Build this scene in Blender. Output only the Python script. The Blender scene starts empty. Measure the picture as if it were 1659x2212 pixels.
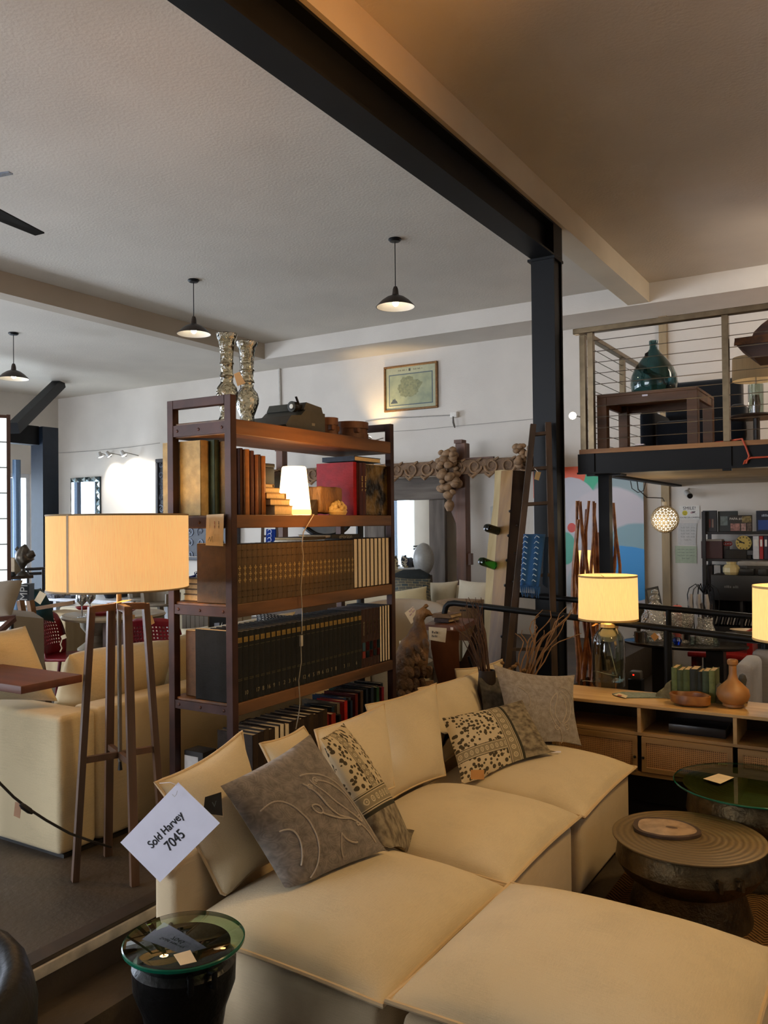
import bpy, bmesh, math, random
from mathutils import Vector as V, Matrix, noise as NZ
random.seed(11)
D = bpy.data; SC = bpy.context.scene; COL = SC.collection
PI = math.pi
# ---------------------------------------------------------------- camera
EYE = V((0, 0, 1.6)); FPX = 1790.0; YAW = math.radians(31.6); PITCH = 0.0134; ROLL = 0.0106
R0 = V((math.cos(YAW), math.sin(YAW), 0))
FW = V((-math.sin(YAW) * math.cos(PITCH), math.cos(YAW) * math.cos(PITCH), math.sin(PITCH)))
U0 = R0.cross(FW)
RC = R0 * math.cos(ROLL) - U0 * math.sin(ROLL)
UC = U0 * math.cos(ROLL) + R0 * math.sin(ROLL)
cam = D.objects.new('camera', D.cameras.new('camera')); COL.objects.link(cam)
cam.data.sensor_fit = 'HORIZONTAL'; cam.data.sensor_width = 36.0; cam.data.lens = 36.0 * FPX / 1659.0
cam.data.clip_start = 0.05; cam.data.clip_end = 200
M4 = Matrix.Identity(4)
for i in range(3):
    M4[i][0] = RC[i]; M4[i][1] = UC[i]; M4[i][2] = -FW[i]; M4[i][3] = EYE[i]
cam.matrix_world = M4
SC.camera = cam
# survey helpers: where a sight line meets a real plane of the room (a depth, a wall plane, a floor or table height)
def ray(px, py): return FW + RC * ((px - 829.5) / FPX) + UC * ((1106.0 - py) / FPX)
def P(px, py, d): return EYE + ray(px, py) * d
def PX(px, py, x): r = ray(px, py); return EYE + r * (x / r.x)
def PY(px, py, y): r = ray(px, py); return EYE + r * (y / r.y)
def PZ(px, py, z): r = ray(px, py); return EYE + r * ((z - EYE.z) / r.z)
# ---------------------------------------------------------------- materials
def lin(c):
    if isinstance(c, str):
        c = [int(c[i:i + 2], 16) / 255 for i in (0, 2, 4)]
        c = [x / 12.92 if x <= .04045 else ((x + .055) / 1.055) ** 2.4 for x in c]
    return (c[0], c[1], c[2], 1.0)
def newmat(name):
    m = D.materials.new(name); m.use_nodes = True
    nt = m.node_tree; b = nt.nodes['Principled BSDF']
    return m, nt, b
def N(nt, t, **k):
    n = nt.nodes.new(t)
    for a, v in k.items():
        if a.startswith('i_'):
            key = a[2:]
            n.inputs[int(key) if key.isdigit() else key.replace('_', ' ')].default_value = v
        else: setattr(n, a, v)
    return n
def L(nt, a, b): nt.links.new(a, b)
def scalec(c, k): return (min(1, c[0] * k), min(1, c[1] * k), min(1, c[2] * k), 1)
def mat(name, col, rough=.6, metal=0, var=.12, scale=12, bump=0, bscale=120, spec=.5, stretch=(1, 1, 1), col2=None, detail=4, coat=0, sheen=0, bdist=.02, lo=.35, hi=.65):
    m, nt, b = newmat(name); c = lin(col)
    b.inputs['Roughness'].default_value = rough; b.inputs['Metallic'].default_value = metal
    b.inputs['Specular IOR Level'].default_value = spec; b.inputs['Coat Weight'].default_value = coat
    b.inputs['Sheen Weight'].default_value = sheen
    tc = N(nt, 'ShaderNodeTexCoord'); mp = N(nt, 'ShaderNodeMapping'); mp.inputs['Scale'].default_value = stretch
    L(nt, tc.outputs['Object'], mp.inputs['Vector'])
    n = N(nt, 'ShaderNodeTexNoise', i_Scale=scale, i_Detail=detail); L(nt, mp.outputs[0], n.inputs['Vector'])
    r = N(nt, 'ShaderNodeValToRGB'); e = r.color_ramp.elements
    e[0].position = lo; e[1].position = hi
    e[0].color = lin(col2) if col2 else scalec(c, 1 - var); e[1].color = c if col2 else scalec(c, 1 + var)
    L(nt, n.outputs[0], r.inputs[0]); L(nt, r.outputs[0], b.inputs['Base Color'])
    if bump:
        n2 = N(nt, 'ShaderNodeTexNoise', i_Scale=bscale, i_Detail=3); L(nt, mp.outputs[0], n2.inputs['Vector'])
        bp = N(nt, 'ShaderNodeBump', i_Strength=bump, i_Distance=bdist); L(nt, n2.outputs[0], bp.inputs['Height'])
        L(nt, bp.outputs[0], b.inputs['Normal'])
    return m
def wood(name, c1, c2, axis='Y', scale=9, rough=.55, bump=.25, ring=1.0):
    st = {'X': (.12, 1, 1), 'Y': (1, .12, 1), 'Z': (1, 1, .12)}[axis]
    return mat(name, c1, rough, 0, scale=scale, stretch=st, col2=c2, bump=bump, bscale=scale * 3, bdist=.008, detail=8)
def fabric(name, col, rough=.95, var=.07, wv=420, bump=.35, sheen=.15):
    m, nt, b = newmat(name); c = lin(col)
    b.inputs['Roughness'].default_value = rough; b.inputs['Specular IOR Level'].default_value = .15
    b.inputs['Sheen Weight'].default_value = sheen
    tc = N(nt, 'ShaderNodeTexCoord')
    outs = []
    for st in ((1, .05, 1), (.05, 1, 1)):
        mp = N(nt, 'ShaderNodeMapping'); mp.inputs['Scale'].default_value = st; L(nt, tc.outputs['Object'], mp.inputs['Vector'])
        n = N(nt, 'ShaderNodeTexNoise', i_Scale=wv, i_Detail=2); L(nt, mp.outputs[0], n.inputs['Vector']); outs.append(n.outputs[0])
    ad = N(nt, 'ShaderNodeMath', operation='ADD'); L(nt, outs[0], ad.inputs[0]); L(nt, outs[1], ad.inputs[1])
    n3 = N(nt, 'ShaderNodeTexNoise', i_Scale=3.5, i_Detail=3); L(nt, tc.outputs['Object'], n3.inputs['Vector'])
    mx = N(nt, 'ShaderNodeMath', operation='MULTIPLY_ADD', i_1=.45); L(nt, ad.outputs[0], mx.inputs[0]); L(nt, n3.outputs[0], mx.inputs[2])
    r = N(nt, 'ShaderNodeValToRGB'); e = r.color_ramp.elements; e[0].position = .75; e[1].position = 1.15
    e[0].color = scalec(c, 1 - var); e[1].color = scalec(c, 1 + var)
    L(nt, mx.outputs[0], r.inputs[0]); L(nt, r.outputs[0], b.inputs['Base Color'])
    bp = N(nt, 'ShaderNodeBump', i_Strength=bump, i_Distance=.003); L(nt, ad.outputs[0], bp.inputs['Height']); L(nt, bp.outputs[0], b.inputs['Normal'])
    return m
def glass(name, col, rough=.02, ior=1.45, bump=0, bscale=30):
    m, nt, b = newmat(name)
    b.inputs['Base Color'].default_value = lin(col); b.inputs['Transmission Weight'].default_value = 1
    b.inputs['Roughness'].default_value = rough; b.inputs['IOR'].default_value = ior
    if bump:
        tc = N(nt, 'ShaderNodeTexCoord'); n = N(nt, 'ShaderNodeTexNoise', i_Scale=bscale, i_Detail=1); L(nt, tc.outputs['Object'], n.inputs['Vector'])
        bp = N(nt, 'ShaderNodeBump', i_Strength=bump, i_Distance=.02); L(nt, n.outputs[0], bp.inputs['Height']); L(nt, bp.outputs[0], b.inputs['Normal'])
    return m
def thinglass(name, tint, rough=.01, bump=0, bscale=40, boost=1.0, diff=0):
    """clear sheet or blown glass: tinted see-through with mirror-like reflections by angle"""
    m, nt, b = newmat(name); out = nt.nodes['Material Output']; nt.nodes.remove(b)
    tr = N(nt, 'ShaderNodeBsdfTransparent'); tr.inputs[0].default_value = lin(tint)
    gl = N(nt, 'ShaderNodeBsdfGlossy', i_Roughness=rough); fr = N(nt, 'ShaderNodeFresnel', i_IOR=1.5)
    if bump:
        tc = N(nt, 'ShaderNodeTexCoord'); n = N(nt, 'ShaderNodeTexVoronoi', i_Scale=bscale); L(nt, tc.outputs['Object'], n.inputs['Vector'])
        bp = N(nt, 'ShaderNodeBump', i_Strength=bump, i_Distance=.02); L(nt, n.outputs[0], bp.inputs['Height']); L(nt, bp.outputs[0], gl.inputs['Normal']); L(nt, bp.outputs[0], fr.inputs['Normal'])
    geo = N(nt, 'ShaderNodeNewGeometry'); inv = N(nt, 'ShaderNodeMath', operation='SUBTRACT', i_0=boost); bk_ = N(nt, 'ShaderNodeMath', operation='MULTIPLY', i_1=boost); L(nt, geo.outputs['Backfacing'], bk_.inputs[0]); L(nt, bk_.outputs[0], inv.inputs[1])
    ml = N(nt, 'ShaderNodeMath', operation='MULTIPLY', use_clamp=True); L(nt, fr.outputs[0], ml.inputs[0]); L(nt, inv.outputs[0], ml.inputs[1])
    mx = N(nt, 'ShaderNodeMixShader'); L(nt, ml.outputs[0], mx.inputs[0]); L(nt, tr.outputs[0], mx.inputs[1]); L(nt, gl.outputs[0], mx.inputs[2]); fin = mx
    if diff:
        df = N(nt, 'ShaderNodeBsdfDiffuse'); df.inputs[0].default_value = lin(tint); m2 = N(nt, 'ShaderNodeMixShader', i_0=diff); L(nt, mx.outputs[0], m2.inputs[1]); L(nt, df.outputs[0], m2.inputs[2]); fin = m2
    L(nt, fin.outputs[0], out.inputs[0]); return m
def shade_mat(name, col, glow, trans=.5, wv=260):
    """woven lamp shade: part diffuse, part translucent, with an even glow added"""
    m, nt, b = newmat(name); out = nt.nodes['Material Output']; nt.nodes.remove(b)
    tc = N(nt, 'ShaderNodeTexCoord'); mp = N(nt, 'ShaderNodeMapping'); mp.inputs['Scale'].default_value = (1, 1, .06)
    L(nt, tc.outputs['Object'], mp.inputs['Vector'])
    n = N(nt, 'ShaderNodeTexNoise', i_Scale=wv, i_Detail=2); L(nt, mp.outputs[0], n.inputs['Vector'])
    r = N(nt, 'ShaderNodeValToRGB'); e = r.color_ramp.elements; e[0].position = .3; e[1].position = .7
    c = lin(col); e[0].color = scalec(c, .88); e[1].color = c; L(nt, n.outputs[0], r.inputs[0])
    d = N(nt, 'ShaderNodeBsdfDiffuse'); t = N(nt, 'ShaderNodeBsdfTranslucent'); L(nt, r.outputs[0], d.inputs[0]); L(nt, r.outputs[0], t.inputs[0])
    mx = N(nt, 'ShaderNodeMixShader', i_0=trans); L(nt, d.outputs[0], mx.inputs[1]); L(nt, t.outputs[0], mx.inputs[2])
    em = N(nt, 'ShaderNodeEmission', i_Strength=glow); L(nt, r.outputs[0], em.inputs[0])  # added emission imitates bulb light passing through the cloth
    ad = N(nt, 'ShaderNodeAddShader'); L(nt, mx.outputs[0], ad.inputs[0]); L(nt, em.outputs[0], ad.inputs[1]); L(nt, ad.outputs[0], out.inputs[0])
    return m
def emit(name, col, s):
    m, nt, b = newmat(name); b.inputs['Base Color'].default_value = lin(col)
    b.inputs['Emission Color'].default_value = lin(col); b.inputs['Emission Strength'].default_value = s
    return m
_plain = {}
def plain(col, rough=.6, metal=0):
    k = (col, rough, metal)
    if k not in _plain: _plain[k] = mat('plain_' + str(col), col, rough, metal, var=.06, scale=30)
    return _plain[k]
# ---------------------------------------------------------------- mesh builder
class MB:
    def __init__(s): s.bm = bmesh.new()
    def _new(s, vs, fs):
        bv = [s.bm.verts.new(v) for v in vs]
        for f in fs:
            try: s.bm.faces.new([bv[i] for i in f])
            except ValueError: pass
        return bv
    def box(s, c, size, bev=0, seg=2, rot=None):
        m = Matrix.Translation(V(c)) @ ((rot.to_4x4() if rot else Matrix.Identity(4))) @ Matrix.Diagonal((size[0], size[1], size[2], 1))
        r = bmesh.ops.create_cube(s.bm, size=1, matrix=m)
        if bev:
            ed = {e for v in r['verts'] for e in v.link_edges}
            bmesh.ops.bevel(s.bm, geom=list(ed), offset=bev, segments=seg, affect='EDGES', profile=.5)
        return s
    def bx(s, x0, x1, y0, y1, z0, z1, bev=0, seg=2):
        return s.box(((x0 + x1) / 2, (y0 + y1) / 2, (z0 + z1) / 2), (abs(x1 - x0), abs(y1 - y0), abs(z1 - z0)), bev, seg)
    def bar(s, p0, p1, w, h, up=(0, 0, 1), bev=0):
        p0 = V(p0); p1 = V(p1); z = (p1 - p0); ln = z.length; z.normalize(); up = V(up)
        if abs(z.dot(up)) > .98: up = V((1, 0, 0))
        x = up.cross(z).normalized(); y = z.cross(x)
        R = Matrix((x, y, z)).transposed()
        return s.box((p0 + p1) / 2, (w, h, ln), bev, 2, R)
    def tube(s, pts, r, seg=8, closed=False, cap=True):
        pts = [V(p) for p in pts]; n = len(pts); rs = r if isinstance(r, (list, tuple)) else [r] * n
        rings = []; up = None
        for i, p in enumerate(pts):
            a = pts[i - 1] if (i > 0 or closed) else p; b = pts[(i + 1) % n] if (i < n - 1 or closed) else p
            t = (b - a)
            if t.length < 1e-9: t = V((0, 0, 1))
            t.normalize()
            if up is None:
                up = V((0, 0, 1)) if abs(t.z) < .9 else V((1, 0, 0))
            x = up.cross(t)
            if x.length < 1e-6: x = V((1, 0, 0)).cross(t)
            x.normalize(); y = t.cross(x).normalized(); up = y
            rings.append([s.bm.verts.new(p + (x * math.cos(2 * PI * k / seg) + y * math.sin(2 * PI * k / seg)) * rs[i]) for k in range(seg)])
        m = n if closed else n - 1
        for i in range(m):
            A = rings[i]; B = rings[(i + 1) % n]
            for k in range(seg):
                s.bm.faces.new((A[k], A[(k + 1) % seg], B[(k + 1) % seg], B[k]))
        if cap and not closed:
            s.bm.faces.new(list(reversed(rings[0]))); s.bm.faces.new(rings[-1])
        return s
    def cyl(s, p0, p1, r0, r1=None, seg=20): return s.tube([p0, p1], [r0, r0 if r1 is None else r1], seg)
    def lathe(s, prof, c=(0, 0, 0), seg=32, squash=(1, 1)):
        c = V(c); rings = []
        for r, z in prof:
            if r < 1e-6: rings.append([s.bm.verts.new(c + V((0, 0, z)))])
            else: rings.append([s.bm.verts.new(c + V((r * squash[0] * math.cos(2 * PI * k / seg), r * squash[1] * math.sin(2 * PI * k / seg), z))) for k in range(seg)])
        for A, B in zip(rings, rings[1:]):
            if len(A) == 1 and len(B) == 1: continue
            for k in range(seg):
                if len(A) == 1: s.bm.faces.new((A[0], B[(k + 1) % seg], B[k]))
                elif len(B) == 1: s.bm.faces.new((A[k], A[(k + 1) % seg], B[0]))
                else: s.bm.faces.new((A[k], A[(k + 1) % seg], B[(k + 1) % seg], B[k]))
        return s
    def prism(s, poly, vec):
        poly = [V(p) for p in poly]; vec = V(vec); n = len(poly)
        vs = poly + [p + vec for p in poly]
        s._new(vs, [list(range(n))[::-1], list(range(n, 2 * n))] + [[i, (i + 1) % n, n + (i + 1) % n, n + i] for i in range(n)])
        return s
    def face(s, pts): s._new([V(p) for p in pts], [list(range(len(pts)))]); return s
    def ball(s, c, r, sc=(1, 1, 1), sub=2, rot=None):
        m = Matrix.Translation(V(c)) @ ((rot.to_4x4() if rot else Matrix.Identity(4))) @ Matrix.Diagonal((sc[0], sc[1], sc[2], 1))
        bmesh.ops.create_icosphere(s.bm, subdivisions=sub, radius=r, matrix=m); return s
    def jitter(s, amp, freq, seed=0):
        s.bm.normal_update()
        for v in s.bm.verts: v.co += v.normal * NZ.noise(v.co * freq + V((seed, seed * 1.7, 0))) * amp
        return s
    def build(s, name, m, parent=None, local=False, ang=35, uv=None):
        bmesh.ops.recalc_face_normals(s.bm, faces=s.bm.faces)
        me = D.meshes.new(name); o = D.objects.new(name, me)
        if parent is None:
            if not local:
                xs = [v.co for v in s.bm.verts]
                c = V(((min(v.x for v in xs) + max(v.x for v in xs)) / 2, (min(v.y for v in xs) + max(v.y for v in xs)) / 2, min(v.z for v in xs)))
                bmesh.ops.translate(s.bm, verts=s.bm.verts, vec=-c); o.location = c
        else:
            if not local:
                r = parent; off = V((0, 0, 0))
                while r is not None: off += V(r.location); r = r.parent
                bmesh.ops.translate(s.bm, verts=s.bm.verts, vec=-off)
            o.parent = parent
        s.bm.to_mesh(me); s.bm.free()
        for mm in (m if isinstance(m, (list, tuple)) else [m]): me.materials.append(mm)
        if ang:
            for p in me.polygons: p.use_smooth = True
            me.set_sharp_from_angle(angle=math.radians(ang))
        COL.objects.link(o); return o
def T(name, label, cat, loc=(0, 0, 0), group=None, rz=0):
    o = D.objects.new(name, None); COL.objects.link(o); o.location = loc; o.rotation_euler = (0, 0, rz); o.empty_display_size = .1
    return tag(o, label, cat, group)
def tag(o, label, cat, group=None, kind=None):
    o['label'] = label; o['category'] = cat
    if group: o['group'] = group
    if kind: o['kind'] = kind
    return o
def S(name, mb, m, ang=35):
    o = mb.build(name, m, ang=ang); o['kind'] = 'structure'; return o
KIDS = {}
def copy_tree(o, parent=None):
    c = o.copy(); COL.objects.link(c); c.parent = parent
    for ch in list(o.children): copy_tree(ch, c)
    return c
def dup(root, loc, rz=0, label=None, group=None):
    c = copy_tree(root); c.location = loc; c.rotation_euler = (0, 0, rz)
    if label: c['label'] = label
    if group: c['group'] = group
    return c
def text(body, size, pos, xd, yd, m, name, parent=None, align='CENTER', ext=.0004):
    cu = D.curves.new(name, 'FONT'); cu.body = body; cu.size = size; cu.align_x = align; cu.align_y = 'CENTER'; cu.extrude = ext
    cu.materials.append(m); o = D.objects.new(name, cu); COL.objects.link(o)
    xd = V(xd).normalized(); yd = V(yd); yd = (yd - xd * yd.dot(xd)).normalized(); zd = xd.cross(yd)
    off = V((0, 0, 0)); r = parent
    while r is not None: off += V(r.location); r = r.parent
    p = V(pos) - off; w = Matrix.Identity(4)
    for i in range(3): w[i][0] = xd[i]; w[i][1] = yd[i]; w[i][2] = zd[i]; w[i][3] = p[i]
    me = D.meshes.new_from_object(o); D.objects.remove(o); D.curves.remove(cu)
    me.name = name; o = D.objects.new(name, me); COL.objects.link(o)
    if parent is not None: o.parent = parent
    me.transform(w)
    return o
def squig(pos, xd, yd, length, h, m, parent, name='lettering'):
    """a line of writing too small to read in the photograph: strokes in the place of its letters"""
    xd = V(xd).normalized(); yd = V(yd); yd = (yd - xd * yd.dot(xd)).normalized(); nd = xd.cross(yd); pos = V(pos); x = 0; k = 0; mb = MB()
    while x < length:
        w = h * (.25 + .35 * abs(math.sin(k * 2.1 + length * 50))); hh = h * (.55 + .45 * abs(math.sin(k * 1.3 + h * 90)))
        if k % 5 != 4: mb.prism([pos + xd * x, pos + xd * (x + w), pos + xd * (x + w) + yd * hh, pos + xd * x + yd * hh], nd * .0003)
        x += w * 1.35; k += 1
    return mb.build(name, m, parent, ang=0)
ORD = ['first', 'second', 'third', 'fourth', 'fifth', 'sixth', 'seventh', 'eighth', 'ninth', 'tenth', 'eleventh', 'twelfth', 'thirteenth', 'fourteenth', 'fifteenth', 'sixteenth', 'seventeenth', 'eighteenth', 'nineteenth', 'twentieth'] + ['twenty-' + w for w in ('first', 'second', 'third', 'fourth', 'fifth', 'sixth', 'seventh', 'eighth', 'ninth')]
# ---------------------------------------------------------------- soft cushions
SEATS = []          # seat pads that cushions rest on: (x0, x1, y0, y1, height function)
class Pad:
    """stuffed cushion stretched over four corner points (TL,TR,BR,BL seen from its front)"""
    def __init__(s, TL, TR, BR, BL, t, inset=.07, p=2.4, e=.62, wr=.06, seed=0, front=None, back=1.0, tone=1.0):
        s.c = [V(TL), V(TR), V(BR), V(BL)]; s.t = t; s.inset = inset; s.p = p; s.e = e; s.wr = wr; s.seed = seed; s.back = back
        n = ((s.c[1] - s.c[0]).cross(s.c[3] - s.c[0]) + (s.c[3] - s.c[2]).cross(s.c[1] - s.c[2])).normalized()
        mid = sum(s.c, V((0, 0, 0))) / 4
        f = V(front) if front is not None else (EYE - mid)
        if n.dot(f) < 0: n = -n
        s.n = n
    def base(s, u, v):
        a = 1 - s.inset * (1 - (2 * v - 1) ** 2); b = 1 - s.inset * (1 - (2 * u - 1) ** 2)
        u = .5 + (u - .5) * a; v = .5 + (v - .5) * b
        TL, TR, BR, BL = s.c
        return (TL * (1 - u) + TR * u) * (1 - v) + (BL * (1 - u) + BR * u) * v
    def h(s, u, v):
        k = max(0, (1 - abs(2 * u - 1) ** s.p) * (1 - abs(2 * v - 1) ** s.p)) ** s.e
        w = 1 + s.wr * NZ.noise(V((u * 3 + s.seed, v * 3, s.seed * 2.3))) + .4 * s.wr * NZ.noise(V((u * 9 + s.seed, v * 9, 5)))
        return s.t * .5 * k * w
    def front(s, u, v, off=0): return s.base(u, v) + s.n * (s.h(u, v) + off)
    def edge(s, n=14):
        pts = []
        for i in range(n): pts.append(s.base(i / n, 0))
        for i in range(n): pts.append(s.base(1, i / n))
        for i in range(n): pts.append(s.base(1 - i / n, 1))
        for i in range(n): pts.append(s.base(0, 1 - i / n))
        return pts
    def mesh(s, name, m, parent=None, n=26, rest=False):
        bm = bmesh.new(); uvl = bm.loops.layers.uv.new('UVMap')
        g = [.5 - .5 * math.cos(PI * i / n) * .35 - .5 * (1 - 2 * i / n) * .65 for i in range(n + 1)]
        F = {}; B = {}; uvd = {}
        for i in range(n + 1):
            for j in range(n + 1):
                u, v = g[i], g[j]; b = s.base(u, v); hh = s.h(u, v)
                edge = i in (0, n) or j in (0, n)
                F[i, j] = bm.verts.new(b if edge else b + s.n * hh); uvd[F[i, j]] = (u, 1 - v)
                B[i, j] = F[i, j] if edge else bm.verts.new(b - s.n * hh * s.back); uvd[B[i, j]] = (u, 1 - v)
        if rest:
            for v in bm.verts:
                for x0, x1, y0, y1, fz in SEATS:
                    if y0 <= v.co.y <= y1:
                        if x0 <= v.co.x <= x1: v.co.z = max(v.co.z, fz(v.co.x, v.co.y) + .004)
                        elif x0 - .19 < v.co.x < x0 and v.co.z < .335: v.co.x = x0 + .001; v.co.z = max(v.co.z, fz(v.co.x, v.co.y) + .004)
        for i in range(n):
            for j in range(n):
                for G, fl in ((F, 0), (B, 1)):
                    q = [G[i, j], G[i + 1, j], G[i + 1, j + 1], G[i, j + 1]]
                    if fl: q.reverse()
                    f = bm.faces.new(q)
                    for lp in f.loops: lp[uvl].uv = uvd[lp.vert]
        mb = MB(); mb.bm.free(); mb.bm = bm
        return mb.build(name, m, parent, ang=60)
def cushion(name, label, cat, corners, t, m, pipe=None, pr=.006, group=None, rest=False, **k):
    pd = Pad(*corners, t, **k)
    mid = sum(pd.c, V((0, 0, 0))) / 4; mid.z = min(c.z for c in pd.c)
    th = T(name, label, cat, mid, group)
    pd.mesh('cover', m, th, rest=rest)
    eg = pd.edge()
    if rest:
        for v in eg:
            for x0, x1, y0, y1, fz in SEATS:
                if y0 <= v.y <= y1 and x0 <= v.x <= x1: v.z = max(v.z, fz(v.x, v.y) + .008)
    if pipe: MB().tube(eg, pr, 6, closed=True).build('piping', pipe, th)
    return th, pd
# ================================================================ shell of the room
m_wall = mat('plaster_wall', 'd2cabf', .85, var=.04, scale=1.6, bump=.12, bscale=60)
m_ceil = mat('plaster_ceiling', 'd2cabd', .9, var=.05, scale=.9, bump=.15, bscale=40)
m_ceilw = mat('plaster_ceiling_tan', 'b9a88c', .9, var=.08, scale=.7, bump=.15, bscale=40)
m_floor = mat('worn_concrete', '493e32', .55, var=.22, scale=2.2, bump=.15, bscale=30, detail=8)
m_flow = mat('lower_concrete', '40362b', .55, var=.22, scale=2.2, bump=.15, bscale=30, detail=8)
m_edge = mat('scuffed_white_nosing', 'd8cdb8', .6, var=.3, scale=9, detail=8)
m_steel = mat('black_steel', '0a0c0e', .5, 0, var=.15, scale=6, spec=.25)
m_trim = mat('white_trim', 'dcdcdc', .5, var=.04)
m_black = mat('black_metal', '131416', .4, .4, var=.1, scale=20)
LOW = -.4
S('floor', MB().bx(-15.2, -2.7, -6, 11.3, -.5, 0), m_floor)
S('floor_lower', MB().bx(-2.7, 4.6, -6, 11.3, -.6, LOW), m_flow)
S('floor_step', MB().bx(-2.7, -2.47, -6, 5.9, LOW, -.16), m_floor)
S('trim_1', MB().bx(-2.70, -2.685, -6, 5.9, -.055, -.012, .004), m_edge)
S('trim_2', MB().bx(-2.78, -2.70, -6, 5.9, 0.0, .004), mat('dark_nosing', '3a2c20', .6, var=.2))
S('floor_ramp', MB().prism([(-2.7, 6.0, 0), (1.9, 6.0, LOW), (-2.7, 6.0, LOW)], (0, .85, 0)), m_floor)
S('wall_back', MB().bx(-15.2, 4.7, 11.1, 11.3, LOW, 4.7), m_wall)
S('wall_right', MB().bx(4.5, 4.7, -6, 11.1, LOW, 4.7), m_wall)
w = MB(); w.bx(-14.95, -14.75, -6, 11.1, 2.66, 4.5).bx(-14.95, -14.75, 10.46, 11.1, 0, 2.66).bx(-14.95, -14.75, -6, -4.5, 0, 2.66).bx(-14.95, -14.75, -4.5, 10.46, 0, .04)
S('wall_left', w, m_wall)
w = MB(); w.bx(-15, -13, -6.2, -6, 0, 4.5).bx(-13, -4.5, -6.2, -6, 3.3, 4.5).bx(-13, -4.5, -6.2, -6, 0, .3).bx(-4.5, 4.7, -6.2, -6, LOW, 4.5)
S('wall_front', w, m_wall)
S('ceiling', MB().bx(-8.8, 4.7, -6.2, 11.3, 4.5, 4.6), m_ceil)
S('ceiling_left', MB().bx(-15.2, -8.8, -6.2, 11.3, 4.25, 4.6), m_ceil)
S('beam_left', MB().bx(-8.8, -8.55, -6, 10.3, 4.25, 4.499), mat('plaster_beam', 'b5a896', .9, var=.05, scale=1))
S('beam_back', MB().bx(-8.8, 4.5, 10.3, 11.1, 4.25, 4.499), m_wall)
S('beam_right', MB().bx(-2.76, -2.5, -6, 10.299, 4.262, 4.499), mat('plaster_beam_warm', 'cfc3ac', .9, var=.06, scale=1.2))
# black steel portal: wide flange beam on a column
b = MB(); xa, xb = -2.745, -2.53
b.bx(xa, xb, -6, 7.25, 3.96, 3.978).bx(xa, xb, -6, 7.25, 4.24, 4.258).bx(-2.655, -2.615, -6, 7.25, 3.978, 4.24)
b.bx(xa, xb, 7.03, 7.25, 3.979, 4.24)
S('beam_steel', b, m_steel)
b = MB(); b.bx(xa, xb, 7.03, 7.055, LOW, 3.96).bx(xa, xb, 7.215, 7.24, LOW, 3.96).bx(-2.665, -2.545, 7.055, 7.215, LOW, 3.96)
b.bx(xa - .03, xb + .01, 7.02, 7.25, 3.935, 3.958)
S('column_steel', b, m_steel)
# black steel doorway portal in the far corner, with its diagonal brace
S('column_far', MB().bx(-12.65, -12.33, 8.97, 9.28, 0, 3.31), mat('blueblack_steel', '1a2431', .35, .2, var=.1))
S('beam_far', MB().bx(-12.65, -12.43, -5, 8.969, 3.0, 3.32), m_steel)
S('beam_brace', MB().bar(P(30, 925, 13.4), P(131, 826, 15.3), .15, .19), m_steel)
# tall window wall on the street side: dark posts, white frame
S('window_1', MB().bx(-14.9, -14.8, 10.38, 10.459, .04, 2.66).bx(-14.9, -14.8, -4.5, 10.38, 2.58, 2.659), m_trim)
wf = MB()
for y in (10.06, 8.6, 6.6, 4.6, 2.6, .6, -1.4, -3.4): wf.bx(-14.88, -14.8, y, y + .12, .05, 2.57)
S('window_2', wf, plain('39485c', .4, .2))
S('window_3', MB().cyl((-14.45, 9.93, 0), (-14.45, 9.93, 2.9), .075), plain('5c7590', .3, .2))
gl = thinglass('window_glass', 'f6fbff')
S('window_4', MB().bx(-14.862, -14.858, -4.5, 10.37, .05, 2.57), gl)
for n_, x in enumerate((-12.9, -10.1, -7.3, -4.62)): S('window_%d' % (n_ + 5), MB().bx(x, x + .12, -6.14, -6.06, .3, 3.3), m_trim)
# conduits and timber strip on the back wall
S('trim_3', MB().cyl(PY(603, 795, 11.07), PY(607, 1000, 11.07), .022, seg=8), plain('c9c4bb'))
pp = PY(1436, 1000, 11.06)
S('trim_4', MB().bx(pp.x - .05, pp.x + .05, 11.05, 11.1, LOW, 4.25), mat('bare_timber_strip', 'a08a68', .7, var=.3, scale=6, stretch=(1, 1, .2)))
# ---------------------------------------------------------------- mezzanine
ply = wood('plywood_soffit', 'c7b491', 'b09b76', 'X', 4)
S('floor_mezzanine', MB().bx(-2.4, 4.45, 7.26, 11.09, 2.2, 2.24), wood('mezzanine_deck', 'b98a55', '8d6238', 'X', 8))
S('ceiling_mezzanine', MB().bx(-2.3, 4.45, 7.4, 11.09, 2.05, 2.07), ply)
b = MB(); b.bx(-2.42, 4.45, 7.28, 7.38, 2.03, 2.2).bx(-2.42, 4.45, 7.25, 7.31, 2.02, 2.035).bx(-2.42, -2.32, 7.38, 11.09, 2.03, 2.2)
for x in (-2.3, -1.16, .08): b.bx(x - .035, x + .035, 7.262, 7.29, 2.0, 2.235)
S('beam_mezzanine', b, m_steel)
b = MB().bx(-2.32, -2.22, 7.55, 7.65, LOW, 2.03)
b.bx(-2.36, -2.1, 7.5, 7.7, 2.015, 2.03)
S('column_mezzanine', b, m_steel)
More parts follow.
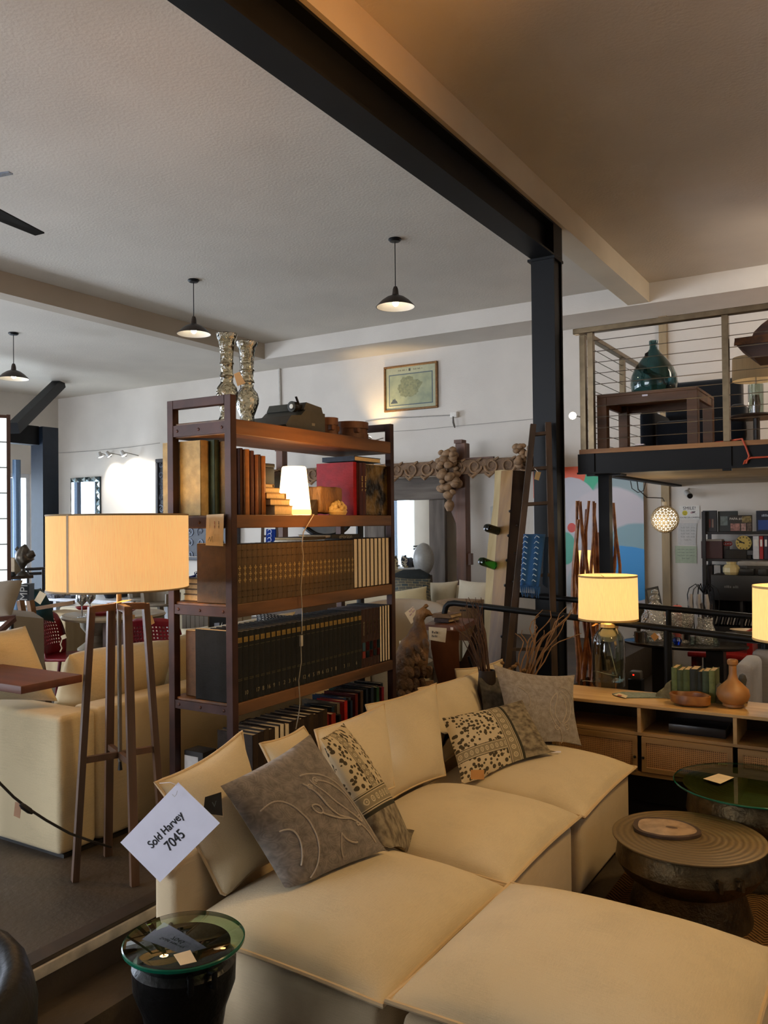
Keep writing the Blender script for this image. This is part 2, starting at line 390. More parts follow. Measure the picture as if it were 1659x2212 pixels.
# ================================================================ light
def lamp(kind, loc, power, col, size=.1, target=None, name='lamp', spread=None, sy=None, blend=.6):
    l = D.lights.new(name, kind); l.energy = power; l.color = lin(col)[:3]
    if kind == 'AREA':
        l.size = size
        if sy: l.shape = 'RECTANGLE'; l.size_y = sy
    else: l.shadow_soft_size = size
    if kind == 'SPOT': l.spot_size = spread or 1.2; l.spot_blend = blend
    elif kind == 'AREA' and spread: l.spread = spread
    o = D.objects.new(name, l); COL.objects.link(o); o.location = loc
    if target is not None: o.rotation_euler = (V(target) - V(loc)).to_track_quat('-Z', 'Y').to_euler()
    return o
W = D.worlds.new('World'); SC.world = W; W.use_nodes = True
bg = W.node_tree.nodes['Background']; bg.inputs[0].default_value = (.86, .93, 1, 1); bg.inputs[1].default_value = 6.0
lamp('AREA', (-14.6, 4, 1.5), 1300, 'dfeaff', 2.6, (0, 5, 2.5), 'daylight', sy=12)
lamp('AREA', (-8.8, -5.9, 1.9), 470, 'eaf0ff', 8, (-6, 5, 3.8), 'daylight', sy=2.8)
# unseen warm area lamps added to light the sofa, coffee tables, beam and ceiling
lamp('AREA', (.9, 4.5, 4.2), 34, 'ffd592', .5, (-1.5, 3.4, 0), 'warm_fill', spread=2.2)
lamp('AREA', (1.4, 3.0, 4.25), 11, 'ffd592', .5, (-.6, 3.0, 0), 'warm_fill', spread=2.2)
lamp('AREA', (-.9, 3.6, 3.6), 13, 'ffac54', .4, (-2.5, 3.6, 4.45), 'orange_fill', spread=1.5, sy=5.5)
lamp('AREA', (2.4, 3.2, 2.6), 20, 'ffa040', 1.2, (1.6, 2.8, 4.5), 'orange_fill')
# added area lamps that brighten the mezzanine, the far wall and the oval table
lamp('AREA', (0.5, 8.6, 4.1), 45, 'fff0dc', 1.0, (-.6, 11.1, 2.8), 'wall_fill')
lamp('AREA', (.8, 8.2, 1.95), 30, 'ffe2bc', 1.0, (-.6, 11.0, .8), 'mezzanine_fill')
lamp('AREA', (-1.0, 8.5, 2.0), 12, 'fff0d8', .3, (-1.1, 8.3, 0), 'mezzanine_fill')
lamp('SPOT', (-1.6, 5.4, 4.2), 60, 'ffd8a0', .1, (-3.0, 5.8, .7), 'warm_fill', .75)  # added spot to bring out the peacock and slab table
# ================================================================ sofa, ottoman, cushions
linen = fabric('cream_linen', 'd3c2a0', var=.06)
linen_pipe = fabric('cream_piping', 'd2b890', var=.05)
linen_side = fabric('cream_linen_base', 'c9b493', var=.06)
def module(label, x0, x1, y0, y1, back=True, name='sofa_module', cat='sofa', group='linen sofa sections', zc=.085, lift=.13, seed=0, droop=.02):
    t = T(name, label, cat, ((x0 + x1) / 2, (y0 + y1) / 2, LOW), group)
    MB().bx(x0 + .03, x1 - .035, y0 + .03, y1 - .03, LOW + .015, zc - .05, .035, 3).build('base', linen_side, t)
    pd = Pad((x0, y1, zc), (x1, y1, zc - droop), (x1, y0, zc - droop), (x0, y0, zc), 2 * lift, inset=.03, p=2.7, e=.54, wr=.05, seed=seed, front=(0, 0, 1), back=.22)
    c = pd.mesh('seat_cushion', linen, t, 34)
    SEATS.append((x0 - .005, x1, y0 - .012, y1 + .012, lambda x, y: zc + lift * 1.05 * max(0, (1 - abs(2 * (x - x0) / (x1 - x0) - 1) ** 2.7) * (1 - min(1, abs(2 * (y - y0) / (y1 - y0) - 1)) ** 2.7)) ** .54))
    MB().tube(pd.edge(20), .009, 6, closed=True).build('piping', linen_pipe, c)
    if back:
        MB().bx(x0 - .14, x0 - .02, y0 + .005, y1 - .005, LOW + .015, .33, .03, 3).build('back_panel', linen_side, t)
    return t
module('cream linen sofa corner section holding the sold sign cushion, beside the black drum table', -2.31, -1.41, 2.25, 3.245, seed=1)
module('middle section of the cream linen sofa, empty seat between the two cushion piles', -2.31, -1.41, 3.265, 4.215, seed=2)
module('end section of the cream linen sofa nearest the cane sideboard', -2.31, -1.40, 4.235, 5.26, seed=3, droop=.03)
module('square cream linen ottoman pushed up to the sofa front', -1.395, -.36, 2.25, 3.245, back=False, name='ottoman', cat='ottoman', group=None, seed=4)
BX, BS = -2.42, -2.2
cushion('back_cushion', 'cream linen back cushion behind the paper sold sign', 'cushion', (PX(335, 1690, -2.42), PX(522, 1580, -2.42), PX(585, 1860, -2.24), PX(487, 1948, -2.25)), .25, linen, linen_pipe, .007, 'cream back cushions on the sofa', back=.4, seed=3, rest=True, inset=.09)
cushion('back_cushion', 'cream back cushion half hidden behind the big grey embroidered pillow', 'cushion', (PX(562, 1606, -2.5), PX(655, 1570, -2.48), PX(770, 1745, -2.29), PX(645, 1800, -2.29)), .16, linen, linen_pipe, .007, 'cream back cushions on the sofa', back=.25, seed=4, rest=True)
cushion('back_cushion', 'cream back cushion behind the spotted lumbar pillow that stands on end', 'cushion', (PX(680, 1577, -2.40), PX(830, 1520, -2.38), PX(852, 1700, -2.17), PX(712, 1775, -2.18)), .2, linen, linen_pipe, .006, 'cream back cushions on the sofa', back=.25, seed=5, rest=True)
cushion('back_cushion', 'broad cream back cushion in the middle of the sofa, nothing leaning on it', 'cushion', (PX(790, 1523, -2.5), PX(942, 1476, -2.42), PX(962, 1675, -2.18), PX(832, 1735, -2.29)), .2, linen, linen_pipe, .006, 'cream back cushions on the sofa', back=.25, seed=6, rest=True)
cushion('back_cushion', 'cream back cushion behind the lumbar pillow lying with an orange tag', 'cushion', (PX(903, 1487, -2.56), PX(1036, 1448, -2.52), PX(1050, 1590, -2.29), PX(950, 1655, -2.29)), .14, linen, linen_pipe, .006, 'cream back cushions on the sofa', back=.25, seed=7, rest=True)
cushion('back_cushion', 'cream cushion at the far sofa end, only its top corners showing', 'cushion', (PX(983, 1445, -2.64), PX(1085, 1424, -2.62), PX(1095, 1616, -2.62), PX(1005, 1628, -2.62)), .06, linen, linen_pipe, .005, 'cream back cushions on the sofa', back=.25, seed=8, rest=True)
m_gdark = mat('charcoal_velvet', '4a463e', .9, var=.45, scale=26, sheen=.3)
cushion('pillow', 'dark charcoal pillow wedged between cream and pale grey pillows', 'pillow', (P(1034, 1464, 5.55), P(1130, 1452, 5.72), P(1110, 1600, 5.5), P(1046, 1580, 5.36)), .07, m_gdark, None, 0, seed=9, rest=True)
cushion('pillow', 'taupe pillow whose corner peeks over the pale grey embroidered pillow', 'pillow', (P(1090, 1452, 5.75), P(1143, 1452, 5.85), P(1165, 1580, 5.7), P(1090, 1580, 5.6)), .08, fabric('taupe_fabric', 'a08c70'), None, 0, seed=10, rest=True)
# --- embroidered pillows
def paisley(name, col, col2):
    m, nt, b = newmat(name); b.inputs['Roughness'].default_value = .95; b.inputs['Sheen Weight'].default_value = .2; b.inputs['Specular IOR Level'].default_value = .1
    uv = N(nt, 'ShaderNodeUVMap')
    ns = N(nt, 'ShaderNodeTexNoise', i_Scale=5, i_Detail=1); L(nt, uv.outputs[0], ns.inputs['Vector'])
    mixv = N(nt, 'ShaderNodeMix', data_type='RGBA', i_0=.22); L(nt, uv.outputs[0], mixv.inputs[6]); L(nt, ns.outputs[1], mixv.inputs[7])
    vo = N(nt, 'ShaderNodeTexVoronoi', i_Scale=11); L(nt, mixv.outputs[2], vo.inputs['Vector'])
    sn = N(nt, 'ShaderNodeMath', operation='MULTIPLY', i_1=34); L(nt, vo.outputs['Distance'], sn.inputs[0])
    si = N(nt, 'ShaderNodeMath', operation='SINE'); L(nt, sn.outputs[0], si.inputs[0])
    n2 = N(nt, 'ShaderNodeTexNoise', i_Scale=16, i_Detail=5); L(nt, uv.outputs[0], n2.inputs['Vector'])
    ad = N(nt, 'ShaderNodeMath', operation='MULTIPLY_ADD', i_1=.07); L(nt, si.outputs[0], ad.inputs[0]); L(nt, n2.outputs[0], ad.inputs[2])
    r = N(nt, 'ShaderNodeValToRGB'); e = r.color_ramp.elements; e[0].position = .3; e[1].position = .72; e[0].color = lin(col2); e[1].color = lin(col)
    L(nt, ad.outputs[0], r.inputs[0]); L(nt, r.outputs[0], b.inputs['Base Color'])
    bp = N(nt, 'ShaderNodeBump', i_Strength=.55, i_Distance=.006); L(nt, ad.outputs[0], bp.inputs['Height']); L(nt, bp.outputs[0], b.inputs['Normal'])
    return m
m_pais = paisley('grey_paisley', '8f857b', '6d655d'); m_pais2 = paisley('pale_grey_paisley', 'a29a92', '837b73')
m_cord = fabric('grey_cord', 'b3a594')
def spiral(cu, cv, r, a0, turns=1.2, dirn=1, n=14): return [(cu + r * (1 - .8 * i / n) * math.cos(a0 + dirn * 2 * PI * turns * i / n), cv + r * (1 - .8 * i / n) * math.sin(a0 + dirn * 2 * PI * turns * i / n)) for i in range(n + 1)]
def bez(p0, p1, p2, p3, n=18):
    return [tuple((1 - t) ** 3 * a + 3 * t * (1 - t) ** 2 * b + 3 * t * t * (1 - t) * c + t ** 3 * d for a, b, c, d in zip(p0, p1, p2, p3)) for t in [i / n for i in range(n + 1)]]
def embroider(pd, curves, th, r=.0035):
    for cvs in curves:
        MB().tube([pd.front(min(.985, max(.015, u)), min(.985, max(.015, v)), .0015) for u, v in cvs], r, 5).build('cord_embroidery', m_cord, th)
ogee = [bez((.52, .26), (.60, .34), (.55, .5), (.66, .6)), bez((.66, .6), (.8, .68), (.86, .72), (.9, .9)), bez((.55, .2), (.75, .22), (.95, .42), (.93, .86)),
        bez((.6, .26), (.62, .44), (.76, .55), (.86, .72)), bez((.62, .27), (.8, .36), (.88, .5), (.88, .70)), spiral(.645, .285, .03, 2, 1.3), spiral(.56, .31, .025, 0, 1.3, -1), spiral(.86, .68, .03, 1, 1.3), spiral(.8, .72, .022, 1, 1.2, -1),
        bez((.09, .3), (.22, .25), (.32, .28), (.36, .5)), bez((.36, .5), (.38, .66), (.3, .85), (.18, .92)), bez((.12, .5), (.24, .5), (.26, .62), (.14, .8)), bez((.46, .44), (.52, .42), (.56, .5), (.52, .52)), bez((.46, .44), (.46, .5), (.5, .53), (.52, .52)),
        bez((.52, .9), (.5, .82), (.55, .78), (.58, .72)), bez((.58, .72), (.6, .8), (.66, .84), (.7, .84)), bez((.52, .52), (.58, .6), (.7, .64), (.76, .66))]
th, pd = cushion('pillow', 'large dark grey paisley pillow with corded embroidery on the corner seat', 'pillow', (P(476, 1698, 3.14), P(670, 1586, 3.58), P(838, 1842, 3.52), P(628, 1944, 3.16)), .2, m_pais, None, 0, 'grey embroidered pillows on the sofa', seed=12, rest=True, wr=.16, inset=.05)
embroider(pd, ogee, th)
th, pd = cushion('pillow', 'pale grey paisley pillow with corded embroidery at the far sofa end', 'pillow', (P(1064, 1434, 5.4), P(1242, 1458, 5.6), P(1260, 1622, 5.3), P(1096, 1640, 5.1)), .17, m_pais2, None, 0, 'grey embroidered pillows on the sofa', seed=15, rest=True, wr=.2, inset=.13)
eye2 = [bez((.68, .3), (.5, .42), (.52, .66), (.66, .78)), bez((.68, .3), (.66, .5), (.56, .56), (.68, .72)), bez((.74, .26), (.94, .4), (.9, .62), (.72, .72)), bez((.66, .78), (.7, .9), (.7, .92), (.68, .95)), spiral(.62, .76, .04, 0, 1.3), spiral(.76, .75, .04, 2, 1.3, -1), bez((.72, .3), (.84, .44), (.82, .58), (.7, .7)), bez((.18, .25), (.3, .3), (.32, .42), (.26, .5)), bez((.74, .22), (.86, .22), (.9, .3), (.96, .4))]
embroider(pd, eye2, th, .003)
# --- block printed lumbar pillows
def blockprint(name):
    m, nt, b = newmat(name); b.inputs['Roughness'].default_value = .95; b.inputs['Specular IOR Level'].default_value = .1
    uv = N(nt, 'ShaderNodeUVMap'); sp = N(nt, 'ShaderNodeSeparateXYZ'); L(nt, uv.outputs[0], sp.inputs[0])
    def mth(op, a, b_=0.0, c=None):
        n = N(nt, 'ShaderNodeMath', operation=op)
        for i, x in enumerate((a, b_) if c is None else (a, b_, c)):
            if isinstance(x, (int, float)): n.inputs[i].default_value = x
            else: L(nt, x, n.inputs[i])
        return n.outputs[0]
    U = sp.outputs[0]; Vv = sp.outputs[1]
    cream = lin('c6b595'); dark = lin('4d4535'); tau = lin('8d8168')
    def mixc(fac, a, bb):
        n = N(nt, 'ShaderNodeMix', data_type='RGBA'); L(nt, fac, n.inputs[0])
        for i, x in ((6, a), (7, bb)):
            if isinstance(x, tuple): n.inputs[i].default_value = x
            else: L(nt, x, n.inputs[i])
        return n.outputs[2]
    def band(x, a, c): return mth('MULTIPLY', mth('GREATER_THAN', x, a), mth('LESS_THAN', x, c))
    mp = N(nt, 'ShaderNodeMapping'); mp.inputs['Scale'].default_value = (25, 17, 1); L(nt, uv.outputs[0], mp.inputs['Vector'])
    vo = N(nt, 'ShaderNodeTexVoronoi', i_Scale=1.0, i_Randomness=.7); L(nt, mp.outputs[0], vo.inputs['Vector'])
    spots = mth('LESS_THAN', vo.outputs['Distance'], .46)
    cells = mixc(spots, cream, dark)
    n2 = N(nt, 'ShaderNodeTexNoise', i_Scale=14, i_Detail=6); L(nt, uv.outputs[0], n2.inputs['Vector'])
    rr = N(nt, 'ShaderNodeValToRGB'); e = rr.color_ramp.elements; e[0].position = .36; e[1].position = .62; e[0].color = lin('62584a'); e[1].color = lin('978b74'); L(nt, n2.outputs[0], rr.inputs[0])
    def rings(x, nx, y, yc, hw):
        fx = mth('SUBTRACT', mth('FRACT', mth('MULTIPLY', x, nx)), .5); fy = mth('DIVIDE', mth('SUBTRACT', y, yc), hw)
        dd = mth('SQRT', mth('ADD', mth('MULTIPLY', fx, fx), mth('MULTIPLY', mth('MULTIPLY', fy, fy), .25)))
        return mth('ADD', band(dd, .2, .32), mth('LESS_THAN', dd, .09))
    def lines(y, yc, hw):
        a = mth('ABSOLUTE', mth('SUBTRACT', y, yc)); return band(a, hw * .86, hw * 1.0)
    # horizontal ring band
    hb = band(Vv, .26, .42); hc = mixc(rings(U, 19, Vv, .34, .055), tau, cream); hc = mixc(lines(Vv, .34, .068), hc, cream); hc = mixc(lines(Vv, .34, .082), hc, dark)
    c0 = mixc(hb, cells, hc)
    vb = band(U, .5, .64); vc = mixc(rings(Vv, 9.5, U, .57, .04), tau, cream); vc = mixc(lines(U, .57, .052), vc, cream); vc = mixc(lines(U, .57, .066), vc, cream); vc = mixc(lines(U, .57, .06), vc, dark)
    c1 = mixc(vb, c0, vc)
    c2 = mixc(band(U, .64, .67), c1, lin('3d3b31')); c3 = mixc(mth('GREATER_THAN', U, .67), c2, rr.outputs[0])
    L(nt, c3, b.inputs['Base Color'])
    bp = N(nt, 'ShaderNodeBump', i_Strength=.3, i_Distance=.003); L(nt, n2.outputs[0], bp.inputs['Height']); L(nt, bp.outputs[0], b.inputs['Normal'])
    return m
m_block = blockprint('block_print')
th, pd = cushion('lumbar_pillow', 'block printed lumbar pillow with orange tag, leaning by the pale grey pillow', 'pillow', (P(955, 1551, 4.9), P(1128, 1512, 5.2), P(1202, 1642, 4.95), P(998, 1694, 4.6)), .15, m_block, None, 0, 'block printed lumbar pillows', seed=20, rest=True, inset=.04)
for k, (u, v) in enumerate(((.0, 1.0), (1.0, 1.0))):
    q = pd.base(u, v); mbt = MB()
    for j in range(5): mbt.tube([q, q + V((.02 * math.cos(j * 1.3), .02 * math.sin(j * 1.3), -.012)), q + V((.035 * math.cos(j * 1.3), .035 * math.sin(j * 1.3), -.02))], [.006, .007, .003], 5)
    mbt.build('tassel', linen_pipe, th)
th, pd = cushion('lumbar_pillow', 'block printed lumbar pillow standing on end beside the dark grey pillow', 'pillow', (P(742, 1562, 4.06), P(896, 1838, 3.84), P(846, 1856, 3.56), P(692, 1596, 3.72)), .14, m_block, None, 0, 'block printed lumbar pillows', seed=21, rest=True, inset=.02)
# --- tags and the sign
m_paper = mat('white_paper', 'e6e2ee', .8, var=.02); m_ink = plain('15151a', .7); m_kraft = mat('kraft_card', 'c08a4e', .8, var=.08); m_tagcream = mat('cream_card', 'd9c7a6', .8, var=.06)
def card(name, label, cat, pts, m, th=.0012, group=None):
    pts = [V(p) for p in pts]; n = (pts[1] - pts[0]).cross(pts[2] - pts[0]).normalized()
    c = sum(pts, V((0, 0, 0))) / len(pts); c.z = min(p.z for p in pts)
    t = T(name, label, cat, c, group); MB().prism(pts, n * th).build('sheet', m, t, ang=0); return t
qt, qr, ql = P(385, 1690, 3.03), P(475, 1778, 3.0), P(260, 1820, 3.15)
q = [qt, qr, ql + qr - qt, ql]
sg = card('sold_sign', 'large white paper sold sign hanging from the corner cushion', 'sign', q, m_paper)
xd = q[0] - q[3]; yd = q[0] - q[1]; fn = xd.cross(yd).normalized(); fn = fn * .002 if fn.dot(EYE - qt) > 0 else fn * -.002
text('Sold Harvey', .043, ql + xd * .5 - yd * .42 + fn, xd, yd, m_ink, 'lettering', sg)
text('7045', .053, ql + xd * .49 - yd * .66 + fn, xd, yd, m_ink, 'lettering', sg)
MB().tube([P(382, 1696, 3.022), P(368, 1690, 3.03), P(345, 1692, 3.12)], .0012, 5).build('string', plain('c9c2c4'), sg)
MB().tube([P(372, 1716, 3.02), P(377, 1721, 3.018), P(381, 1716, 3.015), P(383, 1708, 3.015)], .0012, 5).build('string_mark', plain('c9c2c4'), sg)
q = [P(443, 1722, 3.06), P(478, 1711, 3.1), P(481, 1762, 3.1), P(439, 1757, 3.06)]
tg = card('hang_tag', 'black folded hang tag with a faint letter at the dark grey pillow', 'tag', q, plain('14161a'))
text('V', .03, P(463, 1738, 3.05), q[1] - q[0], q[0] - q[3], plain('4d5a60'), 'lettering', tg)
card('hang_tag', 'thin cream leaflet edge poking out behind the black hang tag', 'tag', [P(472, 1762, 3.12), P(478, 1724, 3.12), P(483, 1766, 3.12)], m_tagcream)
card('price_tag', 'orange kraft price tag at the leaning lumbar pillow', 'tag', [P(1017, 1663, 4.53), P(1046, 1663, 4.53), P(1046, 1684, 4.51), P(1017, 1683, 4.51)], m_kraft)
card('price_tag', 'narrow white tag under the pale grey pillow at the sofa end', 'tag', [P(1190, 1622, 5.0), P(1212, 1622, 5.0), P(1212, 1626, 4.99), P(1190, 1626, 4.99)], m_paper)
# ================================================================ drum tables
m_gtop = thinglass('green_glass', 'cfdfca', 0.0, boost=1.5)
m_gedge = mat('green_glass_edge', '0f5c46', .15, var=.1)
m_bdrum = mat('black_cast_metal', '0d0d0d', .38, .4, var=.2, scale=30, bump=.2, bscale=40)
def ear(mb, c, a, r, h, s):
    d = V((math.cos(a), math.sin(a), 0)); mb.tube([c + d * r + V((0, 0, h)), c + d * (r + s) + V((0, 0, h + .01)), c + d * (r + s) + V((0, 0, h - s)), c + d * (r - .004) + V((0, 0, h - s * 1.2))], s * .32, 8); return mb
bc = V((-2.01, 1.985, 0)); zt = .243
t = T('drum_side_table', 'black cast drum side table with round green edged glass top', 'table', (bc.x, bc.y, LOW))
MB().lathe([(0, LOW + .001), (.15, LOW + .001), (.155, LOW + .03), (.125, LOW + .1), (.11, LOW + .2), (.115, LOW + .3), (.135, LOW + .42), (.165, LOW + .5), (.168, LOW + .57), (.15, LOW + .59), (.15, zt - .02), (0, zt - .02)], bc, 48).build('body', m_bdrum, t)
for a in (2.6, 2.95, 5.6, 6.0): ear(MB(), bc, a, .16, zt - .05, .032).build('ear', m_bdrum, t)
MB().lathe([(0, zt - .018), (.185, zt - .018), (.195, zt - .013), (.195, zt - .003), (.19, zt), (0, zt)], bc, 64).build('glass_top', [m_gtop], t)
MB().lathe([(.194, zt - .016), (.1975, zt - .012), (.1975, zt - .004), (.194, zt - .001)], bc, 64).build('glass_edge', m_gedge, t)
card('price_label', 'small cream paper label on the black drum table glass', 'label', [PZ(375, 2062, zt + .001), PZ(411, 2052, zt + .001), PZ(425, 2077, zt + .001), PZ(390, 2085, zt + .001)], m_tagcream)
m_brz = mat('aged_bronze', '5e5038', .42, .85, var=.35, scale=14, bump=.25, bscale=60)
m_btop = None
def rings_mat(name, c1, c2, per=70, rough=.5, metal=.7):
    m, nt, b = newmat(name); b.inputs['Roughness'].default_value = rough; b.inputs['Metallic'].default_value = metal
    tc = N(nt, 'ShaderNodeTexCoord'); w = N(nt, 'ShaderNodeTexWave', wave_type='RINGS', rings_direction='Z', i_Scale=per / 6.28 * .9, i_Distortion=1.2); L(nt, tc.outputs['Object'], w.inputs['Vector'])
    w.inputs['Detail Scale'].default_value = 3
    r = N(nt, 'ShaderNodeValToRGB'); e = r.color_ramp.elements; e[0].color = lin(c1); e[1].color = lin(c2); L(nt, w.outputs[0], r.inputs[0]); L(nt, r.outputs[0], b.inputs['Base Color'])
    bp = N(nt, 'ShaderNodeBump', i_Strength=.35, i_Distance=.004); L(nt, w.outputs[0], bp.inputs['Height']); L(nt, bp.outputs[0], b.inputs['Normal']); return m
m_btop = rings_mat('beaten_ring_top', '7a6749', '8f7a56')
def rain_drum(label, c, z, R, glass_top=False):
    t = T('rain_drum_table', label, 'coffee table', (c.x, c.y, LOW)); H = z - LOW
    MB().lathe([(0, LOW + .014), (R * .8, LOW + .014), (R * .8, LOW + .03), (R * .7, LOW + H * .38), (R * .70, LOW + H * .45), (R * .86, LOW + H * .55), (R * .96, LOW + H * .7), (R * .93, LOW + H * .88), (R * .86, z - .012), (0, z - .012)], c, 72).build('body', m_brz, t)
    MB().lathe([(0, z - .011), (R * .97, z - .011), (R, z - .006), (R, z), (0, z)], c, 72).build('top_disc', m_btop, t)
    for a in (-1.0, -.72, 2.2, 2.5): ear(MB(), c, a, R * .94, z - H * .2, .035).build('ear', m_brz, t)
    if glass_top:
        z2 = z + .004; g = 1.13 * R
        MB().lathe([(0, z2), (g, z2), (g + .004, z2 + .005), (g, z2 + .012), (0, z2 + .012)], c, 72).build('glass_top', m_gtop, t)
        MB().lathe([(g + .002, z2 + .0005), (g + .006, z2 + .004), (g + .006, z2 + .008), (g + .002, z2 + .0115)], c, 72).build('glass_edge', m_gedge, t)
    return t
c1 = PZ(1487, 1806, 0); c1.z = 0
rain_drum('bronze rain drum coffee table with bare ringed top, an agate slice on it', c1, 0.0, .372)
c2 = PZ(1622, 1692, 0.11); c2.z = 0
rain_drum('bronze rain drum coffee table under a larger round glass top', c2, .094, .362, True)
a = T('agate_slice', 'oval brown agate slice lying on the bare rain drum table', 'tray', PZ(1437, 1793, .001))
ac = PZ(1437, 1793, .001)
def oval(k, z, wob=0): return [ac + V((math.cos(q_) * .168 * k * (1 + wob * math.sin(3 * q_ + 1)), math.sin(q_) * .14 * k * (1 + wob * math.sin(2 * q_)), z)) for q_ in [2 * PI * i / 40 for i in range(40)]]
MB().prism(oval(1, .001, .05), (0, 0, .014)).build('rim', mat('agate_bark', '4a382c', .5, var=.3), a)
MB().prism(oval(.86, .0152, .07), (0, 0, .001)).build('crystal_face', mat('agate_face', 'a98e72', .25, var=.25, scale=14, detail=6), a)
MB().prism([ac + V((.03 + math.cos(q_) * .03, .01 + math.sin(q_) * .015, .0164)) for q_ in [2 * PI * i / 20 for i in range(20)]], (0, 0, .0006)).build('core', plain('5f4a3a'), a)
card('price_label', 'square cream paper lying on the glass topped rain drum', 'label', [PZ(1519, 1682, .1105), PZ(1552, 1671, .1105), PZ(1586, 1679, .1105), PZ(1556, 1693, .1105)], m_tagcream)
# herringbone rug
def rug_mat():
    m, nt, b = newmat('herringbone_jute'); b.inputs['Roughness'].default_value = 1; b.inputs['Specular IOR Level'].default_value = .1
    tc = N(nt, 'ShaderNodeTexCoord'); sp = N(nt, 'ShaderNodeSeparateXYZ'); L(nt, tc.outputs['Object'], sp.inputs[0])
    def mth(op, a, b_=0.0):
        n = N(nt, 'ShaderNodeMath', operation=op)
        for i, x in enumerate((a, b_)):
            if isinstance(x, (int, float)): n.inputs[i].default_value = x
            else: L(nt, x, n.inputs[i])
        return n.outputs[0]
    tri = mth('PINGPONG', mth('MULTIPLY', sp.outputs[0], 1), .07); ph = mth('ADD', tri, mth('MULTIPLY', sp.outputs[1], 1)); fr = mth('PINGPONG', ph, .014); k = mth('MULTIPLY', fr, 71)
    n2 = N(nt, 'ShaderNodeTexNoise', i_Scale=40, i_Detail=3); L(nt, tc.outputs['Object'], n2.inputs['Vector'])
    k2 = mth('ADD', k, mth('MULTIPLY', n2.outputs[0], .6))
    r = N(nt, 'ShaderNodeValToRGB'); e = r.color_ramp.elements; e[0].position = .45; e[1].position = .95; e[0].color = lin('2a1d12'); e[1].color = lin('7a5a34'); L(nt, k2, r.inputs[0]); L(nt, r.outputs[0], b.inputs['Base Color'])
    bp = N(nt, 'ShaderNodeBump', i_Strength=.6, i_Distance=.01); L(nt, k2, bp.inputs['Height']); L(nt, bp.outputs[0], b.inputs['Normal']); return m
o = MB().bx(-1.33, 1.2, 3.35, 5.25, LOW + .001, LOW + .012).build('rug', rug_mat()); tag(o, 'dark brown herringbone jute rug under the rain drum tables', 'rug')
# ================================================================ floor lamp
m_lampwood = wood('walnut_lamp_legs', '5b3d28', '45301f', 'Z', 14)
m_shade = shade_mat('warm_linen_shade', 'e3c793', .42, .55)
LC = V((-3.085, 2.647, 0))
fl = T('floor_lamp', 'floor lamp with wide cream drum shade on four splayed wooden legs', 'lamp', LC)
ztop = 1.225; zs0, zs1 = P(255, 1270, 3.87).z, P(255, 1113, 3.87).z; RS = .318
for i, ad in enumerate((-24, -114, 156, 66)):
    d = V((math.cos(math.radians(ad)), math.sin(math.radians(ad)), 0)); sx = d.cross(V((0, 0, 1)))
    A = LC + d * .018 + V((0, 0, ztop)); B = LC + d * .125 + V((0, 0, ztop - .006)); C = LC + d * .205 + V((0, 0, .002))
    mb = MB(); mb.bar(A, B, .026, .03); mb.bar(B + V((0, 0, .012)), C, .028, .036, sx); mb.build('leg', m_lampwood, fl)
    k = .56; Q = B.lerp(C, k)
    MB().bar(LC + d * .012 + V((0, 0, Q.z)), Q, .022, .028).build('stretcher', m_lampwood, fl)
MB().cyl(LC + V((0, 0, ztop - .01)), LC + V((0, 0, zs0 + .12)), .012, seg=12).build('pole', plain('a07a48', .4, .6), fl)
MB().cyl(LC + V((0, 0, ztop - .72)), LC + V((0, 0, ztop)), .01, seg=10).build('cord_sleeve', plain('6f6456', .4, .5), fl)
MB().cyl(LC + V((0, 0, ztop - .76)), LC + V((0, 0, ztop - .715)), .011, .006, seg=10).build('finial', m_black, fl)
sh = MB().lathe([(RS, zs0), (RS, zs1), (RS - .004, zs1), (RS - .004, zs0), (RS, zs0)], LC, 64).build('shade', m_shade, fl)
sa = math.atan2((EYE - LC).y, (EYE - LC).x) - .72
sd = V((math.cos(sa), math.sin(sa), 0)); sx = V((-sd.y, sd.x, 0))
MB().prism([LC + sd * (RS + .0015) + sx * -.006 + V((0, 0, zs0)), LC + sd * (RS + .0015) + sx * .006 + V((0, 0, zs0)), LC + sd * (RS + .0015) + sx * .006 + V((0, 0, zs1)), LC + sd * (RS + .0015) + sx * -.006 + V((0, 0, zs1))], sd * .001).build('seam', plain('a0825c'), sh)
for z in (zs0, zs1): MB().lathe([(RS + .001, z - .004), (RS + .003, z), (RS + .001, z + .004)], LC, 64).build('shade_trim', plain('8d7450'), sh)
for k in range(3):
    a_ = k * 2 * PI / 3; MB().tube([LC + V((0, 0, zs1 - .03)), LC + V((math.cos(a_) * (RS - .004), math.sin(a_) * (RS - .004), zs1 - .012))], .003, 6).build('spider_arm', m_black, sh)
MB().ball(LC + V((0, 0, zs0 + .17)), .035).build('bulb', emit('bulb_warm', 'ffd9a0', 6), fl)
lamp('POINT', LC + V((0, 0, zs0 + .16)), 13, 'ffc880', .06, name='floor_lamp_light')
cpts = [V((-3.9, 2.06, .86)), V((-3.8, 2.05, .7)), V((-3.6, 2.03, .72)), P(-40, 1640, 3.3), P(0, 1692, 3.34), P(30, 1722, 3.38), P(60, 1746, 3.42), P(100, 1772, 3.5), P(150, 1800, 3.58), P(200, 1818, 3.66), P(240, 1830, 3.9)]
MB().tube(cpts, .0055, 6).build('cord', plain('17130f'), fl)
MB().tube([P(44, 1737, 3.395), P(50, 1742, 3.4), P(64, 1752, 3.42), P(70, 1756, 3.43)], [.007, .012, .012, .007], 8).build('switch', plain('14110f'), fl)
MB().prism([P(33, 1732, 3.4), P(47, 1735, 3.4), P(43, 1768, 3.4), P(30, 1762, 3.4)], (.0, -.001, 0)).build('cord_tag', plain('b98f70'), fl)
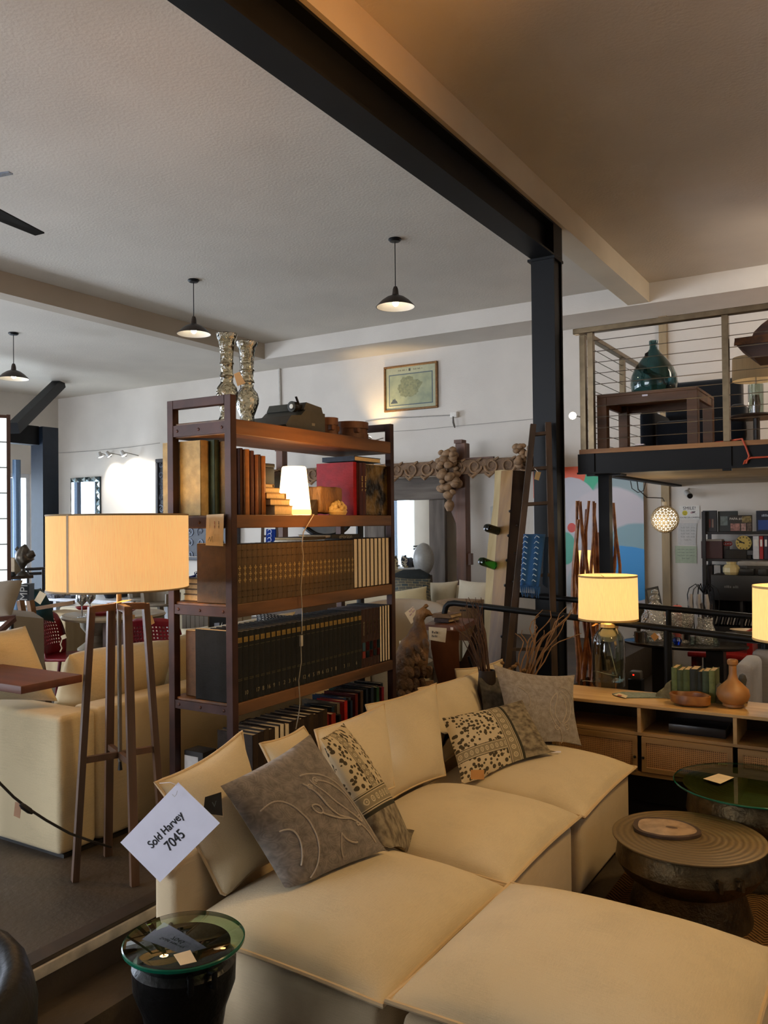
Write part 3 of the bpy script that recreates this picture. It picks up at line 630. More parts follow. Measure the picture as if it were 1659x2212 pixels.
o = card('gift_tag', 'small cream ribbon bow tag where the floor lamp legs meet', 'tag', [LC + V((.0, -.03, ztop + .018)), LC + V((.05, -.01, ztop + .024)), LC + V((.085, .0, ztop + .034)), LC + V((.03, .0, ztop + .03))], plain('c69a5e'))
# ================================================================ cream sofa behind the floor lamp
m_cot = fabric('cream_cotton', 'c8b794', wv=200, bump=.15)
sx1 = -3.42; sy0 = 2.57
t = T('sofa', 'cream slipcovered sofa seen from behind the floor lamp', 'sofa', (-3.9, 3.6, 0))
MB().bx(-3.62, sx1, sy0 + .223, 5.0, .02, .685, .03, 3).build('back', m_cot, t)
MB().bx(-4.7, sx1, sy0, sy0 + .22, .02, .685, .03, 3).build('arm', m_cot, t)
MB().bx(-4.7, -3.625, 4.78, 5.0, .02, .64, .03, 3).build('arm', m_cot, t)
MB().bx(-4.68, -3.625, sy0 + .225, 4.775, .02, .4, .02).build('base', m_cot, t)
MB().bx(-4.3, -3.43, 2.6, 4.9, .001, .02).build('plinth', plain('15120f'), t)
def soft(name, label, cs, th_, seed, cat='cushion', m=m_cot, group='cream cushions of the slipcovered sofa', **k): return cushion(name, label, cat, cs, th_, m, None, 0, group, seed=seed, inset=.03, p=4, **k)
soft('back_cushion', 'plump cream back cushion at the arm end of the slipcovered sofa', (V((-3.68, 2.83, .93)), V((-3.68, 3.55, .92)), V((-3.86, 3.55, .45)), V((-3.86, 2.83, .45))), .3, 31)
soft('back_cushion', 'plump cream back cushion behind the floor lamp legs', (V((-3.68, 3.57, .93)), V((-3.68, 4.75, .97)), V((-3.86, 4.75, .45)), V((-3.86, 3.57, .45))), .3, 32)
soft('throw_cushion', 'big cream cushion slumped by the sofa arm near the plank table', (P(-60, 1372, 4.0), P(55, 1352, 4.3), P(125, 1515, 4.2), P(-60, 1512, 4.1)), .18, 33)
t = T('plank_table', 'reddish plank console with its end showing beside the cream sofa', 'table', (-3.3, 2.05, 0))
e1 = PZ(68, 1478, .93)
MB().bx(-4.7, e1.x, e1.y - .05, e1.y + .26, .895, .93, .004).build('top', wood('redwood_plank', '6e3a22', '4f2817', 'X', 8), t)
for x in (-4.6, -3.95): MB().bx(x, x + .06, e1.y, e1.y + .06, 0, .894).build('leg', plain('3b2317'), t)
# black leather chair, only its rounded corner in view
m_lea = mat('black_leather', '08090b', .45, spec=.3, var=.2, scale=8, bump=.1, bscale=60)
lc = V((-1.985, .955, 0))
t = T('tub_chair', 'black leather tub chair with its rounded back beside the step', 'chair', (lc.x, lc.y, LOW))
pb = []
for i in range(15):
    a_ = math.radians(20 + i * 230 / 14); pb.append((lc + V((math.cos(a_) * .33, math.sin(a_) * .33, 0)), a_))
mb = MB(); prev = None
for q_, a_ in pb:
    d = V((math.cos(a_), math.sin(a_), 0)); hgt = .60 - .05 * abs(math.sin((a_ - math.radians(135)) * .5))
    prof = [(-.05, -.1), (-.05, hgt - .06), (-.03, hgt - .01), (.0, hgt), (.03, hgt - .02), (.05, hgt - .08), (.03, -.1)]
    ring = [mb.bm.verts.new(q_ + d * o_ + V((0, 0, z_))) for o_, z_ in prof]
    if prev:
        for k in range(len(ring)): mb.bm.faces.new((prev[k], prev[(k + 1) % len(ring)], ring[(k + 1) % len(ring)], ring[k]))
    else: mb.bm.faces.new(ring)
    prev = ring
mb.bm.faces.new(prev[::-1])
mb.build('back_shell', m_lea, t, ang=60)
MB().lathe([(0, -.1), (.25, -.1), (.27, -.08), (.27, .03), (.24, .06), (0, .07)], lc, 32).build('seat', m_lea, t)
for a_ in (40, 130, 220, 310): MB().cyl(lc + V((math.cos(math.radians(a_)) * .2, math.sin(math.radians(a_)) * .2, -.1)), lc + V((math.cos(math.radians(a_)) * .24, math.sin(math.radians(a_)) * .24, LOW + .001)), .018, .012, 10).build('leg', m_black, t)
# ================================================================ bookcase
m_bpost = mat('rusted_dark_iron', '3a211b', .5, .35, var=.3, scale=10)
m_bshelf = wood('reclaimed_shelf_wood', '7d5530', '422a16', 'Y', 9, .5)
m_bolt = mat('iron_bolt', '4a2c22', .5, .5)
BX0, BX1, BY0, BY1 = -3.185, -2.75, 3.05, 4.60; PW = .042
ZT = PX(505, 852, BX1).z
SH = [(PX(513, a, BX1).z, PX(513, b_, BX1).z) for a, b_ in ((905, 938), (1112, 1141), (1306, 1335), (1521, 1548))]
SH = [(a, max(b_, a - .075)) for a, b_ in SH] + [(.235, .165)]
bk = T('bookcase', 'tall open bookcase of rusty iron frames and reclaimed wood shelves', 'bookcase', ((BX0 + BX1) / 2, (BY0 + BY1) / 2, 0))
for y in (BY0, BY1 - PW):
    for x in (BX0, BX1 - PW): MB().bx(x, x + PW, y, y + PW, .001, ZT, .002, 1).build('post', m_bpost, bk)
    MB().bx(BX0 + PW, BX1 - PW, y, y + PW, ZT - .045, ZT, .002, 1).build('top_rail', m_bpost, bk)
    for z1, z0 in SH:
        yy = y + .003 if y == BY0 else y
        r = MB().bx(BX0 + PW, BX1 - PW, yy, yy + .012, z0 + .006, z1 - .012).build('side_rail', m_bpost, bk)
        if y == BY0:
            for f in (.16, .5, .86): MB().ball((BX0 + (BX1 - BX0) * f, yy - .001, (z0 + z1) / 2 - .003), .009, (1, .6, 1), 1).build('bolt', m_bolt, r)
for z1, z0 in SH:
    sb = MB().bx(BX0 + .005, BX1 - .001 if z1 < 2 else BX1 - .001, BY0 + PW * .4 + .012 if False else BY0 + .017, BY1 - .017, z0, z1, .003, 1)
    sb.build('shelf', m_bshelf, bk)
Z1, Z2, Z3, Z4, Z5 = [a for a, b_ in SH]
# ---------------------------------------------------------------- books
m_page = mat('book_pages', 'cbb286', .85, var=.14, scale=60, stretch=(1, 8, 1)); m_pagew = mat('pale_pages', 'd9cbb0', .85, var=.12, scale=60, stretch=(1, 8, 1))
m_gilt = mat('gilt', 'b39a62', .5, .2, var=.1)
_cov = {}
def cov(c, rough=.55):
    if c not in _cov: _cov[c] = mat('book_cloth_' + c, c, rough, var=.16, scale=25, bump=.1, bscale=90, spec=.3)
    return _cov[c]
def book(name, label, loc, w, h, d, m, group, pages=m_page, flip=False, rz=0, lean=0, round_=.12, thing=None, flat=False):
    """upright book: local x = depth (spine at +x), y = thickness, z = height. Flip puts the fore edge to the front."""
    t = T(name, label, 'book', loc, group, rz)
    c = .0028 if w > .012 else .0015; s = -1 if flip else 1
    mb = MB(); hx = d / 2
    mb.bx(-hx, hx, -w / 2, -w / 2 + c, 0, h); mb.bx(-hx, hx, w / 2 - c, w / 2, 0, h)
    n = 5; pts = []
    for i in range(n + 1):
        f = -1 + 2 * i / n; pts.append((s * (hx + w * round_ * (1 - f * f)), f * w / 2, 0))
    pts += [(s * (hx - .003), w / 2, 0), (s * (hx - .003), -w / 2, 0)]
    mb.prism(pts, (0, 0, h))
    mb.build('cover', m, t, local=True)
    ins = .004
    MB().bx(-hx + (ins if not flip else .002), hx - (.002 if not flip else ins), -w / 2 + c + .0002, w / 2 - c - .0002, .004, h - .004).build('pages', pages, t, local=True)
    if lean or flat:
        for ch in t.children:
            R_ = Matrix.Rotation(lean, 4, 'X') if not flat else Matrix.Rotation(-PI / 2, 4, 'X') @ Matrix.Identity(4)
            ch.data.transform(R_)
    return t
def flatbook(name, label, c, lx, ly, th, m, group, rz=0, pages=m_page, spine='-y'):
    """book lying flat; spine on the -y or +x side"""
    t = T(name, label, 'book', c, group, rz)
    k = .003; mb = MB(); mb.bx(-lx / 2, lx / 2, -ly / 2, ly / 2, 0, k).bx(-lx / 2, lx / 2, -ly / 2, ly / 2, th - k, th)
    if spine == '-y': mb.bx(-lx / 2, lx / 2, -ly / 2 - .004, -ly / 2 + .002, 0, th)
    elif spine == '+x': mb.bx(lx / 2 - .002, lx / 2 + .004, -ly / 2, ly / 2, 0, th)
    elif spine == '-x': mb.bx(-lx / 2 - .004, -lx / 2 + .002, -ly / 2, ly / 2, 0, th)
    else: mb.bx(-lx / 2, lx / 2, ly / 2 - .002, ly / 2 + .004, 0, th)
    mb.build('cover', m, t, local=True)
    MB().bx(-lx / 2 + .004, lx / 2 - .004, -ly / 2 + .004, ly / 2 - .004, k + .0002, th - k - .0002).build('pages', pages, t, local=True)
    return t
GAP = .0012
XS = BX1 - .012          # plane of the spines
def row_at(px): return PX(px, 1150, BX1).y
# --- third shelf: brown gilt set, then books turned fore edge out
y = BY0 + .048; g3 = 'brown gilt volumes on the third shelf'
y3e = row_at(768); n = 26; w = (y3e - y) / n
proto = None; hb = .292; db = .215
for i in range(n):
    lab = 'brown gilt-stamped volume, %s from the near end of the third shelf set' % ORD[i]
    hh = hb
    loc = (XS - db / 2 - .004, y + w / 2, Z3 + .001)
    if proto is None:
        proto = book('book', lab, loc, w - GAP, hh, db, cov('54432b'), g3)
        mb = MB(); xx = db / 2 + .0055
        for kk, zc in enumerate((.115, .145, .175)):
            for (du, dv) in ((0, .0085), (0, -.0085), (.0062, 0), (-.0062, 0), (0, 0)):
                s_ = .0042 if (du or dv) else .003
                mb.prism([(xx, du - s_, zc + dv), (xx, du, zc + dv - s_ * 1.2), (xx, du + s_, zc + dv), (xx, du, zc + dv + s_ * 1.2)], (.0008, 0, 0))
        mb.build('gilt_pattern', m_gilt, proto, local=True)
        for zc in (.03, .06, .225, .262): MB().bx(xx - .004, xx - .0002, -w * .42, w * .42, zc, zc + .003).build('spine_band', cov('3f311f'), proto, local=True)
    else: dup(proto, loc, label=lab)
    y += w
y3f = min(row_at(859), BY1 - .046); n = 9; w = (y3f - y3e) / n
proto = None
for i in range(n):
    lab = 'volume turned fore edge out, %s after the brown gilt set on the third shelf' % ORD[i]
    loc = (XS - db / 2 - .002, y3e + w * (i + .5), Z3 + .001)
    if proto is None: proto = book('book', lab, loc, w - GAP * 2, .3, db, cov('3a2c1e'), 'fore edge out volumes on the third shelf', m_pagew, flip=True)
    else: dup(proto, loc, label=lab)
# end cover and stack at the near end
for i, (hh, c) in enumerate(((.029, '6d5636'), (.026, '57452c'), (.026, '6d5636'), (.033, '4e3e28'))):
    z = Z3 + .001 + sum(((.033, .026, .026, .029)[j] + .001) for j in range(i))
    flatbook('book', 'old pale-edged book lying flat, %s from the bottom of the third shelf stack' % ORD[i], (-3.07 + .004 * (i % 2), 3.19, z), .165, .13, (.033, .026, .026, .029)[i], cov(c), 'stack lying at the near end of the third shelf', spine='+y')
for i, (x, yy, c, lx, ly, th_, nm) in enumerate(((-2.93, 4.12, '23211d', .24, .3, .022, 'black book lying flat across the far volumes of the third shelf'), (-2.93, 3.83, '3b3326', .2, .22, .018, 'dark brown book lying flat across the middle of the gilt set'))):
    hz_ = flatbook('book', nm, (x, yy, Z3 + .2995 + (.006 if i == 0 else 0)), lx, ly, th_, cov(c), None, spine='+x')
    hz = hz_ if i == 0 else hz
text('eHorizon', .036, (-2.806, 4.12, Z3 + .314), (0, 1, 0), (0, 0, 1), plain('8a8a86'), 'lettering', hz)
# --- fourth shelf: dark encyclopedias with gold bands and numerals, brown set, fore edges
y = BY0 + .046; y4a, y4b, y4c = row_at(783), row_at(822), min(row_at(858), BY1 - .046); n = 26; w = (y4a - y) / n; hb = .345; db = .25
nums = ['', '10', '', '17', '8', '16', '9', '1', '2', '3', '14', '', '12', '4', '5', '19', '6', '13', '7', '8', '', '3', '11', '', '6', '']
proto = None; m_num = plain('8f8466', .5); m_gold = mat('gold_label', '8f7437', .45, .4, var=.2, scale=50)
for i in range(n):
    lab = 'black encyclopedia volume with gold label, %s from the near end of the fourth shelf' % ORD[i]
    loc = (XS - db / 2 - .004, y + w / 2, Z4 + .001)
    if proto is None:
        proto = t = book('book', lab, loc, w - GAP, hb, db, cov('171817', .7), 'black encyclopedia set on the fourth shelf')
        xx = db / 2 + .0055
        MB().bx(xx - .002, xx, -w * .36, w * .36, .292, .318).build('gold_label', m_gold, t, local=True)
        for zc in (.105, .112, .27): MB().bx(xx - .003, xx - .0004, -w * .34, w * .34, zc, zc + .002).build('spine_band', plain('57502f'), t, local=True)
    else: t = dup(proto, loc, label=lab)
    if nums[i]: text(nums[i], .03, V(loc) + V((db / 2 + .0062, 0, .04)), (0, 1, 0), (0, 0, 1), m_num, 'numeral', t)
    y += w
w = (y4b - y4a) / 5; proto = None
for i in range(5):
    lab = 'brown volume with red and blue spine labels, %s beyond the black encyclopedias' % ORD[i]
    loc = (XS - db / 2 - .004, y4a + w * (i + .5), Z4 + .001)
    if proto is None:
        proto = t = book('book', lab, loc, w - GAP, .35, db, cov('33201a'), 'brown labelled volumes on the fourth shelf'); xx = db / 2 + .0055
    else: t = dup(proto, loc, label=lab)
    MB().bx(xx - .002, xx, -w * .36, w * .36, .10, .15).build('spine_label', plain('7a2418' if i % 2 else '274a58'), t, local=True)
    MB().bx(xx - .002, xx, -w * .36, w * .36, .055, .095).build('spine_label', plain('31505c' if i % 2 else '7a2418'), t, local=True)
    text('Britannica', .021, V(loc) + V((db / 2 + .0062, 0, .235)), (0, 0, -1), (0, 1, 0), m_num, 'title', t)
w = (y4c - y4b) / 4; proto = None
for i in range(4):
    lab = 'tall volume turned fore edge out, %s at the far end of the fourth shelf' % ORD[i]
    loc = (XS - db / 2 - .002, y4b + w * (i + .5), Z4 + .001)
    if proto is None: proto = book('book', lab, loc, w - GAP * 2, .355, db, cov('1c1714'), 'fore edge out volumes on the fourth shelf', m_pagew, flip=True)
    else: dup(proto, loc, label=lab)
# big boxed volumes that show their sides at the near end (behind the front row)
def slab(label, x0, x1, y0, y1, z, h, m, lip=None, name='book'):
    t = T(name, label, 'book', ((x0 + x1) / 2, (y0 + y1) / 2, z))
    MB().bx(x0, x1, y0, y1, z, z + h, .003, 1).build('cover', m, t)
    MB().bx(x0 + .004, x1 - .004, y0 + .004, y1 - .004, z + h + .0002, z + h + .003).build('pages', lip or m_page, t)
    return t
slab('plain brown boxed book behind the black encyclopedias, by the rear post', BX0 + .06, -3.045, 3.11, 3.2, Z4 + .001, .335, cov('5a3f24'))
slab('plain brown board slipcase facing the lamp at the end of the third shelf', -3.005, -2.80, 3.072, 3.094, Z3 + .001, .296, cov('5b4428'))
slab('worn black binding facing the lamp at the end of the fourth shelf', -3.02, -2.80, 3.072, 3.092, Z4 + .001, .352, cov('17191b', .8))
# --- second shelf
g2 = 'upright books at the near end of the second shelf'
def upright(label, px0, px1, hpx, d, c, pages=m_page, xs=None, flip=False):
    pass
yy = BY0 + .05
specs = [('huge tan clothbound book facing the floor lamp', .06, .383, .27, 'b09763', -3.04, False), ('tall dark green book behind the huge tan one', .035, .388, .25, '3a4a3c', -3.0, False), ('tall olive brown book beside the dark green one', .045, .38, .23, '7a6136', -2.93, False),
         ('slim black-red leather book in the second shelf row', .022, .345, .2, '2e1512', -2.9, False), ('tobacco brown leather book in the second shelf row', .035, .34, .2, '8a5a2c', -2.885, False), ('dark maroon book behind the front post of the second shelf', .03, .335, .2, '45201a', -2.88, False),
         ('thin brown leather book just past the front post', .028, .315, .2, '6d3f1f', -2.875, False), ('thin dark brown book second past the front post', .02, .318, .2, '3b2213', -2.875, False), ('tan spined leather book last of the upright row', .035, .312, .2, '7f5024', -2.872, False)]
for lab, w, h, d, c, xs, fl in specs:
    book('book', lab, (xs - d / 2 + .04, yy + w / 2, Z2 + .001), w - GAP, h, d, cov(c), g2); yy += w
ystack = yy + .02
for i, (lx, ly, th_, c) in enumerate(((.2, .19, .05, '8a6a34'), (.19, .18, .035, '57411f'), (.18, .16, .03, '9a7a42'), (.17, .15, .028, '84683c'), (.15, .13, .02, '6a4f2a'))):
    z = Z2 + .001 + sum((.05, .035, .03, .028, .02)[:i]) + .001 * i
    flatbook('book', 'old book with yellowed edges lying flat, %s from the bottom of the second shelf stack' % ORD[i], (-2.89 - .01 * i, ystack + .098 - .022 * i, z), lx, ly, th_, cov(c), 'stack lying on the second shelf beside the little lamp', spine='-x' if i % 2 else '+y')
zst = Z2 + .001 + .163 + .006
bx_ = T('box', 'small black lidded box on top of the second shelf book stack', 'box', (-2.93, ystack + .06, zst))
MB().bx(-2.985, -2.885, ystack + .0, ystack + .12, zst, zst + .09, .004).build('body', plain('17181a'), bx_); MB().bx(-2.987, -2.883, ystack - .002, ystack + .122, zst + .0905, zst + .112, .004).build('lid', plain('1c1d20'), bx_)
# little table lamp, lit, white shade
tl0 = PX(639, 1108, -2.83); tl = V((-2.84, tl0.y + .0, Z2 + .001))
m_wsh = emit('glowing_white_shade', 'ffe3b0', 2.6)
t = T('table_lamp', 'small glowing white cone lamp on the bookcase second shelf', 'lamp', tl)
MB().lathe([(0, 0), (.091, 0), (.093, .006), (.092, .03), (.068, .262), (.062, .27), (0, .271)], tl, 40).build('shade', m_wsh, t)
MB().lathe([(.0932, .001), (.0945, .004), (.0938, .03), (.0925, .03)], tl, 40).build('base_ring', emit('glow_ring', 'ffd27a', 1.6), t)
cp = [tl + V((.075, -.01, .004)), V((-2.742, tl.y + .05, Z2 + .004)), PX(655, 1150, -2.735), PX(652, 1180, -2.732), PX(655, 1200, -2.732), PX(650, 1270, -2.728), PX(653, 1320, -2.73), PX(652, 1370, -2.728)]
MB().tube(cp, .0028, 6).build('cord', plain('a39c8c', .4), t)
p0 = PX(651, 1372, -2.728); p1 = PX(650, 1396, -2.728); MB().box((p0 + p1) / 2, (.014, .02, (p0 - p1).length), .003).build('switch', plain('b9b2a2', .4), t)
MB().tube([PX(650, 1396, -2.728), PX(651, 1430, -2.728), PX(645, 1470, -2.73), PX(648, 1520, -2.73), PX(645, 1545, -2.735), PX(639, 1575, -2.74)], .0028, 6).build('lower_cord', plain('a39c8c', .4), t)
lamp('POINT', tl + V((.12, 0, .16)), 2.2, 'ffc375', .05, name='table_lamp_light')
# disc bowl, stones, big red books
t = T('metal_plate', 'round blued metal plate propped behind the little lamp', 'plate', (-3.02, tl.y + .11, Z2))
MB().lathe([(0, 0), (.1, .0), (.125, .018), (.128, .02), (.122, .024), (.1, .008), (0, .007)], (0, 0, 0), 40).build('dish', mat('blued_metal', '59626b', .3, .8), t, local=True)
for c_ in t.children: c_.data.transform(Matrix.Translation((0, 0, .132)) @ Matrix.Rotation(math.radians(72), 4, 'Y'))
t = T('wooden_wedge', 'dark wooden wedge block right beside the glowing little lamp', 'block', (-2.86, tl.y + .13, Z2))
MB().prism([(-2.82, tl.y + .105, Z2 + .001), (-2.82, tl.y + .19, Z2 + .001), (-2.82, tl.y + .19, Z2 + .09), ], (-.09, 0, 0)).build('block', plain('3a2b18'), t)
pw = PX(693, 1110, -2.8).y; pw1 = PX(740, 1110, -2.8).y
t = T('petrified_wood', 'rough petrified wood bookend block with cut face', 'bookend', (-2.85, (pw + pw1) / 2, Z2))
mbw = MB().bx(-2.9, -2.80, pw, pw1, Z2 + .013, Z2 + .165, .01); bmesh.ops.subdivide_edges(mbw.bm, edges=mbw.bm.edges[:], cuts=4, use_grid_fill=True); mbw.jitter(.012, 18, 3)
mbw.build('block', mat('petrified', '8a6438', .5, col2='4f3418', scale=22, stretch=(1, 1, .2), bump=.4), t)
sc_ = PX(733, 1110, -2.775)
t = T('carved_stone', 'small carved cream stone cluster at the front of the second shelf', 'ornament', (sc_.x, sc_.y, Z2))
mb = MB()
for j in range(16):
    a_ = j * 2.4; r_ = .05 * math.sqrt(j / 16); mb.ball((-2.782 + r_ * .7 * math.cos(a_), sc_.y + r_ * 1.3 * math.sin(a_), Z2 + .035 + .035 * (1 - (r_ / .05) ** 2)), .018, (1, 1, 1.2), 1)
mb.lathe([(0, .002), (.05, .002), (.06, .02), (.05, .04), (0, .05)], (-2.787, sc_.y, Z2), 20, (.75, 1.3)).build('carving', mat('cream_stone', 'c2a468', .7, var=.2, scale=30), t)
ry = PX(772, 1060, -2.78).y; rl = PX(693, 1060, -2.96)
rb = T('book', 'big crimson clothbound book showing its front board', 'book', (-2.92, ry - .02, Z2), 'big books at the far end of the second shelf')
MB().bx(-3.06, -2.79, ry - .035, ry - .032, Z2 + .001, Z2 + .325).bx(-3.06, -2.79, ry - .003, ry, Z2 + .001, Z2 + .325).bx(-2.793, -2.786, ry - .035, ry, Z2 + .001, Z2 + .325).build('cover', cov('8f1420'), rb)
MB().bx(-3.055, -2.794, ry - .0318, ry - .0032, Z2 + .004, Z2 + .32).build('pages', m_page, rb)
y = ry + .001
for i, (w, h, c, tt) in enumerate(((.038, .32, '3a1a20', '5'), (.038, .322, '41201f', 'STUDIES'))):
    t = book('book', ('plum leather volume with a small gilt numeral beside the crimson book', 'plum leather volume with gilt title, second after the crimson book')[i], (XS - .12, y + w / 2, Z2 + .001), w - GAP, h, .23, cov(c), 'big books at the far end of the second shelf')
    squig(V((XS + .0035, y + w / 2 - .004, Z2 + .24)), (0, 0, -1), (0, 1, 0), .09, .012, m_gilt, t); y += w
y += .01
mg = mat('gilt_relief', '8a6a34', .35, .75, col2='1d140c', scale=9, detail=8, bump=.6, bscale=20, lo=.42, hi=.62)
t = slab('thick black and gold embossed book at the far post', -2.99, -2.775, y, 4.555, Z2 + .001, .315, mg)
flatbook('book', 'navy book lying flat on top of the big red books', (-2.9, (ry + 4.5) / 2 - .02, Z2 + .332), .24, .3, .03, cov('1d2a3c'), None, spine='-y')
# --- bottom shelf
y = BY0 + .17; gb = 'dark volumes on the bottom shelf'
for i in range(15):
    w = .043; fl = i in (4, 5, 6)
    book('book', 'dark brown bottom-shelf volume, %s in its run from the near post' % ORD[i], (XS - .13, y + w / 2, Z5 + .001), w - GAP, .30 + .004 * (i % 3), .24, cov(('33261b', '2b2019', '3a2c1d')[i % 3]), gb, m_pagew, flip=fl); y += w
cols = ['7c1f1c', '2c2c2e', '8a2a22', '20303f', '1f1f22', '6a6050', 'a02420', '2b3f5c', '1d2a3e', '3a4150', '5a1d1d', '232326', '46362c', '2f4a40', '1e2733', '6d6a62', '212b3a', '7a1f2c', '24402f', '272a30', '6e1c2a', '1b2430']
hts = [.27, .27, .26, .29, .24, .30, .31, .32, .30, .31, .33, .30, .34, .33, .34, .335, .34, .335, .33, .33, .32, .335]
wds = [.03, .025, .045, .03, .025, .03, .035, .03, .024, .026, .03, .028, .03, .03, .025, .03, .034, .03, .034, .026, .03, .036]
k = 0; tot = sum(wds); avail = BY1 - .045 - y - .012; f = avail / tot; y += .01
cn = {'7c1f1c': 'red', '2c2c2e': 'black', '8a2a22': 'scarlet', '20303f': 'slate blue', '1f1f22': 'black', '6a6050': 'grey', 'a02420': 'bright red', '2b3f5c': 'blue', '1d2a3e': 'navy', '3a4150': 'steel grey', '5a1d1d': 'maroon', '232326': 'black', '46362c': 'brown', '2f4a40': 'bottle green', '1e2733': 'dark navy', '6d6a62': 'pale grey', '212b3a': 'navy', '7a1f2c': 'crimson', '24402f': 'green', '272a30': 'charcoal', '6e1c2a': 'wine red', '1b2430': 'midnight blue'}
for i, (c, h, w) in enumerate(zip(cols, hts, wds)):
    w *= f; dd = .2 + .03 * ((i * 7) % 3)
    t = book('book', '%s jacketed book, %s in the coloured run of the bottom shelf' % (cn[c], ORD[i]), (XS - .03 - dd / 2 - .03 * (i % 2), y + w / 2, Z5 + .001), w - GAP, h, dd, cov(c, .35), 'coloured books on the bottom shelf', m_pagew)
    if i == 21: squig((XS - .03 - .03 + .008, y + w / 2 - .006, Z5 + .27), (0, 0, -1), (0, 1, 0), .15, .014, plain('b8b2a4'), t)
    if i == 2: MB().bx(dd / 2 + .005, dd / 2 + .0065, -w * .4, w * .4, h * .25, h * .7).build('jacket_picture', mat('jacket', 'b08a62', .5, col2='3f5a55', scale=40), t, local=True)
    y += w
x0 = PX(425, 1600, -3.05)
t = T('box', 'dark box with a white end label on the bottom shelf by the post', 'box', (-3.05, 3.16, .3))
MB().bx(-3.13, -3.0, 3.1, 3.2, .335, .445, .003).build('body', plain('1b1613'), t); MB().bx(-3.125, -3.03, 3.0965, 3.099, .345, .42).build('label', plain('cfcfcf'), t)
for i, (a0, a1, z0) in enumerate(((-3.14, -2.99, Z5 + .001), (-3.125, -3.0, Z5 + .034), (-3.135, -3.01, Z5 + .067))):
    o = MB().bx(a0, a1, 3.094, 3.21, z0, z0 + .0325, .002).build('wood_block', plain('9a7a4a')); tag(o, 'flat pale wood block, %s from the bottom under the dark labelled box' % ORD[i], 'block', 'pale wood blocks on the bottom shelf')
# ---------------------------------------------------------------- top of the bookcase
m_smoke = glass('smoked_glass', 'd8cfba', .03, 1.45, bump=.5, bscale=40)
def hexvase(label, c, H, R, rz):
    t = T('glass_vase', label, 'vase', c, 'smoked glass vases on the bookcase', rz)
    prof = [(.0, .004), (.8, .004), (.86, .03), (.62, .10), (.6, .14), (.78, .2), (1.0, .29), (1.02, .34), (.9, .4), (.62, .45), (.56, .47), (.58, .50), (.6, .53), (.64, .535), (.6, .55), (.55, .58), (.58, .66), (.62, .67), (.58, .69), (.62, .8), (.74, .92), (.9, .96), (.98, 1.0)]
    inn = [(r - .10 if r > .2 else 0, z + (.02 if r < .1 else 0)) for r, z in prof[::-1]]
    MB().lathe([(r * R, z * H) for r, z in prof] + [(max(0, r) * R, max(.014, z) * H) for r, z in inn], (0, 0, 0), 6).build('body', m_smoke, t, local=True, ang=70)
    for z in (.53, .67): MB().lathe([(.60 * R, z * H - .004), (.68 * R, z * H), (.60 * R, z * H + .004)], (0, 0, 0), 6).build('collar', m_smoke, t, local=True)
    return t
va = P(491, 900, 4.33); vb = P(534, 898, 4.5)
hexvase('tall smoked glass vase with faceted neck at the bookcase front post', (va.x, va.y, Z1 + .001), .475, .064, .2)
hexvase('tall smoked glass vase with faceted neck, the one farther along the bookcase', (vb.x, vb.y, Z1 + .001), .47, .064, .6)
card('price_tag', 'folded orange tag tied to the neck of the smoked glass vases', 'tag', [P(505, 808, 4.27), P(517, 803, 4.25), P(530, 828, 4.24), P(513, 834, 4.27)], m_kraft)
# typewriter
m_tw = mat('olive_grey_enamel', '3d3f3a', .4, .1, var=.1, scale=30)
ty0, ty1 = PX(574, 915, -2.95).y, PX(690, 925, -2.85).y
t = T('typewriter', 'grey green portable typewriter turned side-on atop the bookcase', 'typewriter', (-2.95, (ty0 + ty1) / 2, Z1))
z = Z1 + .002; L_ = ty1 - ty0
MB().prism([(-3.1, ty0 + .02, z), (-3.1, ty1, z), (-3.1, ty1, z + .115), (-3.1, ty1 - L_ * .5, z + .12), (-3.1, ty1 - L_ * .62, z + .085), (-3.1, ty0 + .05, z + .075), (-3.1, ty0, z + .02)], (.29, 0, 0)).build('body', m_tw, t)
MB().prism([(-3.09, ty1 - .005, z + .116), (-3.09, ty1 - .02, z + .15), (-3.09, ty1 - L_ * .45, z + .165), (-3.09, ty1 - L_ * .52, z + .121)], (.27, 0, 0)).build('cover', m_tw, t)
yk = ty1 - L_ * .60
MB().cyl((-2.86, yk + .0, z + .135), (-2.86, ty1 - .03, z + .135), .022, seg=20).build('platen', plain('121212', .3), t)
MB().cyl((-2.86, yk - .03, z + .135), (-2.86, yk - .0005, z + .135), .03, seg=20).build('platen_knob', plain('101010', .25), t)
MB().cyl((-2.86, yk - .033, z + .135), (-2.86, yk - .0302, z + .135), .013, seg=16).build('knob_centre', plain('b9b9b9', .3, .8), t)
MB().bar((-2.84, yk + .01, z + .15), (-2.84, yk - .015, z + .19), .012, .006).build('carriage_lever', plain('1a1a1a', .3), t)
MB().bx(-2.811, -2.8095, ty1 - L_ * .35, ty1 - L_ * .27, z + .035, z + .05).build('badge', plain('8d8a7c', .3, .6), t)
def mould(label, px, pyb, R, H, xx):
    c = PX(px, pyb, xx); c = V((xx, c.y, Z1 + .001)); t = T('wooden_mould', label, 'box', c, 'round wooden moulds on the bookcase')
    mw = wood('mould_wood', '6b4426', '432915', 'Z', 18)
    MB().lathe([(0, .0), (R, .0), (R, H * .36), (R * .93, H * .36), (R * .93, H * .64), (R, H * .64), (R, H), (R * .86, H), (R * .86, H * .94), (0, H * .94)], c, 40).build('body', mw, t)
    for a_ in (-.6, 1.2): MB().box(c + V((math.cos(a_) * R * .97, math.sin(a_) * R * .97, H * .5)), (.03, .03, H * .26), .004).build('peg', mw, t)
mould('taller round wooden mould behind the typewriter', 709, 932, .062, .125, -2.95)
mould('wide low round wooden mould at the far top of the bookcase', 757, 945, .115, .115, -2.93)
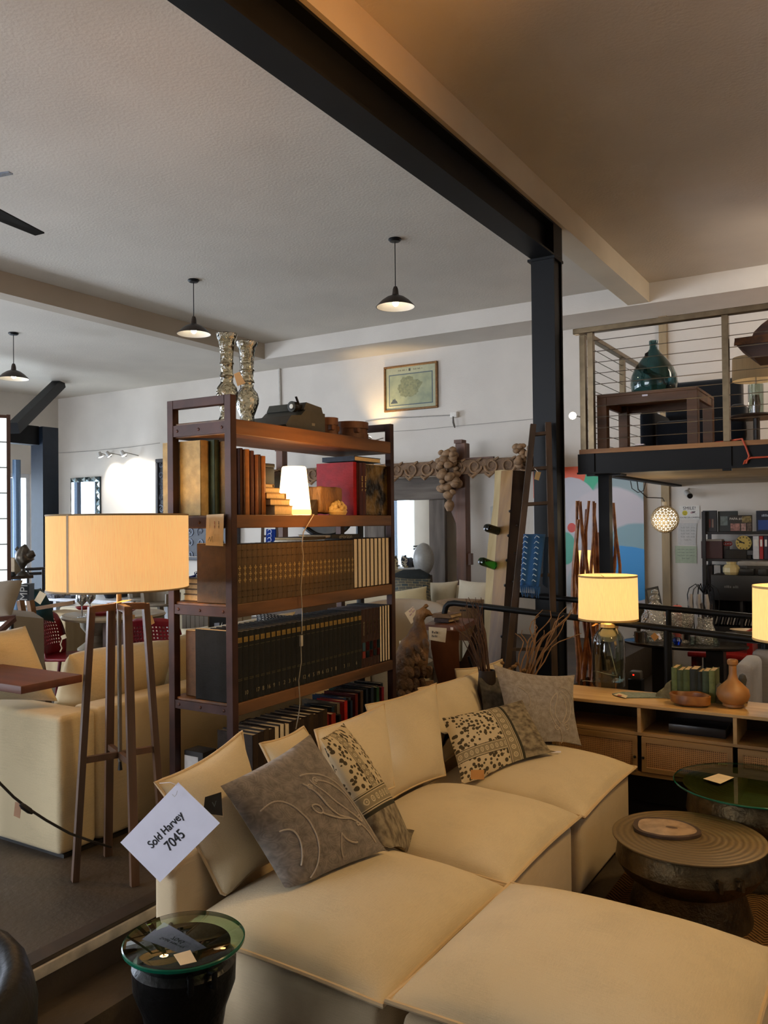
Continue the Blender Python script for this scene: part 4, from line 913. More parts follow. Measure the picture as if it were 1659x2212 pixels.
# price card hanging at the second shelf
q = [PY(446, 1112, 3.035), PY(483, 1110, 3.03), PY(482, 1180, 3.035), PY(444, 1178, 3.03)]
tc_ = card('paper_label', 'long cream price card hanging from the bookcase second shelf end', 'tag', q, m_tagcream)
fn = V((0, -.0015, 0))
for (px, py, w_) in ((473, 1137, .05), (473, 1150, .035), (463, 1135, .04), (470, 1165, .03), (455, 1162, .03)):
    pass
squig(PY(472, 1126, 3.03) + fn, (0, 0, -1), (1, 0, 0), .035, .006, plain('5e4836'), tc_)
squig(PY(463, 1126, 3.03) + fn, (0, 0, -1), (1, 0, 0), .035, .006, plain('9a4a38'), tc_)
squig(PY(453, 1122, 3.03) + fn, (0, 0, -1), (1, 0, 0), .04, .003, plain('9a8060'), tc_)
for k in range(4): squig(PY(473 - 3.5 * k, 1153, 3.03) + fn, (0, 0, -1), (1, 0, 0), .04, .002, plain('9a8060'), tc_)
MB().tube([PY(449, 1168, 3.028), PY(453, 1160, 3.028), PY(455, 1170, 3.028), PY(458, 1158, 3.028), PY(460, 1172, 3.028)], .0008, 4).build('signature', plain('5a4a3c'), tc_)
# ================================================================ ceiling things
m_shd = mat('bronze_enamel', '3a3029', .35, .5, var=.12); m_white_in = mat('white_enamel', 'e8e2d6', .5, var=.02)
bulb_m = emit('pendant_bulb', 'fff0d8', 22)
def pendant(label, px, pyc, pyb, zc, proto=None):
    c = PZ(px, pyc, zc - .02); d = (c - EYE).dot(FW); zb = P(px, pyb, d).z + .02
    if proto is not None: pass
    t = T('pendant_lamp', label, 'lamp', (c.x, c.y, zc), 'pendant lamps with dark dish shades'); R = .2; b = V((c.x, c.y, zb)); hN = .2
    MB().lathe([(0, zc - .001), (.065, zc - .001), (.068, zc - .012), (.05, zc - .03), (.012, zc - .034), (0, zc - .034)], (c.x, c.y, 0), 28).build('canopy', m_black, t)
    MB().cyl((c.x, c.y, zb + hN), (c.x, c.y, zc - .03), .005, seg=8).build('cord', m_black, t)
    sh = MB().lathe([(.0, hN + .01), (.018, hN + .008), (.028, hN - .02), (.034, .125), (.05, .115), (.09, .1), (.14, .065), (.185, .02), (R, .003), (R, 0), (.183, .012), (.137, .055), (.088, .09), (.045, .105), (0, .105)], b, 40).build('shade', m_shd, t)
    MB().lathe([(R - .006, .0), (.181, .010), (.135, .052), (.086, .087), (.043, .102), (0, .102)], b, 40).build('shade_lining', m_white_in, sh)
    MB().ball(b + V((0, 0, .045)), .034, (1, 1, 1.2), 2).build('bulb', bulb_m, t)
    return b
pb1 = pendant('nearest dark dish pendant lamp, lit, above the framed map', 853, 520, 668, 4.5)
pb2 = pendant('dark dish pendant lamp over the bookcase glass vases', 418, 608, 726, 4.5)
pb3 = pendant('dark dish pendant lamp over the far street corner', 29, 722, 822, 4.25)
lamp('POINT', pb1 + V((0, 0, .05)), 5, 'ffe2b4', .035, name='pendant_bulb_light'); lamp('POINT', pb2 + V((0, 0, .05)), 1.5, 'ffe8cc', .035, name='pendant_bulb_light'); lamp('POINT', pb3 + V((0, 0, .05)), 1.5, 'ffe8cc', .035, name='pendant_bulb_light')
lamp('SPOT', pb1 + V((0, 0, .03)), 14, 'ffdba6', .05, pb1 + V((0, 0, -1)), 'pendant_light', 2.9, blend=.4)
lamp('SPOT', pb2 + V((0, 0, .03)), 5, 'ffe6c8', .05, pb2 + V((0, 0, -1)), 'pendant_light', 2.7)
lamp('SPOT', pb3 + V((0, 0, .03)), 5, 'ffe6c8', .05, pb3 + V((0, 0, -1)), 'pendant_light', 2.7)
# ceiling fan, hub left of the frame
t1 = PZ(97, 506, 3.86); hub = PZ(-150, 400, 3.9); hub.z = 3.9
t = T('ceiling_fan', 'dark ceiling fan whose two blade tips reach into the view', 'fan', (hub.x, hub.y, 4.5))
MB().lathe([(0, -.08), (.1, -.06), (.13, 0), (.1, .07), (0, .09)], hub, 28).build('motor', m_black, t); MB().cyl(hub + V((0, 0, .08)), (hub.x, hub.y, 4.49), .016, seg=10).build('downrod', m_black, t)
MB().lathe([(0, 4.42), (.06, 4.43), (.07, 4.495), (0, 4.495)], (hub.x, hub.y, 0), 20).build('canopy', m_black, t)
def blade(tip, wr, wt, dz, m):
    tip = V(tip); d = (tip - hub); d.z = 0; ln = d.length; d.normalize(); s = V((-d.y, d.x, 0)); a = hub + d * .12
    tw = V((0, 0, 1)) * dz
    q = [a - s * wr + tw * wr, a + s * wr - tw * wr, hub + d * (ln - .03) + s * wt - tw * wt + V((0, 0, tip.z - hub.z)), hub + d * ln - s * wt * .8 + tw * wt + V((0, 0, tip.z - hub.z))]
    MB().prism(q, (0, 0, .01)).build('blade', m, t)
blade(PZ(90, 508, 3.87), .085, .035, .25, m_black)
blade(PZ(27, 374, 3.93), .09, .05, -.25, plain('8a94a3', .25, .4))
blade(hub + (hub - (t1 + PZ(27, 374, 3.93)) / 2) * .9, .085, .04, .25, m_black)
# ================================================================ on the back wall
YW = 11.095
q = [PY(831, 793, YW), PY(946, 781, YW), PY(944, 884, YW), PY(831, 889, YW)]
x0, x1 = q[0].x, q[1].x; z1 = (q[0].z + q[1].z) / 2; z0 = (q[2].z + q[3].z) / 2
t = T('framed_map', 'antique map print in a narrow gilt wood frame on the back wall', 'picture', ((x0 + x1) / 2, YW, z0))
mf = mat('gilt_wood_frame', '7a5426', .4, .2, var=.2, scale=30)
w_ = .032
for a in ((x0, x1, z1 - w_, z1), (x0, x1, z0, z0 + w_), (x0, x0 + w_, z0 + w_, z1 - w_), (x1 - w_, x1, z0 + w_, z1 - w_)): MB().bx(a[0], a[1], YW - .04, YW, a[2], a[3], .006, 1).build('frame_bar', mf, t)
MB().bx(x0 + w_, x1 - w_, YW - .015, YW - .004, z0 + w_, z1 - w_).build('print', plain('a9a98a', .6), t)
ix0, ix1, iz0, iz1 = x0 + .085, x1 - .085, z0 + .085, z1 - .135
MB().bx(ix0, ix1, YW - .0165, YW - .0152, iz0, iz1).build('map_border', plain('4f5d63'), t); MB().bx(ix0 + .015, ix1 - .015, YW - .018, YW - .0166, iz0 + .015, iz1 - .015).build('map_field', mat('map_field', 'a3a581', .6, col2='8a9277', scale=7, detail=6), t)
rnd = random.Random(4); land = []
cx_, cz_ = (ix0 + ix1) / 2 - .02, (iz0 + iz1) / 2 + .03
for i in range(40):
    a_ = 2 * PI * i / 40; r_ = 1 + .35 * NZ.noise(V((math.cos(a_) * 1.6, math.sin(a_) * 1.6, 2))) + .2 * NZ.noise(V((math.cos(a_) * 5, math.sin(a_) * 5, 1)))
    land.append((cx_ + math.cos(a_) * .2 * r_, YW - .0188, cz_ + math.sin(a_) * .15 * r_))
MB().prism(land, (0, .0007, 0)).build('land_shape', mat('land', '6f7458', .6, col2='8d8e66', scale=30, detail=6), t)
MB().prism([(ix0 + .03 + .13 * i / 12, YW - .0188, iz0 + .04 + .07 * math.sin(PI * i / 12) * (1 + .2 * math.sin(i * 2))) for i in range(13)], (0, .0007, 0)).build('cartouche', plain('454c4a'), t)
squig((cx_ - .2, YW - .0156, z1 - .09), (1, 0, 0), (0, 0, 1), .16, .022, plain('70705a'), t); squig((cx_ + .07, YW - .0156, z1 - .09), (1, 0, 0), (0, 0, 1), .16, .022, plain('70705a'), t)
MB().bx(cx_ - .012, cx_ + .022, YW - .0162, YW - .0152, z1 - .1, z1 - .06).build('crest_mark', plain('4c4c40'), t)
# surface wiring and spot heads
def wire(label, pts, r=.006, name='wall_wire', m=None):
    o = MB().tube(pts, r, 6).build(name, m or plain('a09a92')); return tag(o, label, 'cable')
wire('long grey cable clipped along the wall over the mosaic mirror', [PY(120, 979, 11.085), PY(200, 974, 11.085), PY(280, 966, 11.085), PY(345, 957, 11.085)])
wire('cable conduit running from the bookcase top to the white wall box', [PY(790, 910, 11.08), PY(860, 903, 11.08), PY(930, 899, 11.08), PY(973, 897, 11.08)], .009)
wire('thin slack cable below the white wall box', [PY(845, 932, 11.08), PY(900, 929, 11.08), PY(960, 923, 11.08), PY(1035, 916, 11.08), PY(1110, 909, 11.08), PY(1155, 905, 11.08)], .004)
c = PY(981, 896, 11.05)
t = T('junction_box', 'white electrical box on the back wall with a short hanging plug', 'electrical box', c)  # electrical junction box fixed to the wall
MB().box(c, (.11, .07, .085), .008).build('body', plain('dcd6cc', .5), t); MB().tube([c + V((0, -.036, -.03)), c + V((.01, -.05, -.12)), c + V((.02, -.04, -.17)), c + V((.03, -.04, -.2))], [.01, .016, .016, .008], 8).build('plug', plain('5a554d'), t)
def spothead(label, px, py, y, tgt, power=20, col='fff0dc', r=.045, visible=True, glow=18, aim=1.3):
    c = PY(px, py, y); t = T('spotlight', label, 'spotlight', c, 'small white wall spotlights'); d = (V(tgt) - c).normalized()
    MB().cyl(c - d * .1, c, r * .7, r, 16).build('head', plain('b9b4ac', .4), t)
    MB().cyl(c - d * .09, V((c.x, 11.098, c.z + .02)), .009, seg=8).build('arm', plain('8f8a82', .4), t)
    MB().cyl(c + d * .001, c + d * .004, r * .92, seg=16).build('lens', emit('spot_lens_%d' % px, 'fff2dd', glow), t)
    if power: lamp('SPOT', c + d * .03, power, col, .04, tgt, 'spot_beam', aim, blend=1.0)
    return c
g = PY(300, 1060, 11.1)
spothead('wall spotlight, first of the trio above the bright patch by the mosaic mirror', 218, 987, 10.85, g + V((-.5, 0, -.2)), 60, 'fff6ea', .05, aim=1.9)
spothead('wall spotlight, middle of the trio above the bright wall patch', 237, 985, 10.7, g, 75, 'fff6ea', .05, aim=2.0)
spothead('wall spotlight, last of the trio above the bright wall patch', 268, 984, 10.75, g + V((.5, 0, -.4)), 75, 'fff6ea', .05, aim=2.0)
spothead('wall spotlight shining up beside the framed map', 797, 945, 10.7, PY(835, 830, 11.1), 38, 'ffd99a', .045, aim=1.6)
spothead('bright bare spotlight between black column and mezzanine', 1237, 898, 10.6, EYE + V((0, 2, -1.0)), 7, 'ffdba0', .05, glow=40)
# ---- mosaic mirror
m_mir = D.materials.new('mirror'); m_mir.use_nodes = True; b_ = m_mir.node_tree.nodes['Principled BSDF']; b_.inputs['Metallic'].default_value = 1; b_.inputs['Roughness'].default_value = .02; b_.inputs['Base Color'].default_value = (.92, .95, .96, 1)
q = [PY(154, 1033, 11.07), PY(216, 1029, 11.07), PY(214, 1190, 11.07)]
x0, x1, z1, z0 = q[0].x, q[1].x, (q[0].z + q[1].z) / 2, q[2].z
t = T('wall_mirror', 'tall mirror framed in faceted dark and silver mosaic triangles', 'mirror', ((x0 + x1) / 2, 11.07, z0))
MB().bx(x0, x1, 11.055, 11.098, z0, z1).build('backing', plain('27343a', .3, .4), t)
MB().box(((x0 + x1) / 2, 11.03, (z0 + z1) / 2), (x1 - x0 - .19, .004, z1 - z0 - .19), 0, 1, Matrix.Rotation(math.radians(5), 3, 'Z')).build('glass', m_mir, t)
mt = [plain('26373b', .2, .6), plain('8fa0a2', .15, .8), plain('4a5250', .25, .6), plain('c5cdc9', .2, .7)]
def tri_run(xa, xb, za, zb, n, vert):
    for i in range(n):
        for k in range(2):
            f0, f1 = i / n, (i + 1) / n
            if vert: c4 = [(xa, za + (zb - za) * f0), (xb, za + (zb - za) * f0), (xb, za + (zb - za) * f1), (xa, za + (zb - za) * f1)]
            else: c4 = [(xa + (xb - xa) * f0, za), (xa + (xb - xa) * f1, za), (xa + (xb - xa) * f1, zb), (xa + (xb - xa) * f0, zb)]
            cc = (sum(p[0] for p in c4) / 4, sum(p[1] for p in c4) / 4)
            for j in ((0, 1) if k == 0 else (2, 3)):
                mti.append((i * 3 + j + k) % 4); mbs.face([(c4[j][0], 11.053, c4[j][1]), (c4[(j + 1) % 4][0], 11.053, c4[(j + 1) % 4][1]), (cc[0], 11.035, cc[1])])
mbs = MB(); mti = []
tri_run(x0, x1, z1 - .1, z1, 6, False); tri_run(x0, x1, z0, z0 + .1, 6, False); tri_run(x0, x0 + .1, z0 + .1, z1 - .1, 11, True); tri_run(x1 - .1, x1, z0 + .1, z1 - .1, 11, True)
mbs.bm.faces.ensure_lookup_table()
for f_, k_ in zip(mbs.bm.faces, mti): f_.material_index = k_
bmesh.ops.remove_doubles(mbs.bm, verts=mbs.bm.verts, dist=.001); mbs.build('mosaic_frame', mt, t, ang=0)
# ---- dark carved panel
q0, q1 = PY(338, 992, 11.0), PY(512, 1212, 11.0)
t = T('carved_wall_art', 'large dark carved wood wall panel with swirling relief behind the bookcase', 'wall panel', ((q0.x + q1.x) / 2, 11.0, q1.z))
m_cv = mat('dark_carved_wood', '2b2a30', .45, var=.3, scale=20); m_cv2 = mat('carved_highlight', '565a68', .35, .2, var=.2)
MB().bx(q0.x, q1.x, 11.0, 11.09, q1.z, q0.z).build('board', m_cv, t)
mb = MB(); rnd = random.Random(3)
for r_ in range(9):
    for c_ in range(8):
        px_, pz_ = q0.x + (c_ + .5) * (q1.x - q0.x) / 8, q1.z + (r_ + .5) * (q0.z - q1.z) / 9
        a0 = rnd.random() * 6; mb.tube([(px_ + x_, 10.998, pz_ + z_) for x_, z_ in spiral(0, 0, .085, a0, 1.1, 1 if (r_ + c_) % 2 else -1, 10)], .014, 5)
mb.build('relief_pattern', m_cv2, t)
for a in ((q0.x, q1.x, q0.z - .07, q0.z), (q0.x, q1.x, q1.z, q1.z + .07), (q0.x, q0.x + .07, q1.z + .07, q0.z - .07), (q1.x - .07, q1.x, q1.z + .07, q0.z - .07)): MB().bx(a[0], a[1], 10.96, 10.999, a[2], a[3], .01, 1).build('border', m_cv, t)
# ---- weathered wood mirror leaning on the wall
YM = 10.75
xa, xb, xc, xd_ = PY(786, 1100, YM).x, PY(830, 1100, YM).x, PY(926, 1100, YM).x, PY(961, 1100, YM).x
za, zb, zc_, zd = PY(900, 1032, YM).z, PY(900, 1080, YM).z, PY(900, 1245, YM).z, .02
m_wea = wood('weathered_grey_wood', '6b6055', '4a4038', 'Z', 10, .8); m_weax = wood('weathered_grey_wood_x', '6b6055', '4a4038', 'X', 10, .8)
t = T('floor_mirror', 'big leaning mirror in a wide weathered plank frame', 'mirror', ((xa + xd_) / 2, YM, 0))
MB().bx(xa, xd_, YM, YM + .07, zb, za, .01, 1).build('top_plank', m_weax, t); MB().bx(xa, xd_, YM, YM + .07, zd, .3, .01, 1).build('bottom_plank', m_weax, t)
MB().bx(xa, xb, YM, YM + .07, .3005, zb - .0005, .01, 1).build('side_plank', m_wea, t); MB().bx(xc, xd_, YM, YM + .07, .3005, zb - .0005, .01, 1).build('side_plank', m_wea, t)
MB().bx(xb - .01, xc + .01, YM + .03, YM + .04, .3, zb + .01).build('glass', m_mir, t)
# ---- carved frieze on timber posts
m_tk = mat('carved_teak', '6d5238', .75, var=.3, scale=14, bump=.4, bscale=50); m_tk2 = mat('carved_teak_light', '86684a', .75, var=.25, scale=18)
YF = 10.45
fz0, fz1 = PY(1060, 1022, YF).z, PY(1060, 990, YF).z; fx0, fx1 = PY(556, 1000, YF).x, PY(1196, 1000, YF).x
t = T('carved_frieze', 'long antique carved wood frieze of scrolls spanning timber posts', 'carving', ((fx0 + fx1) / 2, YF, 0))
MB().bx(fx0, fx1, YF, YF + .05, fz0, fz1, .006, 1).build('board', m_tk, t)
for seg_ in range(4):
    mb = MB(); n_ = 5; L_ = (fx1 - fx0) / 4
    for i in range(n_):
        cx_ = fx0 + L_ * seg_ + L_ * (i + .5) / n_; zc2 = (fz0 + fz1) / 2; R_ = min(L_ / n_ * .5, (fz1 - fz0) * .52)
        mb.tube([(x_, YF - .012, z_) for x_, z_ in spiral(cx_, zc2, R_, (i % 2) * PI, 1.6, 1 if i % 2 else -1, 22)], [R_ * .17 - k_ * .0008 for k_ in range(23)], 6)
        mb.tube([(cx_ - R_ * .9, YF - .01, fz0 + .0), (cx_ - R_ * .3, YF - .02, fz0 - .04), (cx_ + R_ * .4, YF - .01, fz0 + .01)], [.02, .028, .012], 6)
        mb.tube([(cx_ + R_ * .5, YF - .01, fz1 - .02), (cx_ + R_, YF - .015, fz1 + .01)], [.022, .012], 6)
    mb.build('scroll_pattern', m_tk2, t)
def bracket(px, py, s, n=24, seed=1):
    mb = MB(); r_ = random.Random(seed); c = PY(px, py, YF - .1)
    for i in range(n): mb.ball(c + V(((r_.random() - .5) * s * .9, (r_.random() - .5) * s * .5, (r_.random() - .5) * s * 1.1)), s * (.15 + .13 * r_.random()), (1, .8, .8), 2)
    mb.jitter(s * .05, 14, seed); return mb
for px, py, s, sd in ((966, 993, .26, 2), (968, 1045, .3, 3), (1133, 985, .24, 4), (580, 1038, .3, 5)): bracket(px, py, s, 26, sd).build('bracket_carving', m_tk2, t)
c = PY(971, 1085, YF - .1)
mb = MB().lathe([(0, -.14), (.04, -.12), (.075, -.05), (.06, 0), (.03, .03), (.045, .06), (.04, .12), (.055, .14), (0, .15)], c, 10); mb.jitter(.02, 20, 2); mb.build('lotus_drop', m_tk2, t)
m_post = wood('reddish_post_wood', '6a4229', '4a2c1a', 'Z', 10)
def post(pxl, pxr, ptop, nm):
    a, b2 = PY(pxl, 1100, YF + .12).x, PY(pxr, 1100, YF + .12).x; zt_ = PY(pxl, ptop, YF + .1).z
    MB().bx(a, b2, YF + .06, YF + .06 + (b2 - a), .012, zt_, .006, 1).build('post', m_post, t)
    MB().bx(a - .02, b2 - .05, YF + .06, YF + .05 + (b2 - a), zt_, zt_ + .05).build('tenon', m_post, t)
    MB().prism([(a + .02, YF + .07, fz0 - .75), (a - .11, YF + .07, fz0 - .45), (a - .12, YF + .07, fz0 - .1), (a, YF + .07, fz0)], (0, .06, 0)).build('brace', m_post, t)
    MB().bx(a - .3, b2 + .3, YF + .04, YF + .09 + (b2 - a), .012, .16, .01, 1).build('foot', m_post, t)
    MB().bx(b2, b2 + .05, YF + .1, YF + .18, 1.0, 1.16).build('peg', m_post, t)
post(989, 1010, 958, 'r'); post(602, 616, 975, 'l')
MB().bx(PY(985, 990, YF).x, PY(1062, 990, YF).x, YF + .055, YF + .1, fz1 - .02, fz1 + .03).build('upper_rail', m_post, t)
# ---- ladder behind the pan, seen through the bookcase, with blue cloth
def ladder(label, b0, b1, t0, t1, n, w=.045, m=None, group=None, name='ladder'):
    t = T(name, label, 'ladder', (b0 + b1) / 2, group); m = m or m_post
    up = (b1 - b0).cross(t0 - b0).normalized()
    MB().bar(b0, t0, w, w * .8, up).build('rail', m, t); MB().bar(b1, t1, w, w * .8, up).build('rail', m, t)
    for i in range(n):
        f = (i + .7) / n; MB().bar(b0.lerp(t0, f), b1.lerp(t1, f), w * .55, w * .75, up).build('rung', m, t)
    return t
ladder('narrow ladder glimpsed through the bookcase gap with royal blue cloth', P(560, 1500, 7.9), P(606, 1500, 7.9), P(569, 1085, 8.4), P(597, 1085, 8.4), 7, .03, plain('4a3828'), None)
q = [P(575, 1143, 8.1), P(594, 1143, 8.1), P(594, 1180, 8.05), P(574, 1180, 8.05)]
t = T('blanket', 'royal blue cloth with pale ring motifs seen through the bookcase', 'blanket', (q[2] + q[3]) / 2); MB().prism(q, (0, .02, 0)).build('cloth', fabric('royal_blue', '1c3d94'), t)
for k in range(4): MB().tube([q[0].lerp(q[3], (k + .6) / 4.2) + (q[1] - q[0]) * .45 + V((math.cos(a_) * .022, -.008, math.sin(a_) * .022)) for a_ in [2 * PI * j / 12 for j in range(12)]], .004, 5, closed=True).build('ring_pattern', plain('b8c4e0'), t)
# dark round tray / pan standing on a post, basket, seen through the gap
c = P(705, 1112, 6.2); t = T('round_mirror', 'dark rimmed round tilting mirror seen under the second shelf', 'mirror', (c.x, c.y, 0))
MB().lathe([(0, 0), (.17, 0), (.18, .02), (.2, .03), (.21, .02), (.2, .0), (.18, -.03), (0, -.04)], (0, 0, 0), 40).build('dish', mat('dark_bowl', '23272c', .3, .5), t, local=True)
MB().lathe([(0, .006), (.165, .006)], (0, 0, 0), 40).build('glass', plain('8b98a5', .15, .6), t, local=True)
rot = (EYE - c).to_track_quat('Z', 'Y').to_matrix().to_4x4() @ Matrix.Rotation(-.5, 4, 'X')
for o in t.children: o.data.transform(Matrix.Translation((0, 0, c.z)) @ rot)
MB().cyl((c.x + .1, c.y + .3, 0.001), (c.x + .1, c.y + .3, c.z), .03, seg=10).build('stand', m_black, t)
c = P(640, 1192, 7.2); t = T('basket', 'round tan basket with pale rim seen behind the gilt volumes', 'basket', (c.x, c.y, c.z - .25))
MB().lathe([(0, -.25), (.12, -.25), (.2, -.08), (.2, .06), (.15, .1), (0, .11)], c, 28, (1, 1)).build('body', mat('tan_weave', 'a6784a', .8, var=.2, scale=40, bump=.4), t)
MB().lathe([(.16, .098), (.19, .07), (.205, .08), (.17, .112), (.16, .098)], c, 28).build('rim', plain('d8d0c0'), t)
o = MB().bx(c.x - .25, c.x + .25, c.y - .25, c.y + .25, .001, c.z - .252, .01).build('pedestal', plain('4a3a2c')); tag(o, 'brown block pedestal under the round basket behind the bookcase', 'pedestal')
# ================================================================ beyond the bookcase: sofa, armchair, console, peacock
m_oat = fabric('oat_linen', 'b8aa8e'); m_oat2 = fabric('pale_cotton', 'c9bfa8'); m_greyf = fabric('greige_linen', '94897a')
sb = PY(1000, 1250, 9.2)
t = T('sofa', 'pale oat sofa along the wall beneath the big plank mirror', 'sofa', (-4.6, 8.5, 0))
X0, X1 = PY(835, 1300, 9.0).x - .6, PY(1075, 1300, 9.0).x
MB().bx(X0, X1, 8.0, 8.85, .1, .44, .03).build('base', m_oat, t); MB().bx(X0, X1, 8.86, 9.05, .1, .84, .04).build('back', m_oat, t)
MB().bx(X0 - .17, X0 - .01, 8.0, 9.05, .1, .6, .04).build('arm', m_oat, t); MB().bx(X1 + .01, X1 + .17, 8.0, 9.05, .1, .6, .04).build('arm', m_oat, t)
for x in (X0 + .1, X1 - .1):
    for y in (8.05, 8.95): MB().cyl((x, y, .001), (x, y, .1), .02, seg=8).build('leg', m_black, t)
def pad4(label, px, d, t_, m, cat='cushion', group=None, name='cushion', **k): return cushion(name, label, cat, [P(a, b2, dd) for (a, b2), dd in zip(px, d if isinstance(d, (list, tuple)) else [d] * 4)], t_, m, None, 0, group, **k)
g = 'scatter cushions on the pale oat sofa'
pad4('plain oat cushion between patchwork pillow and square pale one', [(926, 1258), (990, 1254), (982, 1322), (930, 1322)], [9.9, 9.7, 9.55, 9.75], .2, m_oat, group=g, seed=41)
pad4('pale square cushion nearest the live-edge wine rack', [(992, 1252), (1066, 1258), (1066, 1325), (984, 1322)], [9.65, 9.35, 9.2, 9.5], .2, m_oat2, group=g, seed=42)
m_patch = None
def patch_mat():
    m, nt, b = newmat('patchwork'); b.inputs['Roughness'].default_value = .95
    uv = N(nt, 'ShaderNodeUVMap'); br = N(nt, 'ShaderNodeTexBrick', i_Scale=2.6); br.inputs['Mortar Size'].default_value = .012; br.offset = .4
    br.inputs['Color1'].default_value = lin('5f5a4c'); br.inputs['Color2'].default_value = lin('39464c'); br.inputs['Mortar'].default_value = lin('a89a72'); L(nt, uv.outputs[0], br.inputs['Vector']); L(nt, br.outputs[0], b.inputs['Base Color']); return m
pad4('slate and olive patchwork pillow on the pale oat sofa', [(848, 1246), (930, 1250), (936, 1318), (852, 1320)], [9.7, 9.7, 9.55, 9.55], .2, patch_mat(), 'pillow', g, 'pillow', seed=43)
pad4('pale pillow with pointed corner in front of the patchwork pillow', [(836, 1280), (922, 1266), (926, 1308), (840, 1318)], [9.35, 9.35, 9.25, 9.25], .16, fabric('pale_gold_cotton', 'cdbf98'), 'pillow', g, 'pillow', seed=44)
t = T('cushion_roll', 'dark fluffy throw along the mirror base behind the sofa cushions', 'throw', PY(893, 1250, 8.96)); cc = PY(893, 1246, 9.86)
MB().tube([PY(850, 1247, 8.96), PY(875, 1243, 8.96), PY(905, 1242, 8.96), PY(927, 1247, 8.96)], [.05, .07, .07, .04], 10).jitter(.02, 12).build('throw', mat('dark_fluff', '121715', .95, var=.3, scale=40), t)
o = MB().ball(PY(915, 1208, 10.2), .2, (.75, .75, 1.15), 3).build('vase_body', plain('8d8c88', .35)); o.name = 'floor_vase'; tag(o, 'smooth grey egg shaped vase before the plank mirror', 'vase')
gv = o; MB().cyl((gv.location.x, gv.location.y, .45), (gv.location.x, gv.location.y, gv.location.z + .01), .14, .12, 20).build('stand', plain('4c4238'), gv)
# greige armchair with tag
ac_ = P(868, 1400, 7.0); ac_.z = 0
t = T('armchair', 'greige barrel armchair with white price sheet, between bookcase and peacock', 'armchair', ac_)
mb = MB(); prev = None; hh = P(870, 1302, 7.0).z
for i in range(19):
    a_ = math.radians(150 - i * 240 / 18 + 90); d = V((math.cos(a_), math.sin(a_), 0)); z_ = hh - .12 * abs(i - 9) / 9 * (abs(i - 9) / 9)
    ring = [mb.bm.verts.new(ac_ + d * r_ + V((0, 0, zz))) for r_, zz in ((.30, .12), (.42, .12), (.43, z_ - .04), (.39, z_), (.33, z_), (.30, z_ - .04))]
    if prev:
        for k in range(6): mb.bm.faces.new((prev[k], prev[(k + 1) % 6], ring[(k + 1) % 6], ring[k]))
    else: mb.bm.faces.new(ring)
    prev = ring
mb.bm.faces.new(prev[::-1]); mb.build('shell', m_greyf, t, ang=60)
MB().lathe([(0, .14), (.29, .14), (.29, .4), (.26, .44), (0, .45)], ac_, 28).build('seat', m_oat, t)
MB().lathe([(0, .001), (.3, .001), (.3, .118), (0, .118)], ac_, 28).build('plinth', m_black, t)
tg = card('price_sheet', 'white price sheet pinned at an angle on the greige armchair', 'tag', [P(874, 1324, 6.5), P(892, 1310, 6.5), P(906, 1331, 6.5), P(888, 1348, 6.5)], m_tagcream)
squig(P(885, 1323, 6.49), (.7, 0, .7), (-.5, 0, .6), .05, .012, plain('8a5a58'), tg); squig(P(886, 1331, 6.49), (.7, 0, .7), (-.5, 0, .6), .06, .012, plain('8a5a58'), tg)
pad4('rolled pale seat cushion showing below the armchair price sheet', [(862, 1384), (900, 1380), (905, 1430), (862, 1435)], [6.7, 6.7, 6.65, 6.6], .14, m_oat2, seed=46, name='seat_cushion')
# peacock carving
m_pea = mat('carved_brown_wood', '7a5730', .7, col2='4a3119', scale=9, bump=.8, bscale=22, bdist=.03)
D0 = 6.1
def pk(px, py, dd=0): return P(px, py, D0 + dd)
base = PZ(893, 1560, 0) if False else V((P(893, 1500, D0).x, P(893, 1500, D0).y, 0))
t = T('peacock_statue', 'carved brown wooden peacock statue with crest, standing behind the sofa', 'statue', base)
pts = [(866, 1540, .045), (872, 1500, .075), (880, 1462, .115), (888, 1425, .125), (897, 1395, .11), (904, 1372, .075), (906, 1352, .048), (905, 1338, .04), (909, 1328, .048), (917, 1324, .042), (926, 1326, .024), (934, 1329, .006)]
mb = MB().tube([pk(a, b2) for a, b2, r_ in pts], [r_ for a, b2, r_ in pts], 18); bmesh.ops.subdivide_edges(mb.bm, edges=[e for e in mb.bm.edges], cuts=1, use_grid_fill=True); mb.jitter(.012, 22, 4)
mb.build('body', m_pea, t, ang=70)
mb = MB().prism([pk(905, 1316), pk(911, 1320), pk(922, 1310), pk(918, 1305), pk(913, 1311)], (0, .03, 0)); mb.build('crest', m_pea, t)
r_ = random.Random(8)
for row in range(5):
    for k in range(4 + row % 2):
        f = row / 5; cx_ = 868 + 10 * f + k * 13 - row * .5; cy_ = 1530 - row * 26
        if row > 3 and k > 2: continue
        c = pk(cx_, cy_, -.1 - .02 * math.sin(k)); MB().ball(c, .036, (1, .35, 1.5), 2, Matrix.Rotation(.25 * (k - 2), 3, 'Y')).build('feather', m_pea, t)
for k in range(7):
    c = pk(884 + k * 6, 1408 + (k % 3) * 12 - k * 3, -.125); MB().ball(c, .026, (1, .4, 1.5), 2, Matrix.Rotation(-.5, 3, 'Y')).build('wing_feather', m_pea, t)
MB().tube([pk(900, 1440), pk(908, 1470), pk(905, 1500), pk(907, 1560)], [.05, .03, .028, .03], 10).build('leg', m_pea, t)
mb = MB().tube([pk(860, 1500), pk(895, 1490), pk(938, 1478)], [.05, .055, .03], 10); mb.jitter(.01, 15, 2); mb.build('perch', m_pea, t)
bz = MB().lathe([(0, .001), (.16, .001), (.15, .1), (.1, .2), (.09, pk(895, 1500).z), (0, pk(895, 1490).z)], base, 16); bz.jitter(.02, 9, 3); bz.build('stump', m_pea, t)
